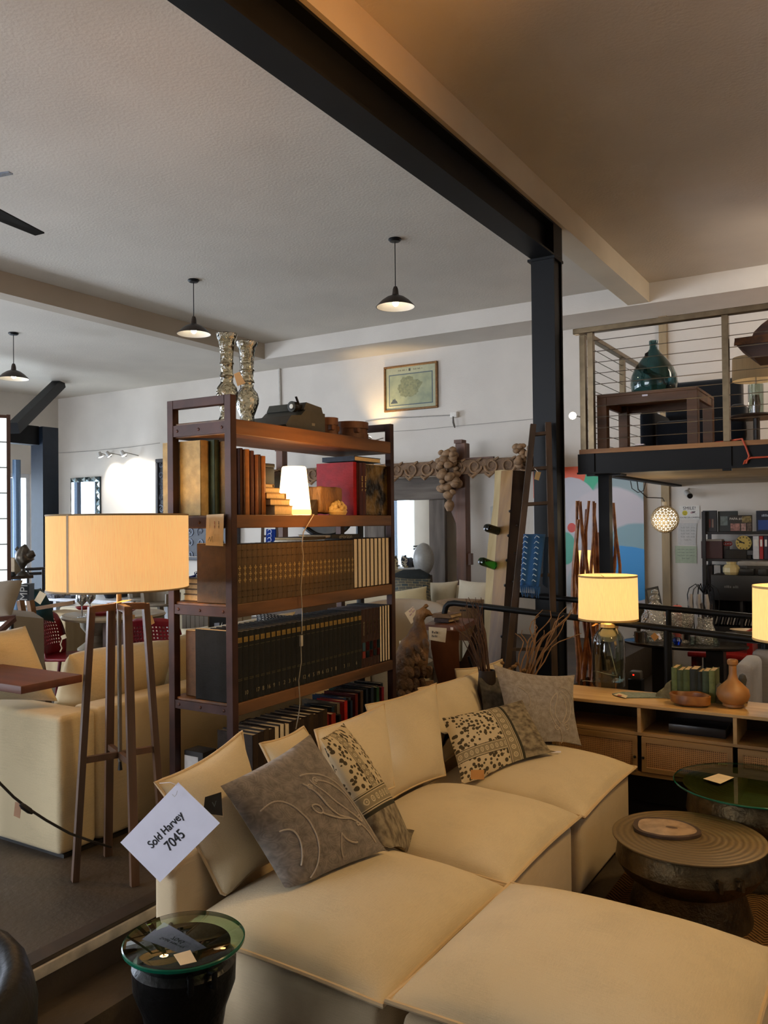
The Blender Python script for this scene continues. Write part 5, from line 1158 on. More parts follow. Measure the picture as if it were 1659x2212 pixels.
# curved slab console with paper sign
m_slab = wood('polished_slab', '6e3d1e', '45240f', 'Z', 6, .3); D1 = 6.75
t = T('slab_console', 'curved reddish slab side table with hourglass front and paper sign', 'table', V((P(970, 1450, D1).x, P(970, 1450, D1).y, 0)))
top = [P(916, 1349, D1 - .1), P(1000, 1352, D1 - .25), P(1030, 1336, D1 + .2), P(948, 1334, D1 + .4)]
MB().prism(top, (0, 0, -.045)).build('top', m_slab, t)
L1 = [(930, 1358), (931, 1400), (938, 1440), (948, 1480), (957, 1530)]; R1 = [(992, 1362), (991, 1400), (993, 1440), (997, 1480), (1002, 1540)]
mb = MB(); 
lft = [P(a, b2, D1 - .12 + .05 * i) for i, (a, b2) in enumerate(L1)]; rgt = [P(a, b2, D1 - .22 + .05 * i) for i, (a, b2) in enumerate(R1)]
for p_ in (lft[-1], rgt[-1]): p_.z = max(.002, min(p_.z, .01))
bk_ = V((-.2, .34, 0)).normalized() * .06
for i in range(4): mb.prism([lft[i], rgt[i], rgt[i + 1], lft[i + 1]], bk_)
bmesh.ops.remove_doubles(mb.bm, verts=mb.bm.verts, dist=.0005); mb.build('front_panel', m_slab, t)
MB().prism([P(1028, 1345, D1 + .2), P(1010, 1400, D1 + .22), P(985, 1450, D1 + .25), V((P(985, 1540, D1 + .25).x, P(985, 1540, D1 + .25).y, .002)), V((P(1030, 1540, D1 + .25).x, P(1030, 1540, D1 + .25).y, .002)), P(1020, 1400, D1 + .22)], (0, .06, 0)).build('rear_panel', plain('2a160b', .5), t)
q = [P(926, 1354, D1 - .32), P(965, 1357, D1 - .36), P(962, 1388, D1 - .35), P(927, 1382, D1 - .31)]
sg = card('paper_sign', 'white paper sign with two printed lines on the slab side table', 'sign', q, m_tagcream)
squig(P(933, 1368, D1 - .345), q[1] - q[0], q[0] - q[3], .04, .02, plain('5a5148'), sg); squig(P(933, 1376, D1 - .345), q[1] - q[0], q[0] - q[3], .055, .018, plain('6a6058'), sg)
card('paper_label', 'tiny white square sticker on the slab table front', 'label', [P(973, 1355, D1 - .3), P(979, 1355.5, D1 - .3), P(979, 1361, D1 - .3), P(973, 1360.5, D1 - .3)], m_paper)  # small sticker on the table front
for i, (dz, lx, c) in enumerate(((.0, .13, '2e1a10'), (.035, .17, '6e5230'))):
    b0 = P(966, 1345, D1 + .05); flatbook('book', ('dark bound book lowest on the slab side table', 'tan book crosswise on the dark one, slab side table')[i], (b0.x, b0.y, top[1].z + .004 + dz), lx, .2, .03, cov(c), 'two books on the slab side table')
t = T('wire_stool', 'black folding wire stand between slab table and wine rack', 'stand', V((P(1030, 1460, 6.9).x, P(1030, 1460, 6.9).y, 0)))
MB().cyl(P(1012, 1418, 6.9), V((P(1052, 1520, 6.9).x, P(1052, 1520, 6.9).y, .002)), .012, seg=8).build('leg', m_black, t); MB().cyl(P(1030, 1390, 7.0), V((P(985, 1520, 7.0).x, P(985, 1520, 7.0).y, .002)), .012, seg=8).build('leg', m_black, t)
# white ribbed planter and box behind console
c = P(935, 1345, 8.3); t = T('ribbed_planter', 'white vertically ribbed low cabinet under the sofa cushions', 'cabinet', V((c.x, c.y, 0)))
MB().bx(c.x - .17, c.x + .17, c.y - .15, c.y + .15, .001, .7, .01).build('body', m_oat2, t)
for k in range(8): MB().cyl((c.x - .15 + k * .043, c.y - .155, .04), (c.x - .15 + k * .043, c.y - .155, .66), .014, seg=8).build('rib', plain('bcae90'), t)
c = P(995, 1330, 7.9); t = T('cardboard_box', 'tan box with a hand slot behind the black pipe rail', 'box', c - V((0, 0, .15)))
MB().box(c, (.36, .3, .3), .004).build('body', plain('8a6e4a'), t); MB().box(c + V((.1, -.151, .07)), (.06, .004, .012)).build('hand_slot', plain('2a2016'), t)
o = MB().bx(c.x - .3, c.x + .26, c.y - .22, c.y + .22, c.z - .2, c.z - .152).build('top', plain('6e4a28')); o.name = 'low_bench'; tag(o, 'brown plank bench carrying the tan box behind the rail', 'bench')
for x in (-.28, .2): MB().bx(c.x + x, c.x + x + .05, c.y - .18, c.y + .18, .002, c.z - .2005).build('leg', plain('4a301a'), o)
# black pipe rails of the ramp
def piperail(label, pts, posts, r=.024):
    t = T('pipe_rail', label, 'railing', V((pts[0].x, pts[0].y, 0)), 'black pipe rails along the ramp')
    a = pts[0]; dn = V((0, 0, -1))
    corner = [a + dn * .45, a + dn * .09, a + dn * .04 + (pts[1] - a).normalized() * .012, a + dn * .012 + (pts[1] - a).normalized() * .04, a + (pts[1] - a).normalized() * .09]
    MB().tube(corner + pts[1:], r, 12).build('rail', m_steel, t)
    for p_, z0_ in posts: MB().cyl(V((p_.x, p_.y, z0_)), p_, r * .9, seg=12).build('post', m_steel, t)
def onr(px, y, z): q_ = PY(px, 1300, y); q_.z = z; return q_
def rz(a, b2, x): f = (x - a.x) / (b2.x - a.x); return a.lerp(b2, f)
a, b2 = PY(960, 1300, 6.03), PY(1690, 1388, 6.03)
piperail('near black pipe rail of the ramp, bent down at its start by the slab table', [a, b2], [(rz(a, b2, PY(1040, 1310, 6.03).x), .001), (rz(a, b2, PY(1440, 1358, 6.03).x), LOW)])
a, b2 = PY(1103, 1283, 6.9), PY(1690, 1338, 6.9)
piperail('far black pipe rail of the ramp passing behind the ladder', [a, b2], [(rz(a, b2, PY(1108, 1310, 6.9).x), .001), (rz(a, b2, PY(1444, 1316, 6.9).x), LOW)])
# ladder with towel, wine rack slab
m_old = wood('old_ladder_wood', '4d3a2a', '2f2318', 'Z', 12, .8)
b0 = PZ(1086, 1541, .004); b1 = PZ(1200, 1541, .004)
lt0, lt1 = P(1152, 917, 7.28), P(1184, 913, 7.28)
ladder('tapering old wooden ladder leaning on the black column, blue towel on a rung', b0, b1, lt0, lt1, 8, .05, m_old)
m_tow = fabric('indigo_towel', '28507e', var=.12); q = [P(1132, 1154, 6.98), P(1176, 1154, 6.98), P(1166, 1268, 6.9), P(1125, 1264, 6.9)]
t = T('towel', 'indigo blue fringed towel with pale arrow motifs hung on the ladder', 'towel', (q[2] + q[3]) / 2)
mb = MB(); n_ = 14; pr = None
for i in range(n_ + 1):
    f = i / n_; a = q[0].lerp(q[3], f); b2 = q[1].lerp(q[2], f); row = [mb.bm.verts.new(a.lerp(b2, k / 8) + V((0, -.012 * math.sin(k * 1.4 + f * 2), 0))) for k in range(9)]
    if pr:
        for k in range(8): mb.bm.faces.new((pr[k], pr[k + 1], row[k + 1], row[k]))
    pr = row
o = mb.build('cloth', m_tow, t, ang=80); md = o.modifiers.new('thick', 'SOLIDIFY'); md.thickness = .012
mb = MB()
for k in range(22):
    f = k / 21; p_ = q[3].lerp(q[2], f); mb.tube([p_ + V((0, -.004, .004)), p_ + V((.006 * math.sin(k * 3), -.004, -.055 - .02 * (k % 3)))], [.005, .003], 4)
mb.build('fringe', m_tow, t)
back = [P(1176, 1160, 7.06), P(1184, 1160, 7.08), P(1182, 1270, 7.04), P(1172, 1262, 7.02)]
MB().prism(back, (0, .01, 0)).build('back_flap', fabric('indigo_dark', '142c4c'), t)
mb = MB()
for col_ in (.12, .68):
    for i in range(9):
        f = .05 + i * .105; c = q[0].lerp(q[3], f).lerp(q[1].lerp(q[2], f), col_) + V((0, -.025, 0)); h_ = .03
        mb.tube([c + V((-h_ * .6, 0, -h_ * .4)), c + V((0, 0, h_ * .3)), c + V((h_ * .8, 0, -h_ * .2))], .0045, 5)
mb.build('arrow_pattern', plain('9db4c8'), t)
t = card('hang_tag', 'wooden label tag hanging high on the ladder rung', 'tag', [P(1158, 1018, 7.0), P(1169, 1020, 7.0), P(1164, 1038, 7.0), P(1154, 1035, 7.0)], plain('a08658'))
MB().tube([P(1155, 1012, 7.02), P(1159, 1016, 7.0), P(1162, 1020, 6.99)], .003, 5).build('string', plain('c9c2b4'), t)
# wine rack slab: bark edge, pale edge, dark drilled face
At, Bt, Ct = P(1083, 1015, 7.72), P(1108, 1016, 7.5), P(1140, 1018, 7.56)
def zl(px, d): p_ = P(px, 1500, d); return p_
Ab, Bb, Cb = P(1043, 1520, 7.25), P(1074, 1535, 7.02), P(1106, 1535, 7.08)
for p_ in (Ab, Bb, Cb): p_.z = .003
t = T('wine_rack', 'tall live-edge slab wine rack leaning on the wall, bottles poking out its bark side', 'wine rack', (Ab + Cb) / 2)
m_drk = wood('dark_slab', '35200f', '1d1108', 'Z', 7, .45); m_bark = wood('pale_bark', 'b59f74', '8d7648', 'Z', 5, .8); m_sap = wood('sapwood', '8a6430', '6a481e', 'Z', 8, .6)
mid = .58
Mt, Mb_ = At.lerp(Bt, mid), Ab.lerp(Bb, mid); bkv = (Ct - Bt).cross(V((0, 0, 1))).normalized() * -.12
if bkv.y < 0: bkv = -bkv
n_ = 12; mbk, msp, mdk = MB(), MB(), MB()
def strip(mb, a0, a1, c0, c1, wob=0.0, seed=0):
    pr = None
    for i in range(n_ + 1):
        f = i / n_; w1 = wob * NZ.noise(V((f * 4, seed, 0))); w2 = wob * NZ.noise(V((f * 4, seed + 9, 0)))
        e = a0.lerp(a1, f); g_ = c0.lerp(c1, f); dd = (g_ - e).normalized(); e = e + dd * w1; row = [mb.bm.verts.new(x) for x in (e, g_, g_ + bkv, e + bkv)]
        if pr:
            for k in range(4): mb.bm.faces.new((pr[k], pr[(k + 1) % 4], row[(k + 1) % 4], row[k]))
        else: mb.bm.faces.new(row)
        pr = row
    mb.bm.faces.new(pr[::-1])
strip(mbk, At, Ab, Mt, Mb_, .05, 1); strip(msp, Mt.lerp(Bt, .02), Mb_.lerp(Bb, .02), Bt, Bb); strip(mdk, Bt.lerp(Ct, .01), Bb.lerp(Cb, .01), Ct, Cb, 0)
mbk.build('bark_edge', m_bark, t); msp.build('sapwood_edge', m_sap, t); mdk.build('slab_face', m_drk, t)
for i in range(7):
    f = .18 + .105 * i; c = Bt.lerp(Bb, f).lerp(Ct.lerp(Cb, f), .02 + .0 * i) + V((0, -.015, 0)); MB().ball(c, .014, (1, 1, 1), 1).build('peg', plain('1c130c', .4), t)
for i in range(5):
    f = .24 + .12 * i; c = Bt.lerp(Bb, f).lerp(Ct.lerp(Cb, f), .55) + V((0, -.012, 0)); MB().ball(c, .012, (1, 1, 1), 1).build('peg', plain('2c2018', .4), t)
for lab, a, b2, mcol in (('dark wine bottle poking from the upper bark edge of the wine rack', P(1049, 1139, 7.42), P(1082, 1149, 7.58), glass('dark_bottle', '20281c', .05)), ('green wine bottle poking from the lower bark edge of the wine rack', P(1037, 1211, 7.35), P(1074, 1224, 7.52), glass('green_bottle', '2c9a36', .03))):
    t = T('wine_bottle', lab, 'bottle', a, 'wine bottles in the live-edge rack'); d = (b2 - a)
    MB().tube([a + d * .0, a + d * .03, a + d * .12, a + d * .9], [.01, .03, .038, .038], 18).build('body', mcol, t); MB().tube([a + d * .9, a + d * 1.0, a + d * 1.3], [.038, .016, .014], 12).build('neck', mcol, t)
# photos / plastic sleeves on the wall behind the rack
card('wall_sheet', 'plastic covered sheet on the wall beside the wine rack top bottle', 'paper', [PY(1059, 1095, 11.09), PY(1076, 1088, 11.09), PY(1076, 1132, 11.09), PY(1061, 1138, 11.09)], plain('b9b6b0', .25))
card('wall_sheet', 'second pale sheet on the wall lower beside the wine rack', 'paper', [PY(1062, 1168, 11.09), PY(1075, 1166, 11.09), PY(1072, 1205, 11.09), PY(1063, 1206, 11.09)], plain('b5b0a6', .3))
# dried branches: two bunches in floor vases
def bunch(label, vase_px, d, tips, m, rvase=.09, curl=.03, vlabel=None, seed=0, rr=.004):
    v = P(vase_px[0], vase_px[1], d); base = V((v.x, v.y, .002)); r_ = random.Random(seed)
    t = T('dried_branches', label, 'dried plant', base)
    for (px, py, dd) in tips:
        e = P(px, py, d + dd); s = v + V(((r_.random() - .5) * .06, (r_.random() - .5) * .06, -.12)); pts = []
        for i in range(9):
            f = i / 8; p_ = s.lerp(e, f) + V((math.sin(f * 9 + px) * curl * f, math.cos(f * 7 + py) * curl * f, 0)) + V((0, 0, .06 * math.sin(PI * f) * (1 if e.z > s.z else .4)))
            pts.append(p_)
        MB().tube(pts, [rr * (1 - .7 * i / 8) + .0012 for i in range(9)], 5).build('branch', m, t)
    o = MB().lathe([(0, 0), (rvase * .8, 0), (rvase, .1), (rvase, v.z * .7), (rvase * .8, v.z - .01), (rvase * .7, v.z - .01), (rvase * .7, v.z * .7), (0, v.z * .6)], base, 20).build('floor_vase', plain('2c2119', .5)); tag(o, vlabel, 'vase'); return t
m_tw1 = plain('5a4030', .8); m_tw2 = plain('8a6640', .8); r_ = random.Random(5)
bunch('thin dark dried twigs fanned out in front of the bent pipe rail', (1052, 1445), 5.6, [(965 + i * 5 + r_.random() * 14, 1300 + r_.random() * 70 - 1.5 * i * (i < 8), r_.random() * .3 - .1) for i in range(16)] + [(1020 + i * 2, 1290 + (i % 4) * 8, 0) for i in range(9)], m_tw1, .07, .02, 'dark floor vase holding the thin twigs behind the sofa cushions', 1, .0035)
bunch('pale curly dried branches leaning out toward the glass lamp', (1130, 1455), 5.6, [(1238, 1306, .0), (1232, 1318, .1), (1228, 1312, -.1), (1240, 1330, 0), (1222, 1330, .1), (1243, 1368, 0), (1172, 1318, .1), (1150, 1345, .1), (1160, 1330, 0), (1180, 1340, .1), (1188, 1320, .2), (1120, 1370, .1), (1200, 1345, 0), (1175, 1360, .1), (1140, 1360, 0), (1212, 1338, 0)], m_tw2, .08, .035, 'brown floor vase holding the curly branches', 2, .005)
t = T('seed_heads', 'dried tan seed heads just above the cushions at the sofa end', 'dried plant', P(1118, 1470, 5.7))
for i in range(16):
    c = P(1085 + (i * 37) % 66, 1432 + (i * 23) % 26, 5.62 + .01 * (i % 3)); MB().ball(c, .017, (1, 1, .8), 1).build('seed_head', plain('7d5c33', .9), t)
for i in range(8):
    c = P(1090 + i * 8, 1440 + (i * 23) % 16, 5.63); MB().cyl(c, P(1112 + i, 1475, 5.64), .002, seg=5).build('stalk', plain('6a4c2a', .9), t)
# ================================================================ cane sideboard and what stands on it
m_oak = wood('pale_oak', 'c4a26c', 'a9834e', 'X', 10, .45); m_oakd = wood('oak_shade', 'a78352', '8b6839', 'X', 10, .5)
def cane_mat():
    m, nt, b = newmat('woven_cane'); b.inputs['Roughness'].default_value = .65
    tc = N(nt, 'ShaderNodeTexCoord'); outs = []
    for st in ((1, 0, 0), (0, 0, 1)):
        mp = N(nt, 'ShaderNodeVectorMath', operation='MULTIPLY'); mp.inputs[1].default_value = st; L(nt, tc.outputs['Object'], mp.inputs[0])
        w = N(nt, 'ShaderNodeTexWave', i_Scale=26, i_Distortion=.5, bands_direction='X' if st[0] else 'Z'); L(nt, mp.outputs[0], w.inputs['Vector']); outs.append(w.outputs[0])
    mx = N(nt, 'ShaderNodeMath', operation='MAXIMUM'); L(nt, outs[0], mx.inputs[0]); L(nt, outs[1], mx.inputs[1])
    n3 = N(nt, 'ShaderNodeTexNoise', i_Scale=5); L(nt, tc.outputs['Object'], n3.inputs['Vector']); ad = N(nt, 'ShaderNodeMath', operation='MULTIPLY_ADD', i_1=.5); L(nt, n3.outputs[0], ad.inputs[0]); L(nt, mx.outputs[0], ad.inputs[2])
    r = N(nt, 'ShaderNodeValToRGB'); e = r.color_ramp.elements; e[0].position = .55; e[1].position = 1.25; e[0].color = lin('6b4826'); e[1].color = lin('bb8a52'); L(nt, ad.outputs[0], r.inputs[0]); L(nt, r.outputs[0], b.inputs['Base Color'])
    bp = N(nt, 'ShaderNodeBump', i_Strength=.4, i_Distance=.004); L(nt, mx.outputs[0], bp.inputs['Height']); L(nt, bp.outputs[0], b.inputs['Normal']); return m
m_cane = cane_mat()
CY0, CY1 = 5.5, 5.94
ct = PY(1381, 1522, CY0); CZ = ct.z; cb = PY(1381, 1676, CY0).z
CXs = [PY(p_, 1530, CY0).x for p_ in (1380, 1587)]; mw = CXs[1] - CXs[0]; CX0 = CXs[0] - mw * 1.02; CX1 = CX0 + 4 * mw + .03
t = T('cane_sideboard', 'long pale oak sideboard with open cubbies above woven cane doors', 'sideboard', ((CX0 + CX1) / 2, (CY0 + CY1) / 2, LOW))
MB().bx(CX0, CX1, CY0, CY1, CZ - .022, CZ, .003, 1).build('top', m_oak, t)
zs = PY(1381, 1583, CY0).z; 
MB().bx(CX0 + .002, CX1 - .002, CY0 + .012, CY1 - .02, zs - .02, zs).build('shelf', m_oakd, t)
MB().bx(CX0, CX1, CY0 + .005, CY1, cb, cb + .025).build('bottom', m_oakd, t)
MB().bx(CX0 + .002, CX1 - .002, CY1 - .02, CY1 - .006, cb + .026, CZ - .023).build('back_board', plain('3a2614'), t)
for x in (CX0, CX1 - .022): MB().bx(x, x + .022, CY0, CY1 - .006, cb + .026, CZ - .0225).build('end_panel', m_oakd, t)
for i in range(4):
    x = CX0 + .011 + i * mw + .004
    if i: MB().bx(x - .015, x + .007, CY0 + .002, CY1 - .03, zs + .001, CZ - .0225).build('divider', m_oak, t)
    d0, d1 = x + .01, x + mw - .02; dz0, dz1 = cb + .03, zs - .024
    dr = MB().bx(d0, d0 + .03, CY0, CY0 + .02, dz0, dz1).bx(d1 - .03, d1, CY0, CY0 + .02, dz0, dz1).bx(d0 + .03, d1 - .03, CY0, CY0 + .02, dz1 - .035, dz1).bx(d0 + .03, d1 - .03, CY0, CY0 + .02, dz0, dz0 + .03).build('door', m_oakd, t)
    MB().bx(d0 + .028, d1 - .028, CY0 + .006, CY0 + .014, dz0 + .028, dz1 - .033).build('cane_panel', m_cane, dr)
    kx = d1 - .012 if i % 2 == 0 else d0 + .012
    MB().ball((kx, CY0 - .012, (dz0 + dz1) / 2 - .02), .011, (1, 1, 1), 1).build('knob', m_black, dr)
for x in (CX0 + .06, CX0 + 2 * mw, CX1 - .1):
    for y in (CY0 + .06, CY1 - .06): MB().cyl((x, y, LOW + .001), (x, y, cb - .0005), .014, .018, 10).build('leg', m_black, t)
MB().bx(CX0 + .05, CX1 - .05, CY0 + .12, CY0 + .3, cb - .2, cb - .001).build('underframe', plain('0c0a08'), t)
# glass jug lamps
m_cglass = thinglass('clear_glass', 'e4eae4', .02, .12, 9, boost=3.2); m_cream_sh = shade_mat('cream_drum_shade', 'e9cd92', .62, .55)
def juglamp(label, px, pyb, d):
    c = PZ(px, pyb, CZ + .001); c.z = CZ + .001
    t = T('glass_lamp', label, 'lamp', c, 'clear glass jug lamps on the cane sideboard')
    R = .118
    prof = [(0, 0), (R * .97, 0), (R, .01), (R, .30), (R * .93, .345), (R * .75, .385), (R * .5, .42), (R * .42, .435), (R * .42, .45)]
    inn = [(R * .38, .45), (R * .38, .433), (R * .46, .415), (R * .71, .38), (R * .89, .34), (R * .95, .30), (R * .95, .035), (0, .03)]
    MB().lathe(prof + inn, c, 48).build('glass_body', m_cglass, t)
    MB().lathe([(0, .425), (R * .55, .425), (R * .52, .45), (R * .2, .468), (0, .468)], c, 32).build('cap', plain('c8ad78', .4, .3), t)
    MB().lathe([(0, .31), (R * .42, .325), (R * .52, .36), (R * .45, .40), (R * .3, .418), (0, .42)], c, 28).build('stopper', plain('d8c9a0', .5), t)
    MB().tube([c + V((.0, 0, .31)), c + V((.045, 0, .12)), c + V((.055, .01, .07)), c + V((-.03, .03, .075)), c + V((-R * .9, .05, .085))], .003, 6).build('inner_cord', plain('d8d0ba', .4), t)
    z0, z1 = .468 + .012, .468 + .012 + .325; RS_ = .214
    sh = MB().lathe([(RS_, z0), (RS_ - .004, z1), (RS_ - .008, z1), (RS_ - .004, z0), (RS_, z0)], c, 56).build('shade', m_cream_sh, t)
    for z, k in ((z0 + .006, RS_ + .001), (z1 - .006, RS_ - .003)): MB().lathe([(k, z - .007), (k + .0015, z), (k, z + .007)], c, 56).build('shade_trim', plain('c9a565'), sh)
    for k in range(3): MB().tube([c + V((0, 0, z1 - .03)), c + V((math.cos(k * 2.1) * (RS_ - .008), math.sin(k * 2.1) * (RS_ - .008), z1 - .012))], .0025, 5).build('spider_arm', plain('b09a60', .3, .8), sh)
    MB().cyl(c + V((0, 0, .468)), c + V((0, 0, z1 - .02)), .008, seg=8).build('stem', plain('b09a60', .3, .8), t)
    MB().ball(c + V((0, 0, z0 + .17)), .032, (1, 1, 1.2), 2).build('bulb', emit('jug_bulb', 'ffdf9a', 14), t)
    lamp('POINT', c + V((0, 0, z0 + .17)), 9, 'ffcf80', .05, name='jug_lamp_light'); return t, c
t, c = juglamp('clear glass jug lamp with lit cream drum shade beside the black column', 1316, 1480, 5.3)
MB().tube([c + V((-.12, .05, .0045)), c + V((-.2, .06, .0045)), V((CX0 + .03, c.y + .04, CZ + .0045))], .003, 6).build('cord', plain('cfc7b4'), t)
card('lamp_tag', 'small tan tag on the neck of the glass jug lamp', 'tag', [c + V((-.09, -.02, .452)), c + V((-.06, -.05, .452)), c + V((-.085, -.07, .435)), c + V((-.115, -.04, .43))], m_kraft)
juglamp('second glass jug lamp, only its lit shade edge in the frame', 1713, 1558, 4.9)
t = T('wooden_bowl', 'shallow oval burl wood bowl on the cane sideboard', 'bowl', PZ(1491, 1521, CZ)); wc = PZ(1491, 1521, CZ + .007)
MB().lathe([(0, .001), (.10, .001), (.122, .012), (.128, .06), (.122, .068), (.112, .062), (.10, .028), (0, .02)], wc, 44, (1, .7)).jitter(.006, 12, 3).build('body', mat('burl_wood', '9a6428', .45, col2='66380f', scale=9, detail=8), t)
t = T('gourd_vase', 'tan stoneware gourd vase with narrow neck on the sideboard', 'vase', PZ(1584, 1527, CZ)); gc = PZ(1584, 1527, CZ)
MB().lathe([(0, .001), (.055, .001), (.065, .01), (.062, .022), (.09, .045), (.102, .08), (.095, .115), (.06, .15), (.034, .175), (.024, .21), (.023, .265), (.032, .275), (.034, .295), (.028, .305), (.017, .303), (.014, .27), (0, .26)], gc, 40).build('body', mat('stoneware', '9a6b38', .5, var=.2, scale=6), t)
t = T('pamphlet', 'long thin grey green printed booklet lying on the sideboard', 'booklet', PZ(1385, 1506, CZ)); 
q = [PZ(1322, 1500, CZ + .001), PZ(1352, 1508, CZ + .001), PZ(1449, 1508, CZ + .001), PZ(1446, 1500, CZ + .001), PZ(1345, 1496, CZ + .001)]
MB().prism(q, (0, 0, .006)).build('cover', mat('booklet', '5b6a60', .6, col2='79837a', scale=60), t); q2 = [PZ(1325, 1501, CZ + .0075), PZ(1352, 1508, CZ + .0075), PZ(1356, 1503, CZ + .0075), PZ(1338, 1497, CZ + .0075)]
MB().prism(q2, (0, 0, .0008)).build('photo', plain('c7b698'), t); MB().prism([PZ(1333, 1503, CZ + .0088), PZ(1341, 1504.5, CZ + .0088), PZ(1344, 1502, CZ + .0088), PZ(1335, 1500.5, CZ + .0088)], (0, 0, .0005)).build('spot', plain('8a3a2a'), t)
# green books between stone bookends (back of the sideboard)
yb = CY1 - .10
xa_, xb_ = PY(1455, 1490, yb).x, PY(1549, 1490, yb).x; ws = [.15, .16, .17, .2, .12, .17, .16]; f = (xb_ - xa_) / sum(ws); x = xa_; zt_ = PY(1480, 1441, yb).z - CZ
gcol = ['5c6a40', '3f4a2c', '49552f', '262a24', '23271f', '3d4a35', '6e7440']; gname = ['olive', 'dark olive', 'moss green', 'near black', 'black green', 'grey green', 'pale olive']
for i, w in enumerate(ws):
    w *= f; h = zt_ * (1 - .03 * ((i * 5) % 3))
    book('book', '%s clothbound book, %s in the row between stone bookends' % (gname[i], ORD[i]), (x + w / 2, yb + .02, CZ + .001), w - .001, h, .16, cov(gcol[i]), 'green books between stone bookends', rz=-PI / 2); x += w
def bookend(label, px, sgn):
    b_ = PY(px, 1500, yb - .02); x0 = xa_ - .004 if sgn < 0 else xb_ + .004; t = T('bookend', label, 'bookend', (x0, yb, CZ), 'carved grey stone bookends')
    poly = [(0, 0), (.10, 0), (.095, .03), (.07, .05), (.055, .045), (.045, .07), (.03, .1), (.0, .115)]
    MB().prism([(x0 + sgn * a, yb - .07, CZ + .001 + b2) for a, b2 in poly], (0, .13, 0)).build('block', mat('grey_stone', '6d6a50', .8, var=.25, scale=14, bump=.3), t)
bookend('carved grey stone bookend on the glass lamp side of the green books', 1440, -1); bookend('carved grey stone bookend on the gourd vase side of the green books', 1545, 1)
t = T('figurine', 'small dark figurine peeking between bookend and gourd vase', 'figurine', (xb_ + .15, yb + .05, CZ)); MB().lathe([(0, .001), (.03, .001), (.035, .06), (.02, .11), (.028, .15), (.018, .18), (0, .19)], (xb_ + .15, yb + .05, CZ), 16).build('body', plain('3c3a34'), t)
o = MB().bx(CX0 + 1.3 * mw, CX0 + 1.9 * mw, CY0 + .1, CY0 + .3, zs + .001, zs + .06, .004).build('media_box', plain('1e1d20', .3)); tag(o, 'slim dark box inside the middle cubby of the cane sideboard', 'box')
# ================================================================ mezzanine rail and furniture
m_rail = mat('brushed_bronze_rail', '7a6a52', .35, .8, var=.15, scale=12); m_cable = plain('8d867c', .35, .8)
t = T('cable_railing', 'mezzanine guard rail of square metal posts strung with steel cables', 'railing', (-1, 7.3, 2.24))
ZR = 3.335; xc0 = -2.385
MB().bx(xc0 - .06, 4.4, 7.26, 7.33, ZR - .05, ZR, .004, 1).build('top_rail', m_rail, t)
MB().bx(xc0 - .03, xc0 + .03, 7.331, 11.05, ZR - .045, ZR - .002, .003, 1).build('side_rail', m_rail, t)
for x, y in ((-2.29, 7.295), (-1.16, 7.295), (.08, 7.295), (xc0, 7.365), (xc0, 8.65), (xc0, 10.0)): MB().bx(x - .026, x + .026, y - .03, y + .03, 2.241, ZR - .051, .002, 1).build('post', m_rail, t)
for k in range(10):
    z = 2.33 + k * .098
    MB().cyl((-2.29, 7.295, z), (4.4, 7.295, z), .0035, seg=6).build('cable', m_cable, t); MB().cyl((xc0, 7.365, z), (xc0, 11.05, z), .0035, seg=6).build('cable', m_cable, t)
mwt = wood('mezzanine_table_wood', '6e4a2c', '4c321c', 'X', 10)
t = T('coffee_table', 'square brown wood coffee table on the mezzanine under the demijohn', 'table', (-1.86, 8.05, 2.24))
tx0, tx1, ty0_, ty1_ = PY(1289, 860, 7.62).x, PY(1506, 840, 7.62).x, 7.62, 8.42; tz = PY(1400, 843, 7.62).z
MB().bx(tx0, tx1, ty0_, ty1_, tz - .03, tz, .004, 1).build('top', mwt, t)
for a in ((tx0 + .09, tx1 - .09, ty0_ + .005, ty0_ + .035), (tx0 + .09, tx1 - .09, ty1_ - .035, ty1_ - .005), (tx0 + .005, tx0 + .035, ty0_ + .09, ty1_ - .09), (tx1 - .035, tx1 - .005, ty0_ + .09, ty1_ - .09)): MB().bx(a[0], a[1], a[2], a[3], tz - .1, tz - .0305).build('apron', mwt, t)
for x in (tx0, tx1 - .09):
    for y in (ty0_, ty1_ - .09): MB().bx(x, x + .09, y, y + .09, 2.242, tz - .0305, .003, 1).build('leg', mwt, t)
MB().bx((tx0 + tx1) / 2 - .03, (tx0 + tx1) / 2 + .02, ty0_ - .0015, ty0_ + .0045, tz - .05, tz - .035).build('tag_label', m_paper, t)
dj = PY(1413, 838, 7.98); dj.z = tz + .001; m_dj = thinglass('blue_green_glass', 'aac4c6', .0, boost=1.6)
t = T('demijohn', 'large teal glass demijohn standing on the mezzanine coffee table', 'bottle', dj)
H = .52; R = .215
o_ = [(0, 0), (R * .85, 0), (R * .95, .03), (R, .11), (R * .97, .18), (R * .82, .26), (R * .55, .34), (R * .3, .40), (R * .18, .44), (R * .16, .48), (R * .19, .485), (R * .19, .515), (R * .15, .52)]
i_ = [(max(0, r - .006), max(.008, z)) for r, z in o_[::-1]]
MB().lathe(o_ + i_, dj, 48).build('body', m_dj, t)
MB().prism([dj + V((-.05, -.125, .38)), dj + V((-.02, -.11, .40)), dj + V((-.02, -.13, .345)), dj + V((-.045, -.15, .33))], (0, -.002, 0)).build('hang_label', plain('17191a'), t)
m_nav = fabric('navy_velvet', '10151d', wv=200, sheen=.3)
t = T('armchair', 'dark navy armchair behind the mezzanine coffee table', 'armchair', (-1.75, 9.2, 2.24))
ax0, ax1 = -2.25, PY(1619, 900, 9.0).x
MB().bx(ax0 + .16, ax1 - .16, 8.75, 9.45, 2.36, 2.62, .04, 3).build('seat', m_nav, t); MB().bx(ax0 + .1, ax1 - .14, 9.46, 9.68, 2.36, PY(1450, 828, 9.5).z, .05, 3).build('backrest', m_nav, t)
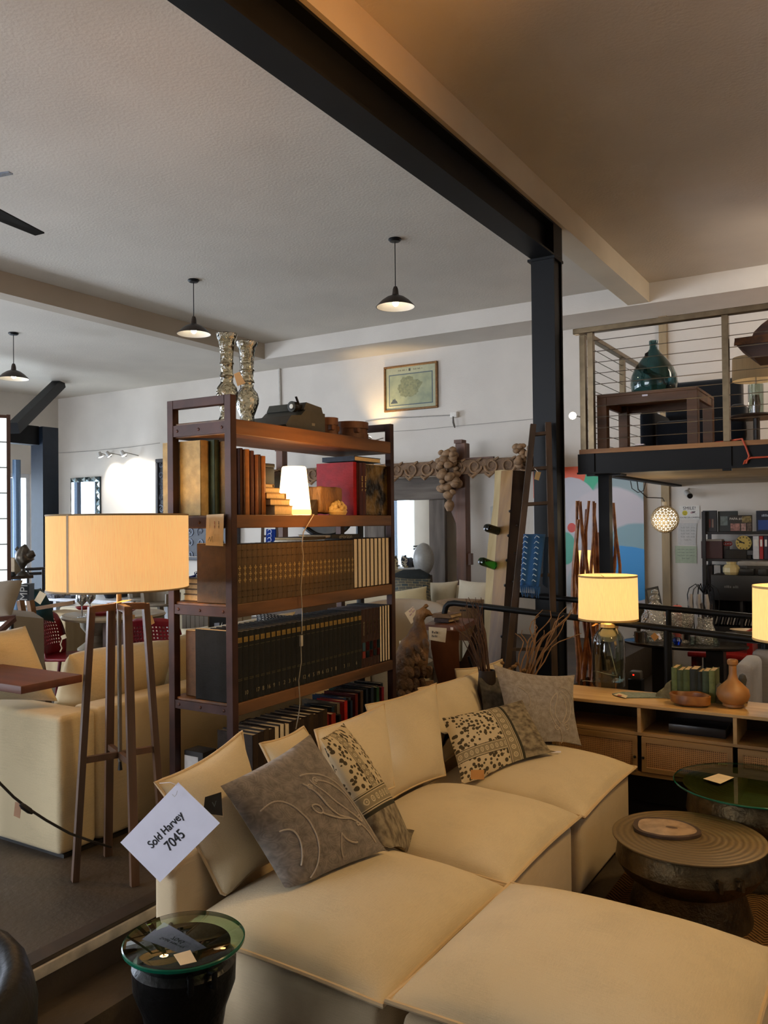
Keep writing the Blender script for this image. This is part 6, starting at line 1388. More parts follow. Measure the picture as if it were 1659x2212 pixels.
for a, b2 in ((ax0, ax0 + .155), (ax1 - .155, ax1)): MB().bx(a, b2, 8.75, 9.66, 2.36, PY(1600, 872, 8.8).z, .05, 3).build('arm', m_nav, t)
for x in (ax0 + .1, ax1 - .1):
    for y in (8.85, 9.55): MB().cyl((x, y, 2.242), (x, y, 2.365), .02, seg=8).build('leg', m_black, t)
lt = PY(1634, 897, 8.55); t = T('round_side_table', 'dark round side table under the burlap shaded lamp', 'table', (lt.x, lt.y, 2.24))
MB().lathe([(0, lt.z - .03), (.24, lt.z - .03), (.25, lt.z - .015), (.24, lt.z), (0, lt.z)], (lt.x, lt.y, 0), 32).build('top', plain('2b2119', .4), t); MB().cyl((lt.x, lt.y, 2.242), (lt.x, lt.y, lt.z - .03), .03, seg=12).build('stem', plain('2b2119', .4), t); MB().lathe([(0, 2.241), (.16, 2.241), (.15, 2.26), (0, 2.265)], (lt.x, lt.y, 0), 24).build('foot', plain('2b2119', .4), t)
lc_ = V((lt.x, lt.y, lt.z + .001)); t = T('table_lamp', 'mezzanine lamp with burlap drum shade and glass cylinder of bark', 'lamp', lc_)
m_bur = shade_mat('burlap_shade', '9a8566', .10, .4, 90)
zb_, zt2 = PY(1634, 822, 8.55).z - lt.z, PY(1634, 772, 8.55).z - lt.z
MB().lathe([(.21, zb_), (.205, zt2), (.2, zt2), (.205, zb_), (.21, zb_)], lc_, 48).build('shade', m_bur, t)
MB().lathe([(0, 0), (.068, 0), (.07, .01), (.07, zb_ - .04), (.06, zb_ - .035), (0, zb_ - .035), (0, zb_ - .04), (.066, zb_ - .042), (.066, .012), (0, .012)], lc_, 32).build('glass_base', m_cglass, t)
mb = MB().lathe([(0, .015), (.035, .015), (.04, .1), (.03, .19), (0, .2)], lc_, 14); mb.jitter(.014, 26, 2); mb.build('bark_piece', mat('bark', '6a4a28', .8, var=.4, scale=30), t)
MB().cyl(lc_ + V((0, 0, zb_ - .035)), lc_ + V((0, 0, zt2 - .05)), .008, seg=8).build('stem', plain('9a9184', .3, .8), t); MB().ball(lc_ + V((0, 0, zb_ + .1)), .035).build('bulb', emit('mezz_bulb', 'fff1d8', 10), t)
lamp('POINT', lc_ + V((0, 0, zb_ + .1)), 4, 'ffedd0', .05, name='mezz_lamp_light')
p1 = PY(1590, 745, 7.55)
t = T('live_edge_bench', 'thick live-edge slab console with driftwood on top, mezzanine rail side', 'console', (p1.x + .8, 7.8, 2.24))
bz0, bz1 = PY(1612, 776, 7.55).z, PY(1590, 733, 7.55).z
mb = MB().prism([(p1.x, 7.52, bz1 - .05), (p1.x + .0, 7.52, bz1), (p1.x + 1.5, 7.52, bz1), (p1.x + 1.5, 7.52, bz0), (p1.x + .14, 7.52, bz0)], (0, .42, 0)); mb.build('slab', wood('bench_slab', '4a2c1a', '2e1a0f', 'X', 8), t)
mb = MB().bx(p1.x - .01, p1.x + 1.5, 7.505, 7.519, bz1 - .06, bz1 + .005); bmesh.ops.subdivide_edges(mb.bm, edges=mb.bm.edges[:], cuts=6, use_grid_fill=True); mb.jitter(.014, 12, 4); mb.build('live_edge', mat('live_edge_bark', '6e4420', .8, col2='3c2310', scale=14), t)
for x in (p1.x + .72, p1.x + 1.35): MB().bx(x, x + .08, 7.6, 7.85, 2.242, bz0 - .0005).build('leg', plain('2a1b12'), t)
dw = [PY(a, b2, 7.72) for a, b2 in ((1626, 738), (1632, 722), (1648, 706), (1664, 694), (1690, 690), (1720, 700), (1735, 738))]
mb = MB(); mb.prism([V((p.x, 7.62, max(bz1 + .002, p.z))) for p in dw], (0, .2, 0)); o = mb.build('driftwood', wood('driftwood_brown', '6a3c20', '3d2010', 'X', 12), ang=20); tag(o, 'reddish driftwood piece propped on the live-edge console', 'driftwood')
zo = 7.245
t = T('extension_cord', 'orange extension cord dangling over the mezzanine edge', 'cord', PY(1605, 1003, zo))
MB().tube([V((PY(1545, 936, 7.4).x, 7.4, 2.249)), V((PY(1575, 931, 7.34).x, 7.34, 2.249)), V((PY(1590, 931, 7.27).x, 7.262, 2.25)), PY(1603, 948, zo), PY(1611, 965, zo), PY(1618, 985, zo), PY(1612, 1000, zo), PY(1606, 1003, zo), PY(1609, 996, zo), PY(1622, 989, zo), PY(1659, 987, zo), PY(1720, 985, zo)], .008, 7).build('cable', plain('c4502c', .5), t)
t = T('power_cord', 'black power cord with white tag lying along the mezzanine edge', 'cord', V((-1.9, 7.3, 2.24)))
MB().tube([V((PY(p_, 940, 7.42).x, 7.42 - dy, 2.247)) for p_, dy in ((1300, 0), (1340, .03), (1375, .09), (1390, .1), (1410, .03), (1470, .02), (1500, .0))], .006, 6).build('cable', plain('16120f'), t); cq = V((PY(1383, 955, 7.31).x, 7.31, 2.252)); MB().bx(cq.x - .04, cq.x + .04, 7.27, 7.31, 2.2535, 2.262).build('tag', m_paper, t)
# ================================================================ under the mezzanine
def blob_paint(name, base, blobs):
    m, nt, b = newmat(name); b.inputs['Roughness'].default_value = .5
    tc = N(nt, 'ShaderNodeTexCoord'); sp = N(nt, 'ShaderNodeSeparateXYZ'); L(nt, tc.outputs['Generated'], sp.inputs[0])
    ns = N(nt, 'ShaderNodeTexNoise', i_Scale=5, i_Detail=3); L(nt, tc.outputs['Generated'], ns.inputs['Vector'])
    cur = lin(base)
    for (u, v, ru, rv, col, soft) in blobs:
        terms = []
        for o_, c_, r_ in ((sp.outputs[0], u, ru), (sp.outputs[2], v, rv)):
            a = N(nt, 'ShaderNodeMath', operation='SUBTRACT', i_1=c_); L(nt, o_, a.inputs[0]); d = N(nt, 'ShaderNodeMath', operation='DIVIDE', i_1=r_); L(nt, a.outputs[0], d.inputs[0]); p_ = N(nt, 'ShaderNodeMath', operation='MULTIPLY'); L(nt, d.outputs[0], p_.inputs[0]); L(nt, d.outputs[0], p_.inputs[1]); terms.append(p_.outputs[0])
        s_ = N(nt, 'ShaderNodeMath', operation='ADD'); L(nt, terms[0], s_.inputs[0]); L(nt, terms[1], s_.inputs[1])
        s2 = N(nt, 'ShaderNodeMath', operation='MULTIPLY_ADD', i_1=.25); L(nt, ns.outputs[0], s2.inputs[0]); L(nt, s_.outputs[0], s2.inputs[2])
        mr = N(nt, 'ShaderNodeMapRange'); mr.inputs[1].default_value = 1.12 + soft; mr.inputs[2].default_value = 1.12 - soft; L(nt, s2.outputs[0], mr.inputs[0])
        mx = N(nt, 'ShaderNodeMix', data_type='RGBA'); L(nt, mr.outputs[0], mx.inputs[0]); mx.inputs[7].default_value = lin(col)
        if isinstance(cur, tuple): mx.inputs[6].default_value = cur
        else: L(nt, cur, mx.inputs[6])
        cur = mx.outputs[2]
    L(nt, cur, b.inputs['Base Color']); return m
mx0, mx1 = PY(1235, 1100, 11.0).x - .55, PY(1391, 1150, 11.0).x; mz0, mz1 = PY(1391, 1308, 11.0).z, PY(1240, 1008, 11.0).z
m_mur = blob_paint('abstract_painting', 'b9b7bb', [(.86, 1.0, .5, .34, '2f93c4', .05), (.56, 1.02, .16, .2, '2fa57c', .04), (.2, 1.0, .3, .3, 'd9562c', .03), (.35, .68, .26, .24, 'b4b2b8', .03), (.86, .8, .3, .14, '8b9da0', .1), (.7, .62, .36, .22, 'bdb6bb', .08), (.95, .42, .3, .16, '7fa0a8', .1), (.8, .22, .42, .2, '2e8fd0', .03), (.5, .1, .2, .22, 'a9b4ba', .05), (.36, .55, .04, .035, 'c23a2c', .05), (.3, .4, .1, .12, '4fa08a', .08)])
t = T('abstract_painting', 'big abstract painting of orange, teal, blue and grey petals under the mezzanine', 'painting', ((mx0 + mx1) / 2, 11.0, mz0))
MB().bx(mx0, mx1, 11.0, 11.012, mz0, mz1).build('canvas', m_mur, t); MB().bx(mx0 + .02, mx1 - .02, 11.013, 11.09, mz0 + .02, mz1 - .02).build('stretcher_frame', plain('8a6a48'), t)
# bundle of orange branches
m_or = mat('orange_teak_branch', 'b8743a', .5, col2='7d4520', scale=10, bump=.3, bscale=40)
bc_ = P(1285, 1470, 8.32); bc_.z = LOW + .001
t = T('branch_bundle', 'tall bundle of orange brown bare branches behind the glass lamp', 'decoration', bc_)
tops = [(1237, 1082, 0), (1251, 1082, .1), (1262, 1083, 0), (1270, 1082, .05), (1276, 1083, -.05), (1285, 1087, .1), (1288, 1086, 0), (1243, 1122, -.1), (1322, 1090, .05), (1334, 1086, .0), (1247, 1140, .1), (1258, 1100, .15), (1295, 1120, .1), (1300, 1150, -.05), (1310, 1110, .1), (1240, 1160, .12)]
for i, (px, py, dd) in enumerate(tops):
    a = P(px, py, 8.3 + dd); b2 = bc_ + V(((px - 1285) / 1790 * 7.9 * .75 + .04 * math.sin(i * 5), dd + .05 * math.cos(i * 3), 0)); pts = []
    for k in range(8):
        f = k / 7; p_ = b2.lerp(a, f) + V((.035 * math.sin(f * 8 + i * 1.7) * (f > .05), .03 * math.cos(f * 7 + i), 0)); pts.append(p_)
    MB().tube(pts, [.024 - .01 * k / 7 for k in range(8)], 7).jitter(.004, 25, i).build('branch', m_or, t)
MB().lathe([(0, 0), (.3, 0), (.3, .06), (0, .06)], bc_, 28).build('base_disc', plain('3a2716'), t)
# lamp glowing behind the branches
gl_ = P(1270, 1238, 8.9); gl_.z = P(1270, 1242, 8.9).z
t = T('table_lamp', 'lit cream drum lamp half hidden behind the branch bundle', 'lamp', V((gl_.x, gl_.y, LOW)))
MB().lathe([(.15, gl_.z), (.148, gl_.z + .26), (.143, gl_.z + .26), (.145, gl_.z), (.15, gl_.z)], (gl_.x, gl_.y, 0), 40).build('shade', shade_mat('far_cream_shade', 'e8c98c', 1.1, .5), t)
MB().lathe([(0, LOW + .001), (.13, LOW + .001), (.12, LOW + .03), (.03, LOW + .06), (.02, gl_.z + .1), (0, gl_.z + .1)], (gl_.x, gl_.y, 0), 24).build('stand', m_black, t)
lamp('POINT', V((gl_.x, gl_.y, gl_.z + .13)), 3, 'ffcf88', .04, name='far_lamp_light')
# perforated globe pendant with its swagged cord
gp = P(1436, 1122, 8.9)
t = T('globe_pendant', 'pierced white metal globe pendant glowing under the mezzanine', 'lamp', gp - V((0, 0, .145)))
mb = MB().ball(gp, .143, (1, 1, 1), 3); o = mb.build('lattice', plain('a89a80', .5), t); md = o.modifiers.new('lattice', 'WIREFRAME'); md.thickness = .012
MB().ball(gp, .125, (1, 1, 1), 3).build('diffuser', emit('globe_glow', 'fff0d6', 2.6), t)
MB().cyl(gp + V((0, 0, .14)), gp + V((0, 0, .19)), .028, seg=14).build('collar', plain('b5aa96'), t)
MB().tube([gp + V((0, 0, .19)), gp + V((-.02, 0, .23)), gp + V((-.18, -.02, .24)), gp + V((-.27, -.03, .33)), gp + V((-.28, -.03, .42)), V((gp.x - .26, gp.y, 2.048))], .006, 6).build('cord', plain('1c1a18'), t)
lamp('POINT', gp + V((0, -.3, -.05)), 3, 'ffe2b0', .12, name='globe_light')
wire('dark slack wire looping under the mezzanine by the painting', [V((PY(1362, 1040, 9.4).x, 9.4, 2.045)), PY(1365, 1055, 9.4), PY(1378, 1064, 9.4), PY(1390, 1060, 9.4), V((PY(1396, 1045, 9.4).x, 9.4, 2.045))], .005, 'hanging_wire', plain('1c1a18'))
c = PY(1487, 1068, 10.9); t = T('mounted_security_camera', 'small white bullet security camera under the mezzanine', 'camera', c)
MB().cyl(c + V((-.04, .1, .03)), c + V((.03, -.06, -.02)), .035, .038, 16).build('body', plain('b9b4aa', .4), t); MB().cyl(c + V((.031, -.062, -.0207)), c + V((.034, -.07, -.023)), .033, seg=16).build('lens', plain('1a1a1a', .2), t); MB().cyl(c + V((-.03, .08, .035)), V((c.x - .03, 11.09, 2.0)), .012, seg=8).build('bracket', plain('a9a49a', .4), t)
# signs on the wall
YS = 11.092
q = [PY(1467, 1093, YS), PY(1511, 1092, YS), PY(1510, 1123, YS), PY(1466, 1122, YS)]
x0, x1, z1, z0 = q[0].x, q[1].x, q[0].z, q[3].z; W_ = x1 - x0; H_ = z1 - z0
t = T('camera_sign', 'white wall sign telling people to smile, with yellow smiley', 'sign', ((x0 + x1) / 2, YS, z0))
MB().bx(x0, x1, YS, YS + .005, z0, z1).build('plate', plain('d6d2c8', .4), t)
text('SMILE!', H_ * .33, ((x0 + x1) / 2, YS - .001, z1 - H_ * .19), (1, 0, 0), (0, 0, 1), m_ink, 'lettering', t)
text("YOU'RE ON CAMERA", H_ * .15, ((x0 + x1) / 2, YS - .001, z0 + H_ * .13), (1, 0, 0), (0, 0, 1), m_ink, 'lettering', t)
cy_ = z0 + H_ * .47
def disc(cx, cz, r, y, n=20): return [(cx + r * math.cos(2 * PI * i / n), y, cz + r * math.sin(2 * PI * i / n)) for i in range(n)]
MB().prism(disc(x0 + W_ * .28, cy_, H_ * .19, YS - .001), (0, .0006, 0)).build('smiley', plain('c9b82c'), t)
for dx in (-.06, .06): MB().prism(disc(x0 + W_ * .28 + dx * H_, cy_ + H_ * .05, H_ * .025, YS - .0016, 8), (0, .0005, 0)).build('smiley_eye', m_ink, t)
MB().tube([(x0 + W_ * .28 + H_ * .09 * math.cos(a_), YS - .0016, cy_ + H_ * .09 * math.sin(a_)) for a_ in [PI + .4 + i * (PI - .8) / 8 for i in range(9)]], H_ * .01, 4).build('smiley_mouth', m_ink, t)
MB().prism([(x0 + W_ * .58, YS - .001, cy_ - H_ * .06), (x0 + W_ * .78, YS - .001, cy_ + H_ * .02), (x0 + W_ * .8, YS - .001, cy_ + H_ * .12), (x0 + W_ * .6, YS - .001, cy_ + H_ * .1)], (0, .0006, 0)).build('camera_icon', plain('5a4a4a'), t)
MB().prism(disc(x0 + W_ * .6, cy_ + H_ * .02, H_ * .07, YS - .0016, 12), (0, .0005, 0)).build('icon_lens', plain('b08a8a'), t); MB().bar((x0 + W_ * .72, YS - .001, cy_), (x0 + W_ * .86, YS - .001, cy_ - H_ * .12), H_ * .03, .001).build('icon_bracket', m_ink, t)
def sheet(label, pts, m, n, col='a8a49c', nm='paper_sign'):
    q = [PY(a, b2, YS) for a, b2 in pts]; t = T(nm, label, 'notice', (sum((p for p in q), V()) / 4).to_tuple(), None)
    MB().prism(q, (0, .002, 0)).build('sheet', m, t, ang=0)
    w_ = q[1].x - q[0].x; h_ = q[0].z - q[3].z
    for k in range(n): squig((q[0].x + w_ * (.12 + .1 * (k == n - 1) * 2), YS - .001, q[0].z - h_ * (.16 + .7 * k / n) - h_ * .08), (1, 0, 0), (0, 0, 1), w_ * (.76 - .4 * (k == n - 1)), h_ * .07, plain(col), t)
sheet('white printed notice directly under the smile sign', [(1466, 1130), (1505, 1130), (1503, 1178), (1464, 1177)], plain('c2bdb6'), 5)
sheet('pale green handwritten notice below the white printed one', [(1458, 1179), (1505, 1180), (1505, 1217), (1459, 1216)], plain('a9b296'), 4, '8a9280')
# black shelving with office clutter
SY = 10.55; sx0, sx1 = PY(1516, 1150, SY).x, PY(1760, 1150, SY).x
t = T('shelving_unit', 'black office shelving full of binders and books, far wall under mezzanine', 'shelf', ((sx0 + sx1) / 2, SY + .2, LOW))
m_blk = plain('17110f', .5)
for x in (sx0, sx1 - .04):
    for y in (SY, SY + .36): MB().bx(x, x + .04, y, y + .04, LOW + .001, PY(1516, 1105, SY).z).build('upright', m_blk, t)
szs = [PY(1516, y_, SY).z for y_ in (1149, 1207, 1278, 1345)]
for z in szs: MB().bx(sx0, sx1, SY + .041, SY + .4, z - .03, z).build('shelf', m_blk, t)
def on(px, k): return PY(px, 1150, SY + .1).x, szs[k] + .001
def bxx(label, px0, px1, ptop, k, m, nm, cat, y=.08, dp=.15, group=None, parts=None):
    x0_, x1_ = PY(px0, 1150, SY + y).x, PY(px1, 1150, SY + y).x; z0_ = szs[k] + .001; z1_ = PY((px0 + px1) / 2, ptop, SY + y).z
    o = MB().bx(x0_, x1_, SY + y, SY + y + dp, z0_, z1_, .003, 1).build(nm, m); tag(o, label, cat, group); return o, x0_, x1_, z0_, z1_
g = 'picture books standing on the top office shelf'
o, a, b2, c_, d_ = bxx('black album with two small figures on its cover, top office shelf', 1518, 1549, 1103, 0, plain('0d0c0d', .4), 'photo_book', 'book', .07, .03, g)
for k, cc in enumerate(('6a2f28', '8a7468')): MB().bx(a + (b2 - a) * (.45 + .2 * k), a + (b2 - a) * (.57 + .2 * k), SY + .066, SY + .0695, c_ + .05, c_ + (d_ - c_) * .6).build('cover_figure', plain(cc), o)
o, a, b2, c_, d_ = bxx('dark slate picture book beside the black album', 1551, 1594, 1104, 0, plain('252c2b', .4), 'photo_book', 'book', .12, .03, g)
MB().bx(a + .03, a + (b2 - a) * .5, SY + .116, SY + .1195, c_ + (d_ - c_) * .3, c_ + (d_ - c_) * .75).build('cover_photo', mat('grey_photo', '6a7674', .5, var=.3, scale=20), o)
o, a, b2, c_, d_ = bxx('collage photo board with a bold heading, in front on the top office shelf', 1577, 1625, 1113, 0, plain('2a221c', .4), 'photo_board', 'picture', .06, .02, None)
text('PAPA #1', (d_ - c_) * .2, ((a + b2) / 2 - (b2 - a) * .22, SY + .058, c_ + (d_ - c_) * .78), (1, 0, 0), (0, 0, 1), plain('cfc9bd'), 'lettering', o)
for k, (u0, u1, v0, v1, cc) in enumerate(((.03, .45, .05, .5, '8a6058'), (.55, .97, .55, .95, '7a6a40'), (.5, .72, .05, .5, '9a7a72'), (.77, .97, .05, .5, '5a4a40'))):
    MB().bx(a + (b2 - a) * u0, a + (b2 - a) * u1, SY + .056, SY + .0595, c_ + (d_ - c_) * v0, c_ + (d_ - c_) * v1).build('photo', mat('snap_%d' % k, cc, .5, var=.5, scale=40), o)
o, a, b2, c_, d_ = bxx('night blue picture book at the frame edge, top office shelf', 1634, 1690, 1103, 0, plain('0e1830', .4), 'photo_book', 'book', .07, .03, g)
MB().bx(a + .02, b2 - .02, SY + .066, SY + .0695, c_ + .02, c_ + (d_ - c_) * .55).build('cover_picture', plain('1f4288', .4), o); squig((a + .06, SY + .066, c_ + (d_ - c_) * .72), (1, 0, 0), (0, 0, 1), .12, .03, plain('9aa6b8'), o)
o, a, b2, c_, d_ = bxx('maroon lidded box on the second office shelf', 1514, 1560, 1169, 1, plain('3c1a18', .5), 'box', 'box', .07, .2)
MB().bx(a + .003, b2 - .01, SY + .09, SY + .25, d_ + .0005, d_ + .02).build('papers', plain('8d867c'), o)
o, a, b2, c_, d_ = bxx('red scissor handles in a cup beside the maroon box', 1563, 1574, 1180, 1, plain('2a2320', .5), 'pencil_cup', 'cup', .1, .06)
for k in range(2): MB().tube([((a + b2) / 2 + .03 * k + .03 * math.cos(a_), SY + .12, d_ + .03 + .022 * math.sin(a_)) for a_ in [2 * PI * j / 12 for j in range(12)]], .008, 6, closed=True).build('scissor_handle', plain('7a2018', .4), o)
ck = PY(1606, 1173, SY + .1); t = T('clock', 'round yellow faced analogue clock on the second office shelf', 'clock', V((ck.x, ck.y, szs[1])))
MB().box((ck.x + .03, SY + .16, ck.z - .005), (.17, .09, .17), .02).build('case', plain('1d1b18', .4), t)
MB().prism(disc(ck.x, ck.z, .088, SY + .108, 32), (0, .005, 0)).build('dial', plain('b39a4c', .5), t)
for h in range(12): MB().box((ck.x + .07 * math.sin(h * PI / 6), SY + .106, ck.z + .07 * math.cos(h * PI / 6)), (.012, .002, .012)).build('hour_mark', m_ink, t)
MB().bar((ck.x + .01, SY + .1045, ck.z - .008), (ck.x - .072, SY + .1045, ck.z + .045), .009, .002, (0, 1, 0)).build('hand', m_ink, t); MB().bar((ck.x + .01, SY + .1025, ck.z + .002), (ck.x - .05, SY + .1025, ck.z + .012), .012, .002, (0, 1, 0)).build('hand', m_ink, t)
bxx('black recorder lying on books below the yellow clock', 1567, 1612, 1187, 1, plain('141210', .3), 'recorder', 'device', .04, .05)
for k, (nm, cc) in enumerate((('black', '202022'), ('pink edged', '8a5a58'))): bxx(('flat %s book near the clock, one of a small office stack' % nm), 1573 + 2 * k, 1622 - 20 * k, 1199 - 0 * k, 1, plain(cc, .5), 'book', 'book', .1 + .12 * k, .1)
for p0, p1, cc, nm in ((1626, 1639, 'b9b9bd', 'white'), (1640, 1648, '9a1f22', 'red'), (1650, 1658, '2a2236', 'purple'), (1660, 1672, 'aeb0b4', 'second white')):
    o, a, b2, c_, d_ = bxx('%s ring binder upright on the second office shelf' % nm, p0, p1, 1158, 1, plain(cc, .4), 'binder', 'binder', .06, .25, 'ring binders on the second office shelf'); MB().bx(a + (b2 - a) * .2, b2 - (b2 - a) * .2, SY + .0575, SY + .0595, c_ + (d_ - c_) * .55, c_ + (d_ - c_) * .85).build('spine_label', plain('d0ccc6'), o)
for p0, p1, cc, nm in ((1515, 1525, 'a5a7a8', 'pale grey'), (1527, 1538, '241c1c', 'black'), (1541, 1555, 'b5b8bc', 'white'), (1557, 1563, '1a2430', 'navy')): bxx('%s binder on the third office shelf' % nm, p0, p1, 1221, 2, plain(cc, .4), 'binder', 'binder', .1, .25, 'binders on the third office shelf')
# black cabinet/speaker box with clutter, in front of the shelves
ky = 10.0; kx0, kx1 = PY(1536, 1250, ky).x, PY(1660, 1250, ky).x; kz = PY(1590, 1243, ky).z
t = T('black_cabinet', 'black office cabinet with stickers in front of the far shelving', 'cabinet', ((kx0 + kx1) / 2, ky + .2, LOW))
kzb = PY(1590, 1298, ky).z
MB().bx(kx0, kx1, ky, ky + .4, kzb, kz, .004).build('body', plain('101010', .45), t); MB().bx(kx0, kx1, ky + .02, ky + .38, LOW + .001, kzb - .3).build('lower_body', plain('120f0e', .5), t)
for x in (kx0, kx1 - .03, (kx0 + kx1) / 2): MB().bx(x, x + .03, ky + .02, ky + .38, kzb - .299, kzb - .001).build('upright', plain('120f0e', .5), t)
MB().bx(kx0 + .01, kx1 - .01, ky + .36, ky + .39, kzb - .29, kzb - .001).build('back', plain('0c0b0b'), t); squig((kx0 + .14, ky - .002, (kz + kzb) / 2), (1, 0, 0), (0, 0, 1), .14, .03, plain('5a5a5a'), t)
g = 'discs and cases leaning inside the black cabinet'; r_ = random.Random(9)
for i in range(16):
    x = kx0 + .05 + i * (kx1 - kx0 - .1) / 16; cc = ('8d8a86', '2a2a30', '6e6a66', '3d3a3a', '94908a', '57504a')[i % 6]
    o = MB().box((x, ky + .1, kzb - .3 + .088), (.012, .12, .13), 0, 1, Matrix.Rotation(.25, 3, 'Y')).build('disc_case', plain(cc, .3)); tag(o, 'slim disc case leaning in the black cabinet, %s from its open left end' % ORD[i], 'case', g)
jz = kz + .001; jc = V((PY(1579, 1230, ky + .1).x, ky + .12, jz))
t = T('ceramic_jar', 'cream faceted ceramic jar on the black office cabinet', 'jar', jc); MB().lathe([(0, 0), (.07, 0), (.09, .03), (.09, .08), (.07, .11), (.05, .12), (.055, .145), (.04, .145), (.038, .12), (0, .11)], jc, 8).build('body', plain('b5a679', .4), t, ang=20)
def kb(label, p0, p1, pt, m, nm, cat): 
    o = MB().bx(PY(p0, 1230, ky + .08).x, PY(p1, 1230, ky + .08).x, ky + .08, ky + .25, jz, PY(p0, pt, ky + .08).z, .004).build(nm, m); tag(o, label, cat); return o
kb('low black radio beside the cream jar on the black cabinet', 1597, 1628, 1229, plain('141312', .3), 'radio', 'radio'); kb('small black cube speaker on the black cabinet', 1638, 1656, 1230, plain('161412', .4), 'speaker', 'speaker')
o = MB().bx(PY(1594, 1215, ky + .3).x, PY(1720, 1215, ky + .3).x, ky + .25, ky + .55, PY(1600, 1222, ky + .3).z, PY(1600, 1212, ky + .3).z, .01).build('desk_lamp_arm', plain('8f8a84', .4)); o.name = 'printer_lid'; tag(o, 'pale grey open printer lid above the black cabinet', 'printer'); MB().bx(PY(1594, 1215, ky + .3).x + .1, PY(1720, 1215, ky + .3).x, ky + .27, ky + .55, jz, PY(1600, 1222, ky + .3).z - .0005).build('printer_body', plain('3a3633', .4), o)
# dark oval table with glassware
TX, TY = P(1478, 1390, 8.3).x, P(1478, 1390, 8.3).y; TZ = P(1478, 1388, 8.3).z
t = T('oval_table', 'dark oval pedestal table crowded with glassware behind the ramp rails', 'table', (TX, TY, LOW))
MB().lathe([(0, TZ - .035), (.56, TZ - .035), (.6, TZ - .02), (.6, TZ - .006), (.58, TZ), (0, TZ)], (TX, TY, 0), 56, (1, .55)).build('top', plain('19140f', .25), t)
for x in (-.3, .22): MB().bx(TX + x, TX + x + .16, TY - .08, TY + .08, LOW + .03, TZ - .0355).build('leg', plain('14100d', .4), t)
MB().bx(TX - .4, TX + .45, TY - .14, TY + .14, LOW + .001, LOW + .03).build('foot', plain('14100d', .4), t)
m_cut = thinglass('cut_crystal', 'eceae2', .06, .8, 48, boost=4.5, diff=.15)
def glassy(nm, label, px, prof, m=m_cut, dy=0, seg=24, cat='glass', group='glassware on the dark oval table'):
    c = V((PY(px, 1388, TY + dy).x, TY + dy, TZ + .001)); t = T(nm, label, cat, c, group); MB().lathe(prof, c, seg).build('body', m, t); return t, c
t, c = glassy('glass_cloche', 'tall crystal domed jar with ball finial on the oval table', 1416, [(0, .02), (.1, .02), (.125, .06), (.142, .16), (.138, .24), (.1, .31), (.07, .33)], dy=.02)
MB().lathe([(.11, .312), (.09, .35), (.045, .385), (.03, .40), (.05, .425), (.045, .45), (.02, .462), (.038, .485), (.03, .51), (0, .522)], c, 24).build('lid', m_cut, t); MB().lathe([(0, 0), (.09, 0), (.08, .012), (.02, .02), (0, .02)], c, 24).build('foot', m_cut, t)
t, c = glassy('crystal_bowl', 'cut crystal footed bowl at the post on the oval table', 1474, [(0, .1), (.05, .1), (.09, .13), (.115, .2), (.12, .29), (.113, .29), (.108, .2), (.09, .14), (0, .115)], dy=.02)
MB().lathe([(0, 0), (.07, 0), (.06, .012), (.018, .03), (.018, .08), (.04, .1), (0, .1)], c, 24).build('foot', m_cut, t)
t, c = glassy('brush_jar', 'glass jar with thin sticks standing in it on the oval table', 1524, [(0, 0), (.1, 0), (.11, .02), (.1, .12), (.07, .2), (.075, .26), (.068, .26), (.062, .2), (.092, .12), (.1, .02), (0, .012)], dy=-.02)
for i in range(8): MB().cyl(c + V((.03 * math.cos(i), .03 * math.sin(i), .02)), c + V((.07 * math.cos(i * 2.1), .06 * math.sin(i * 1.7), .40)), .004, seg=5).build('stick', plain('2a1c14'), t)
for i, (px, h, r, nm) in enumerate(((1392, .05, .05, 'low glass dish beside the cloche'), (1497, .08, .035, 'small tumbler before the crystal bowl'), (1548, .09, .035, 'plain tumbler right of the stick jar'), (1449, .09, .04, 'little goblet beside the crystal cloche'))):
    glassy('tumbler', nm, px, [(0, 0), (r * .8, 0), (r, h), (r - .004, h), (r * .75, .01), (0, .01)], m_cglass, dy=-.12)
t, c = glassy('pewter_cup', 'shiny metal cup on a dark tray at the table edge', 1384, [(0, 0), (.06, 0), (.065, .1), (.055, .1), (.05, .01), (0, .01)], plain('8d867a', .2, .9), dy=-.16, cat='cup')
t, c = glassy('blue_ornament', 'deep blue glass ornament ball on the oval table', 1463, [(0, 0), (.03, .0), (.045, .035), (.03, .07), (0, .075)], glass('blue_glass', '2050d8', .05), dy=-.17, cat='ornament')
t, c = glassy('candle', 'pink pillar candle standing behind the rail on the table', 1464, [(0, 0), (.045, 0), (.045, .34), (.03, .35), (0, .345)], plain('b5584e', .5), dy=.2, cat='candle', group=None)
MB().cyl(c + V((0, 0, .345)), c + V((0, 0, .365)), .003, seg=5).build('wick', m_ink, t)
t, c = glassy('dark_jar', 'small black lidded jar behind the pink candle', 1484, [(0, 0), (.035, 0), (.04, .27), (.02, .3), (0, .3)], plain('131212', .3), dy=.22, cat='jar', group=None)
t, c = glassy('silver_bowl', 'tarnished silver bowl half hidden by the lit drum shade', 1380, [(0, .12), (.06, .12), (.11, .2), (.12, .3), (.11, .3), (.1, .2), (0, .14)], plain('77705c', .2, .9), dy=.28, cat='bowl', group=None); MB().lathe([(0, 0), (.06, 0), (.02, .05), (.03, .12), (0, .12)], c, 20).build('foot', plain('77705c', .2, .9), t)
q = [P(1394, 1272, 8.85), P(1421, 1266, 8.9), P(1430, 1308, 8.8), P(1402, 1314, 8.75)]
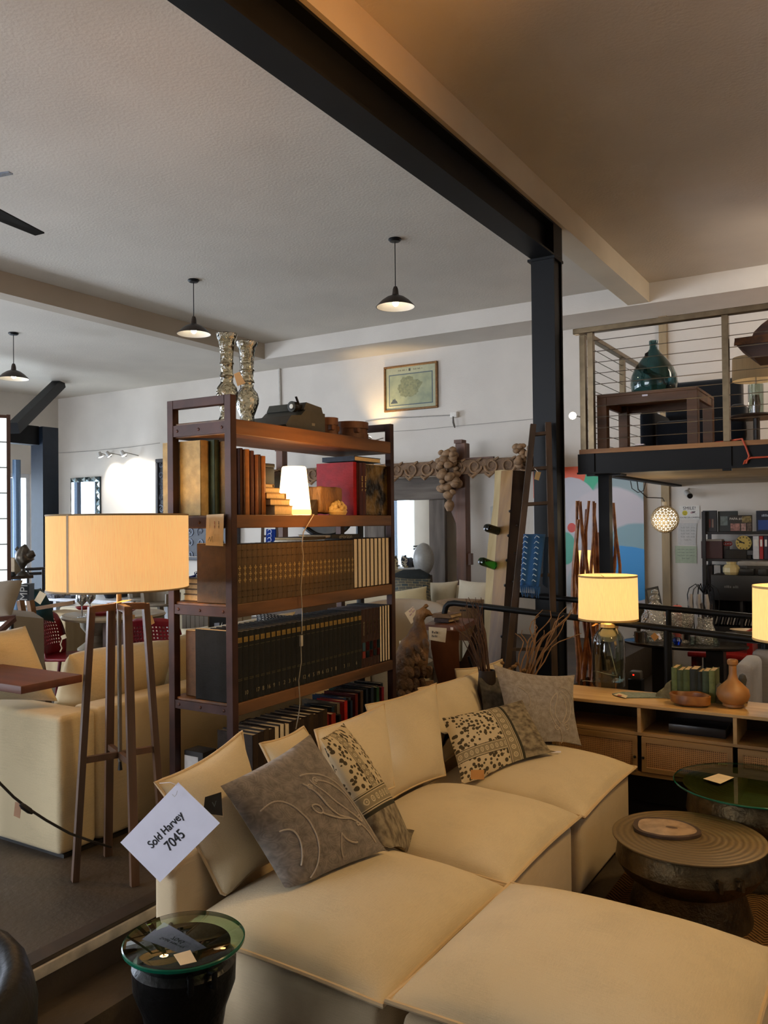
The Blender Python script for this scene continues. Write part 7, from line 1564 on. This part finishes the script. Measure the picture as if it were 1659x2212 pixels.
t = T('photograph', 'tilted black framed photograph behind the crystal cloche', 'picture', (q[2] + q[3]) / 2); MB().prism(q, (0, .015, 0)).build('frame', m_ink, t); cc = sum(q, V()) / 4; MB().prism([cc + (p - cc) * .8 + V((0, -.002, 0)) for p in q], (0, .001, 0)).build('print', plain('4a4640'), t)
card('price_tag', 'orange price tag folded at the pewter cup on the oval table', 'tag', [P(1405, 1374, 8.2), P(1414, 1366, 8.2), P(1424, 1376, 8.18), P(1414, 1385, 8.18)], m_kraft); card('price_tag', 'white price tag leaning by the folded orange one', 'tag', [P(1418, 1370, 8.24), P(1424, 1368, 8.24), P(1430, 1380, 8.22), P(1424, 1382, 8.22)], m_paper)
t = T('red_bench', 'red lacquer bench behind the oval table legs', 'bench', V((P(1560, 1440, 8.9).x, P(1560, 1440, 8.9).y, LOW))); rb_ = P(1560, 1415, 8.7)
MB().box((rb_.x, rb_.y, P(1560, 1412, 8.7).z), (.62, .4, .05), .01).build('seat', plain('7c1512', .3), t); MB().box((rb_.x + .28, rb_.y + .1, P(1560, 1392, 8.7).z), (.06, .36, .3), .01).build('end_board', plain('7c1512', .3), t)
for x in (-.28, .24): MB().bx(rb_.x + x, rb_.x + x + .05, rb_.y - .15, rb_.y + .15, LOW + .001, P(1560, 1412, 8.7).z - .026).build('leg', plain('5a100e', .3), t)
m_white = fabric('white_cotton', 'a7a5a6', wv=200)
wa = P(1640, 1460, 7.35); t = T('armchair', 'white upholstered armchair beyond the ramp rail at the frame edge', 'armchair', V((wa.x + .2, wa.y + .1, LOW)))
zb2 = P(1640, 1392, 7.35).z; x0_ = PY(1618, 1420, 7.5).x
MB().bx(x0_, x0_ + .8, 7.62, 7.8, LOW + .1, zb2, .05, 3).build('backrest', m_white, t); MB().bx(PY(1588, 1450, 7.1).x, PY(1588, 1450, 7.1).x + .14, 7.0, 7.6, LOW + .1, PY(1600, 1432, 7.1).z, .05, 3).build('arm', m_white, t); MB().bx(PY(1588, 1450, 7.1).x + .15, x0_ + .7, 7.02, 7.6, LOW + .1, LOW + .47, .04, 3).build('seat', m_white, t)
for x in (x0_, x0_ + .7): MB().cyl((x, 7.7, LOW + .001), (x, 7.7, LOW + .1), .02, seg=8).build('leg', m_black, t)
t = T('wooden_tray', 'pale curved tray with a red stick near the second glass lamp', 'tray', P(1630, 1374, 6.6)); tc2 = P(1640, 1374, 7.2)
mb = MB().lathe([(0, 0), (.12, 0), (.2, .05), (.19, .05), (.11, .012), (0, .012)], tc2, 28, (1.2, .6)); mb.build('dish', plain('a58a64', .5), t); MB().cyl(P(1612, 1366, 7.2), P(1640, 1352, 7.2), .012, seg=8).build('stick', plain('8a2418', .4), t)
st_ = MB().bx(tc2.x - .3, tc2.x + .4, tc2.y - .2, tc2.y + .2, tc2.z - .04, tc2.z - .001).build('pedestal_table', plain('1c1613', .4)); tag(st_, 'dark small table holding the pale tray near the ramp rail', 'table'); MB().cyl((tc2.x + .05, tc2.y, LOW + .001), (tc2.x + .05, tc2.y, tc2.z - .0405), .04, seg=12).build('stem', plain('1c1613', .4), st_)
for x in (kx0 - .1,):
    t = T('wire_stand', 'black wire accessory stand with dangling pale ribbons by the shelving', 'stand', V((PY(1520, 1330, 9.6).x, 9.74, LOW))); c = V((PY(1520, 1330, 9.74).x, 9.74, 0)); zt3 = PY(1520, 1262, 9.74).z
    MB().cyl(c + V((0, 0, LOW + .001)), c + V((0, 0, zt3)), .01, seg=8).build('pole', m_black, t); MB().lathe([(0, LOW + .001), (.14, LOW + .001), (.13, LOW + .02), (0, LOW + .025)], c, 20).build('foot', m_black, t)
    for k in range(6):
        a_ = k * PI / 3; d = V((math.cos(a_), math.sin(a_), 0)); MB().tube([c + V((0, 0, zt3 - .1)), c + d * .08 + V((0, 0, zt3)), c + d * .15 + V((0, 0, zt3 - .05)), c + d * .17 + V((0, 0, zt3 - .12)), c + d * .15 + V((0, 0, zt3 - .5))], .006, 5).build('arm', m_black, t)
    for k in range(3): MB().tube([c + V((-.1 + .08 * k, -.16, zt3 - .1)), c + V((-.11 + .09 * k, -.17, zt3 - .2)), c + V((-.08 + .08 * k, -.16, zt3 - .32))], [.02, .03, .012], 6).build('ribbon', plain('8d8680'), t)
# small electronics on the floor below the rail
for px, py, lab in ((1374, 1462, 'small black router with red light near the sideboard back'),):
    c = PZ(px, py + 60, LOW); c = P(px, py, 7.6)
    t = T('router', lab, 'device', V((c.x, c.y, LOW))); MB().bx(c.x - .06, c.x + .06, c.y - .05, c.y + .05, LOW + .001, c.z - .02).build('stand', m_black, t); MB().box(c + V((0, 0, .02)), (.1, .1, .07), .01).build('body', plain('4a4640', .4), t); MB().box(c + V((-.01, -.051, .025)), (.012, .004, .012)).build('light', emit('red_led', 'ff2010', 4), t)
# ================================================================ dining corner and lounge pieces beyond the floor lamp
def at0(px, d, z=0.0): p_ = P(px, 1300, d); return V((p_.x, p_.y, z))
m_red = mat('red_plastic', '7c1420', .35, var=.08); m_gw = wood('grey_washed_wood', '8a8070', '655c4f', 'Z', 10, .6); m_pl = wood('pale_plywood', 'b59f78', '92794f', 'Z', 5, .7)
TZ2 = .765; tcn = PZ(246, 1324, TZ2); tcn.z = 0
t = T('round_table', 'round pedestal table with thick pale edge set with goblets and red plates', 'table', tcn)
MB().lathe([(0, TZ2 - .05), (.42, TZ2 - .05), (.47, TZ2 - .04), (.485, TZ2 - .02), (.47, TZ2 - .002), (.45, TZ2), (0, TZ2)], tcn, 48).build('top', mat('bleached_wood', '9c8a6c', .4, var=.2, scale=6), t)
MB().lathe([(0, .001), (.26, .001), (.24, .05), (.13, .1), (.1, .22), (.17, .34), (.18, .44), (.1, .5), (.09, .56), (.15, .64), (.16, .7), (0, .7)], tcn + V((-.12, -.1, 0)), 28).build('baluster', plain('8c8474', .4), t)
MB().bx(tcn.x + .02, tcn.x + .34, tcn.y - .16, tcn.y + .16, .001, TZ2 - .0505, .02, 2).build('block_base', wood('block_base', '6a3f22', '44270f', 'X', 12), t)
def goblet(label, px, d):
    c = at0(px, d, TZ2 + .001); t = T('goblet', label, 'glass', c, 'silvered goblets on the round table')
    MB().lathe([(0, 0), (.04, 0), (.038, .004), (.006, .012), (.005, .1), (.02, .12), (.05, .15), (.055, .19), (.048, .215), (.045, .215), (.05, .19), (.045, .152), (0, .122)], c, 24).build('body', mat('silvered_glass_' + str(px), 'b9bcc0', .08, .9), t)
goblet('silvered goblet, the one toward the street window', 177, 7.6); goblet('silvered goblet next to the red plate', 194, 7.8)
for px, d, r, lab in ((219, 7.75, .1, 'red plate stack nearest the goblets'), (266, 7.95, .12, 'red plate behind the lamp pole on the round table'), (180, 8.3, .08, 'red plate far side behind the goblets')):
    c = at0(px, d, TZ2 + .001); t = T('plate', lab, 'plate', c, 'red plates on the round table'); MB().lathe([(0, 0), (r * .6, 0), (r, .028), (r * .98, .032), (r * .6, .008), (0, .008)], c, 32).build('dish', m_red, t); MB().lathe([(0, .0085), (r * .62, .0105), (r * .85, .026), (r * .6, .012), (0, .012)], c, 32).build('upper_dish', m_red, t)
def redchair(label, px, d, rz):
    c = at0(px, d); t = T('dining_chair', label, 'chair', c, 'perforated red dining chairs at the round table', rz)
    W_ = .44; nx, nz = 16, 13; mb = MB(); vs = {}
    for i in range(nx + 1):
        for j in range(nz + 1):
            u = i / nx * 2 - 1; v = j / nz
            x = u * W_ / 2 * (.86 + .2 * math.sin(v * PI * .8)); y = .2 + .09 * v * v - .07 * u * u; z = .44 + .40 * v - .05 * (u ** 4) * v
            vs[i, j] = mb.bm.verts.new((x, y, z))
    for i in range(nx):
        for j in range(nz):
            hole = 2 <= i < nx - 2 and 3 <= j < nz - 2
            q = [vs[i, j], vs[i + 1, j], vs[i + 1, j + 1], vs[i, j + 1]]
            if not hole: mb.bm.faces.new(q)
            else:
                cc = (q[0].co + q[1].co + q[2].co + q[3].co) / 4; inn = [mb.bm.verts.new(cc + (p_.co - cc) * .45) for p_ in q]
                for k in range(4): mb.bm.faces.new((q[k], q[(k + 1) % 4], inn[(k + 1) % 4], inn[k]))
    o = mb.build('backrest', m_red, t, local=True, ang=60); md = o.modifiers.new('thick', 'SOLIDIFY'); md.thickness = .008
    MB().box((0, 0, .435), (.45, .44, .03), .012, 3).build('seat', m_red, t, local=True)
    for x in (-.19, .19):
        for y, yy in ((-.18, -.22), (.18, .24)): MB().tube([(x, y, .42), (x * 1.08, yy, .001)], [.018, .013], 8).build('leg', plain('5a0f18', .4), t, local=True)
    return t
redchair('perforated red dining chair seen side-on, street side of the round table', 152, 7.45, math.radians(118))
redchair('perforated red dining chair seen from behind, close to the bookcase', 352, 7.1, math.radians(205))
t = T('gift_tag', 'kraft tag hanging on the red chair near the bookcase', 'tag', P(332, 1338, 6.8)); MB().prism([P(323, 1331, 6.8), P(328, 1329, 6.8), P(334, 1346, 6.8), P(327, 1350, 6.8)], (0, .002, 0)).build('sheet', m_kraft, t)
t = T('gift_tag', 'pale twisted string tag on the side-on red chair', 'tag', P(135, 1375, 7.3)); MB().prism([P(131, 1374, 7.25), P(141, 1370, 7.25), P(144, 1378, 7.25), P(134, 1382, 7.25)], (0, .002, 0)).build('sheet', m_tagcream, t); MB().tube([P(134, 1382, 7.25), P(131, 1392, 7.25), P(134, 1400, 7.25), P(130, 1408, 7.25)], .006, 5).build('string', m_tagcream, t)
t = T('orange_tag', 'orange paper tag hanging under the round table edge', 'tag', P(285, 1345, 7.5)); MB().prism([P(279, 1328, 7.5), P(291, 1328, 7.5), P(291, 1358, 7.5), P(279, 1360, 7.5)], (0, .002, 0)).build('sheet', plain('b9803c'), t)
def stool(label, px, ptop, d):
    c = PZ(px, ptop, .74) if False else at0(px, d); zt_ = P(px, ptop, d).z; t = T('bar_stool', label, 'stool', c, 'grey washed bar stools by the far tables')
    mb = MB(); pr = None
    for i in range(11):
        a_ = -PI * .15 + i * PI * 1.3 / 10; ring = [mb.bm.verts.new(c + V((math.cos(a_) * r_, math.sin(a_) * r_, zz))) for r_, zz in ((.17, zt_ - .1), (.21, zt_ - .1), (.215, zt_), (.18, zt_))]
        if pr:
            for k in range(4): mb.bm.faces.new((pr[k], pr[(k + 1) % 4], ring[(k + 1) % 4], ring[k]))
        else: mb.bm.faces.new(ring)
        pr = ring
    mb.bm.faces.new(pr[::-1]); mb.build('low_back', m_gw, t)
    MB().lathe([(0, zt_ - .13), (.2, zt_ - .13), (.21, zt_ - .115), (.2, zt_ - .1005), (0, zt_ - .11)], c, 24).build('seat', m_gw, t)
    for k in range(4):
        a_ = PI / 4 + k * PI / 2; MB().bar(c + V((math.cos(a_) * .15, math.sin(a_) * .15, zt_ - .131)), c + V((math.cos(a_) * .21, math.sin(a_) * .21, .002)), .035, .035).build('leg', m_gw, t)
stool('grey washed bar stool with low curved back, nearer one', 346, 1281, 8.8); stool('grey washed bar stool with low curved back, the one behind', 318, 1272, 9.6)
c = at0(140, 8.5); t = T('crate', 'pale plywood crate board behind the side-on red chair', 'crate', c)
MB().bx(c.x - .2, c.x + .2, c.y - .15, c.y + .15, .001, P(140, 1325, 8.3).z, .006, 1).build('body', m_pl, t); MB().bx(c.x - .21, c.x + .21, c.y - .16, c.y - .151, .002, .06).build('bottom_rail', m_pl, t)
# long white table with small goods
wt = at0(210, 10.6); zt_ = P(210, 1288, 10.6).z
t = T('display_table', 'long white display table under the window side of the room', 'table', wt); MB().bx(wt.x - 1.3, wt.x + 1.1, wt.y - .35, wt.y + .35, zt_ - .05, zt_, .005, 1).build('top', plain('c9c9cc', .4), t)
for x in (-1.2, .95):
    for y in (-.3, .24): MB().bx(wt.x + x, wt.x + x + .06, wt.y + y, wt.y + y + .06, .001, zt_ - .0505).build('leg', plain('b9b9bc', .5), t)
o = MB().bx(at0(110, 10.45).x, at0(148, 10.45).x, at0(120, 10.45).y - .12, at0(120, 10.45).y + .12, zt_ + .001, zt_ + .05, .015, 2).build('folded_textile', mat('bw_textile', '1a1c22', .9, col2='8a8a90', scale=60, lo=.45, hi=.6)); tag(o, 'folded black and white patterned textile on the white display table', 'textile')
o = MB().bx(at0(152, 10.45).x, at0(180, 10.45).x, at0(160, 10.45).y - .12, at0(160, 10.45).y + .12, zt_ + .001, zt_ + .03, .01, 2).build('folded_textile', plain('3a3f4c')); tag(o, 'folded slate textile beside the patterned one, white display table', 'textile')
vz = at0(237, 10.3, zt_ + .001); o = MB().lathe([(0, 0), (.05, 0), (.08, .06), (.07, .12), (.03, .16), (.035, .18), (0, .18)], vz, 20).build('dark_vase', plain('1d2028', .25)); tag(o, 'small glossy dark vase on the white display table', 'vase', )
for i in range(4):
    x0_ = at0(246 + 5 * i, 10.4).x; book('book', 'slim dark upright book on the white display table, %s after the dark vase' % ORD[i], (x0_, at0(250, 10.4).y + .05, zt_ + .001), .028, .2, .16, cov(('14161c', '20242c', '101218', '2a2c34')[i]), 'dark books on the white display table', rz=-PI / 2)
pad4('navy pillow with pale paper on it behind the goblets', [(214, 1264), (244, 1262), (240, 1292), (205, 1292)], 11.0, .14, fabric('navy_cotton', '141b38'), 'pillow', None, 'pillow', seed=51)
card('price_sheet', 'pale paper sheet on the navy pillow behind the goblets', 'tag', [P(223, 1275, 10.8), P(236, 1264, 10.8), P(243, 1272, 10.8), P(230, 1286, 10.8)], m_paper)
m_leop = mat('bw_patchy', '101010', .9, col2='cdbf9c', scale=22, detail=2, lo=.47, hi=.53)
pad4('black and cream patchy cushion behind the lamp pole', [(278, 1244), (313, 1240), (315, 1292), (278, 1294)], 10.8, .16, m_leop, 'pillow', None, 'pillow', seed=52)
for i, (px, pt, lab) in enumerate(((205, 1262, 'sofa arm'),)): pass
lb = at0(300, 11.6); t = T('loveseat', 'pale loveseat under the back wall behind the white display table', 'sofa', lb)
MB().bx(lb.x - 1.2, lb.x + 1.6, lb.y - .4, lb.y + .35, .1, .45, .03).build('seat', m_oat, t); MB().bx(lb.x - 1.2, lb.x + 1.6, lb.y + .36, lb.y + .55, .1, .75, .04).build('backrest', m_oat, t)
for x in (-1.1, 1.5): MB().bx(lb.x + x, lb.x + x + .05, lb.y - .35, lb.y - .3, .001, .0995).build('leg', m_black, t); MB().bx(lb.x + x, lb.x + x + .05, lb.y + .4, lb.y + .45, .001, .0995).build('leg', m_black, t)
# seen through the bookcase, left of the gilt set
m_leaf = mat('leaf_print', '20283a', .9, col2='ded8cc', scale=30, detail=1, lo=.48, hi=.52)
pad4('navy pillow tip beside the leaf print cushion, through the bookcase', [(400, 1246), (424, 1240), (424, 1268), (398, 1268)], 10.9, .1, fabric('navy_cotton2', '141b4a'), 'pillow', None, 'pillow', seed=53)
pad4('white leaf print cushion glimpsed left of the brown slipcase', [(418, 1234), (446, 1230), (446, 1268), (424, 1270)], 11.0, .12, m_leaf, 'pillow', None, 'pillow', seed=54)
cr = at0(422, 7.6); t = T('wood_crate', 'grey weathered slatted crate glimpsed under the third shelf', 'crate', cr)
for k in range(6): MB().bx(cr.x - .16 + k * .055, cr.x - .11 + k * .055, cr.y - .01, cr.y + .01, .1, P(420, 1330, 7.6).z).build('slat', m_gw, t)
MB().bx(cr.x - .17, cr.x + .18, cr.y + .011, cr.y + .3, .001, P(420, 1332, 7.6).z).build('body', m_gw, t)
pad4('pale pillow top seen just above the black encyclopedias', [(391, 1358), (450, 1352), (456, 1400), (391, 1400)], 5.6, .1, m_oat2, 'pillow', None, 'pillow', seed=55)
bs = P(475, 1350, 7.2); t = T('black_board', 'black board with white handwriting seen under the third shelf', 'sign', V((bs.x, bs.y, .2))); q = [P(452, 1330, 7.2), P(500, 1326, 7.2), P(500, 1375, 7.2), P(452, 1378, 7.2)]
MB().prism(q, (0, .02, 0)).build('board', m_black, t)
MB().tube([P(a, b2, 7.19) for a, b2 in ((476, 1356), (480, 1345), (479, 1356), (484, 1349), (486, 1356), (490, 1346), (490, 1352), (493, 1355))], .005, 5).build('lettering', plain('d8d8d8'), t); MB().prism([P(463, 1346, 7.19), P(474, 1345, 7.19), P(474, 1358, 7.19), P(463, 1359, 7.19)], (0, -.001, 0)).build('note', plain('9aa4b4'), t)
# geometric cushion on the slipcovered sofa behind the bookcase
def geo_mat():
    m, nt, b = newmat('greek_key'); b.inputs['Roughness'].default_value = .95; uv = N(nt, 'ShaderNodeUVMap'); mp = N(nt, 'ShaderNodeMapping'); mp.inputs['Rotation'].default_value = (0, 0, .6); L(nt, uv.outputs[0], mp.inputs['Vector'])
    w = N(nt, 'ShaderNodeTexBrick', i_Scale=4.0); w.inputs['Mortar Size'].default_value = .09; w.inputs['Mortar Smooth'].default_value = 0; w.offset = .5; w.inputs['Color1'].default_value = lin('d5d3ce'); w.inputs['Color2'].default_value = lin('d5d3ce'); w.inputs['Mortar'].default_value = lin('15161a'); L(nt, mp.outputs[0], w.inputs['Vector']); L(nt, w.outputs[0], b.inputs['Base Color']); return m
pad4('black and white key-pattern cushion seen between the bookcase shelves', [(556, 1322), (640, 1332), (628, 1392), (540, 1380)], [5.62, 5.66, 5.5, 5.46], .12, geo_mat(), 'pillow', None, 'pillow', seed=56)
# lounge pieces at the left edge
t = T('lounge_chair', 'grey cream lounge chair with reddish wood arms at the frame edge', 'armchair', at0(20, 6.0))
pb_ = P(28, 1325, 6.0)
pd = Pad(P(-60, 1268, 6.3), P(50, 1253, 6.3), P(22, 1335, 6.0), P(-60, 1338, 6.0), .14, inset=.03, p=4); pd.mesh('back_cushion', m_greyf, t)
s0, s1 = P(28, 1330, 5.9), P(96, 1334, 6.3); ln_ = (s1 - s0); ln_.z = 0
MB().prism([P(28, 1330, 5.95), P(94, 1336, 6.4), V((P(98, 1400, 6.4).x, P(98, 1400, 6.4).y, .1)), V((P(26, 1400, 5.95).x, P(26, 1400, 5.95).y, .1))], V((-.52, .28, 0))).build('seat_block', m_greyf, t)
aw = wood('reddish_arm', '5a2f1c', '3a1c0f', 'X', 10); MB().bar(P(-80, 1345, 5.7), P(34, 1333, 5.82), .05, .03).build('arm', aw, t)
MB().bar(P(30, 1337, 5.8), P(-10, 1372, 5.6), .035, .03).build('arm_brace', aw, t); MB().bar(P(25, 1340, 5.86), V((P(23, 1400, 5.86).x, P(23, 1400, 5.86).y, .002)), .02, .02).build('front_leg', m_black, t); MB().bar(P(-70, 1345, 5.75), V((P(-70, 1400, 5.75).x, P(-70, 1400, 5.75).y, .002)), .03, .03).build('rear_leg', aw, t)
m_bar = wood('teak_bar', '8a643a', '6a4826', 'X', 10)
t = T('sling_chair', 'teak framed sling chair with blue slats and teal cushion area', 'chair', at0(85, 7.0))
MB().bar(P(63, 1285, 7.0), V((P(108, 1410, 6.9).x, P(108, 1410, 6.9).y, .002)), .05, .04).build('frame_leg', m_bar, t); MB().bar(P(44, 1297, 7.2), V((P(86, 1410, 7.1).x, P(86, 1410, 7.1).y, .002)), .05, .04).build('frame_leg', m_bar, t)
MB().bar(P(80, 1314, 7.0), P(160, 1301, 7.0), .045, .03).build('arm', m_bar, t); MB().prism([P(55, 1294, 7.12), P(64, 1294, 7.1), P(80, 1332, 7.1), P(70, 1330, 7.12)], (0, .01, 0)).build('blue_slat', plain('4f8fb4', .5), t)
pad4('teal cushion slumped in the teak sling chair', [(62, 1270), (88, 1270), (118, 1345), (82, 1340)], [7.3, 7.5, 7.5, 7.3], .14, fabric('teal_cloth', '1c3a40'), 'cushion', None, 'cushion', seed=57)
card('price_sheet', 'white price sheet tilted on the teal cushion', 'tag', [P(86, 1276, 7.0), P(100, 1284, 7.0), P(87, 1306, 7.0), P(74, 1297, 7.0)], m_tagcream)
q = [P(43, 1262, 6.6), P(63, 1262, 6.6), P(62, 1298, 6.6), P(36, 1296, 6.6)]; t = card('black_box', 'black box with large pale letters standing on its end', 'box', q, m_black, .1)
text('MPI', .085, P(52, 1280, 6.58), P(52, 1262, 6.6) - P(51, 1298, 6.6), P(36, 1280, 6.6) - P(63, 1280, 6.6), plain('a9a9a6'), 'lettering', t)
# console with paper bag, tray and metal sculpture
cz = P(30, 1243, 9.0).z; cc = at0(10, 9.0); t = T('console', 'dark narrow console at the street window holding bag and sculpture', 'console', cc)
MB().bx(cc.x - .6, at0(62, 9.0).x, cc.y - .2, cc.y + .2, cz - .035, cz, .004, 1).build('top', plain('3a2c22', .5), t); MB().bx(cc.x - .5, at0(55, 9.0).x, cc.y - .18, cc.y + .18, cz - .22, cz - .19).build('shelf', plain('241c18', .5), t)
for x in (cc.x - .55, at0(58, 9.0).x): MB().bx(x - .02, x + .02, cc.y - .18, cc.y - .14, .001, cz - .0355).build('leg', plain('241c18', .5), t)
bgp = at0(28, 9.05, cz + .001); w2 = .09
t = T('paper_bag', 'brown kraft paper bag standing on the dark console', 'bag', bgp); mb = MB().bx(bgp.x - .1, bgp.x + .1, bgp.y - .05, bgp.y + .05, cz + .001, cz + .19, .004, 1); mb.jitter(.006, 9, 2); mb.build('body', plain('8d7a60', .8), t); MB().bx(bgp.x - .02, bgp.x + .02, bgp.y - .062, bgp.y - .058, cz + .08, cz + .15).build('stamp', plain('6d5c46'), t)
tr = at0(22, 8.85, cz + .001); o = MB().lathe([(0, 0), (.06, 0), (.07, .02), (.06, .045), (0, .05)], tr, 24, (1, .6)).build('dark_bowl', m_black); tag(o, 'low black oval bowl before the kraft paper bag', 'bowl')
sc2 = at0(50, 8.95, cz + .001); t = T('metal_sculpture', 'dark hammered metal bust-like sculpture against the bright window', 'sculpture', sc2)
def ps(px, py, dd=0): return P(px, py, 8.95 + dd)
MB().lathe([(0, 0), (.07, 0), (.06, .02), (.02, .05), (.018, .1), (0, .1)], sc2, 16).build('base', plain('3a342c', .4, .5), t)
mb = MB().tube([sc2 + V((0, 0, .08)), ps(49, 1218), ps(52, 1208), ps(50, 1196), ps(53, 1184), ps(55, 1177)], [.025, .05, .1, .085, .05, .01], 12); mb.tube([ps(34, 1206), ps(42, 1204), ps(52, 1202), ps(62, 1200), ps(71, 1195), ps(70, 1190)], [.02, .05, .06, .06, .045, .01], 10); mb.jitter(.02, 14, 3); mb.build('form', mat('hammered_metal', '4a4238', .3, .7, var=.4, scale=20), t, ang=70)
MB().tube([ps(40, 1190), ps(36, 1186), ps(38, 1180)], [.02, .02, .004], 8).build('horn', plain('4a4238', .3, .7), t)
rk = at0(75, 9.6); t = T('metal_rack', 'thin dark metal rack bars in front of the far window', 'rack', rk)
for py in (1230, 1240): MB().cyl(P(52, py, 9.6), P(96, py - 2, 9.9), .018, seg=8).build('bar', plain('2c2a2c', .4, .4), t)
for px in (60, 92): MB().cyl(P(px, 1229, 9.7), V((P(px, 1229, 9.7).x, P(px, 1229, 9.7).y, .001)), .012, seg=8).build('upright', m_black, t)
# white shoji screen panel at the very edge
sh0, sh1 = P(-140, 900, 8.0), P(18, 898, 8.3); zt3 = P(8, 899, 8.25).z
t = T('shoji_screen', 'tall white paper screen panel in a thin brown frame at the frame edge', 'screen', (sh1 + sh0) / 2 * 1.0 - V((0, 0, ((sh0 + sh1) / 2).z)))
dv = V((sh1.x - sh0.x, sh1.y - sh0.y, 0)); dn_ = dv.normalized(); nv = V((-dn_.y, dn_.x, 0)); a = V((sh0.x, sh0.y, 0)); b2 = V((sh1.x, sh1.y, 0)); zb3 = .02
m_shoji = shade_mat('shoji_paper', 'e8ecec', .75, .6); m_shf = plain('4a3228', .5)  # screen paper given a glow of its own, no bulb behind
MB().prism([a + V((0, 0, zb3)), b2 + V((0, 0, zb3)), b2 + V((0, 0, zt3)), a + V((0, 0, zt3))], nv * .004).build('paper', m_shoji, t)
for p_ in (a, b2): MB().bar(p_ + V((0, 0, .002)), p_ + V((0, 0, zt3 + .02)), .035, .03, nv).build('stile', m_shf, t)
for k, z in enumerate((zb3 + .02, zt3)): MB().bar(a + V((0, 0, z)) + dn_ * .018, b2 + V((0, 0, z)) - dn_ * .018, .03, .03).build('rail', m_shf, t)
for k in range(1, 9): z = zt3 - k * .255; MB().bar(a + V((0, 0, z)) - nv * .004, b2 + V((0, 0, z)) - nv * .004, .006, .012).build('muntin', plain('8d9290'), t)
SC.view_settings.view_transform = 'Standard'
SC.view_settings.look = 'None'
SC.view_settings.exposure = 0.0
try:
    SC.cycles.use_denoising = True
    SC.cycles.use_adaptive_sampling = True; SC.cycles.adaptive_threshold = .08; SC.cycles.adaptive_min_samples = 24
    SC.cycles.max_bounces = 7; SC.cycles.diffuse_bounces = 3; SC.cycles.glossy_bounces = 3; SC.cycles.transmission_bounces = 7; SC.cycles.transparent_max_bounces = 12
    SC.cycles.sample_clamp_indirect = 6; SC.cycles.caustics_reflective = False; SC.cycles.caustics_refractive = False
except Exception: pass
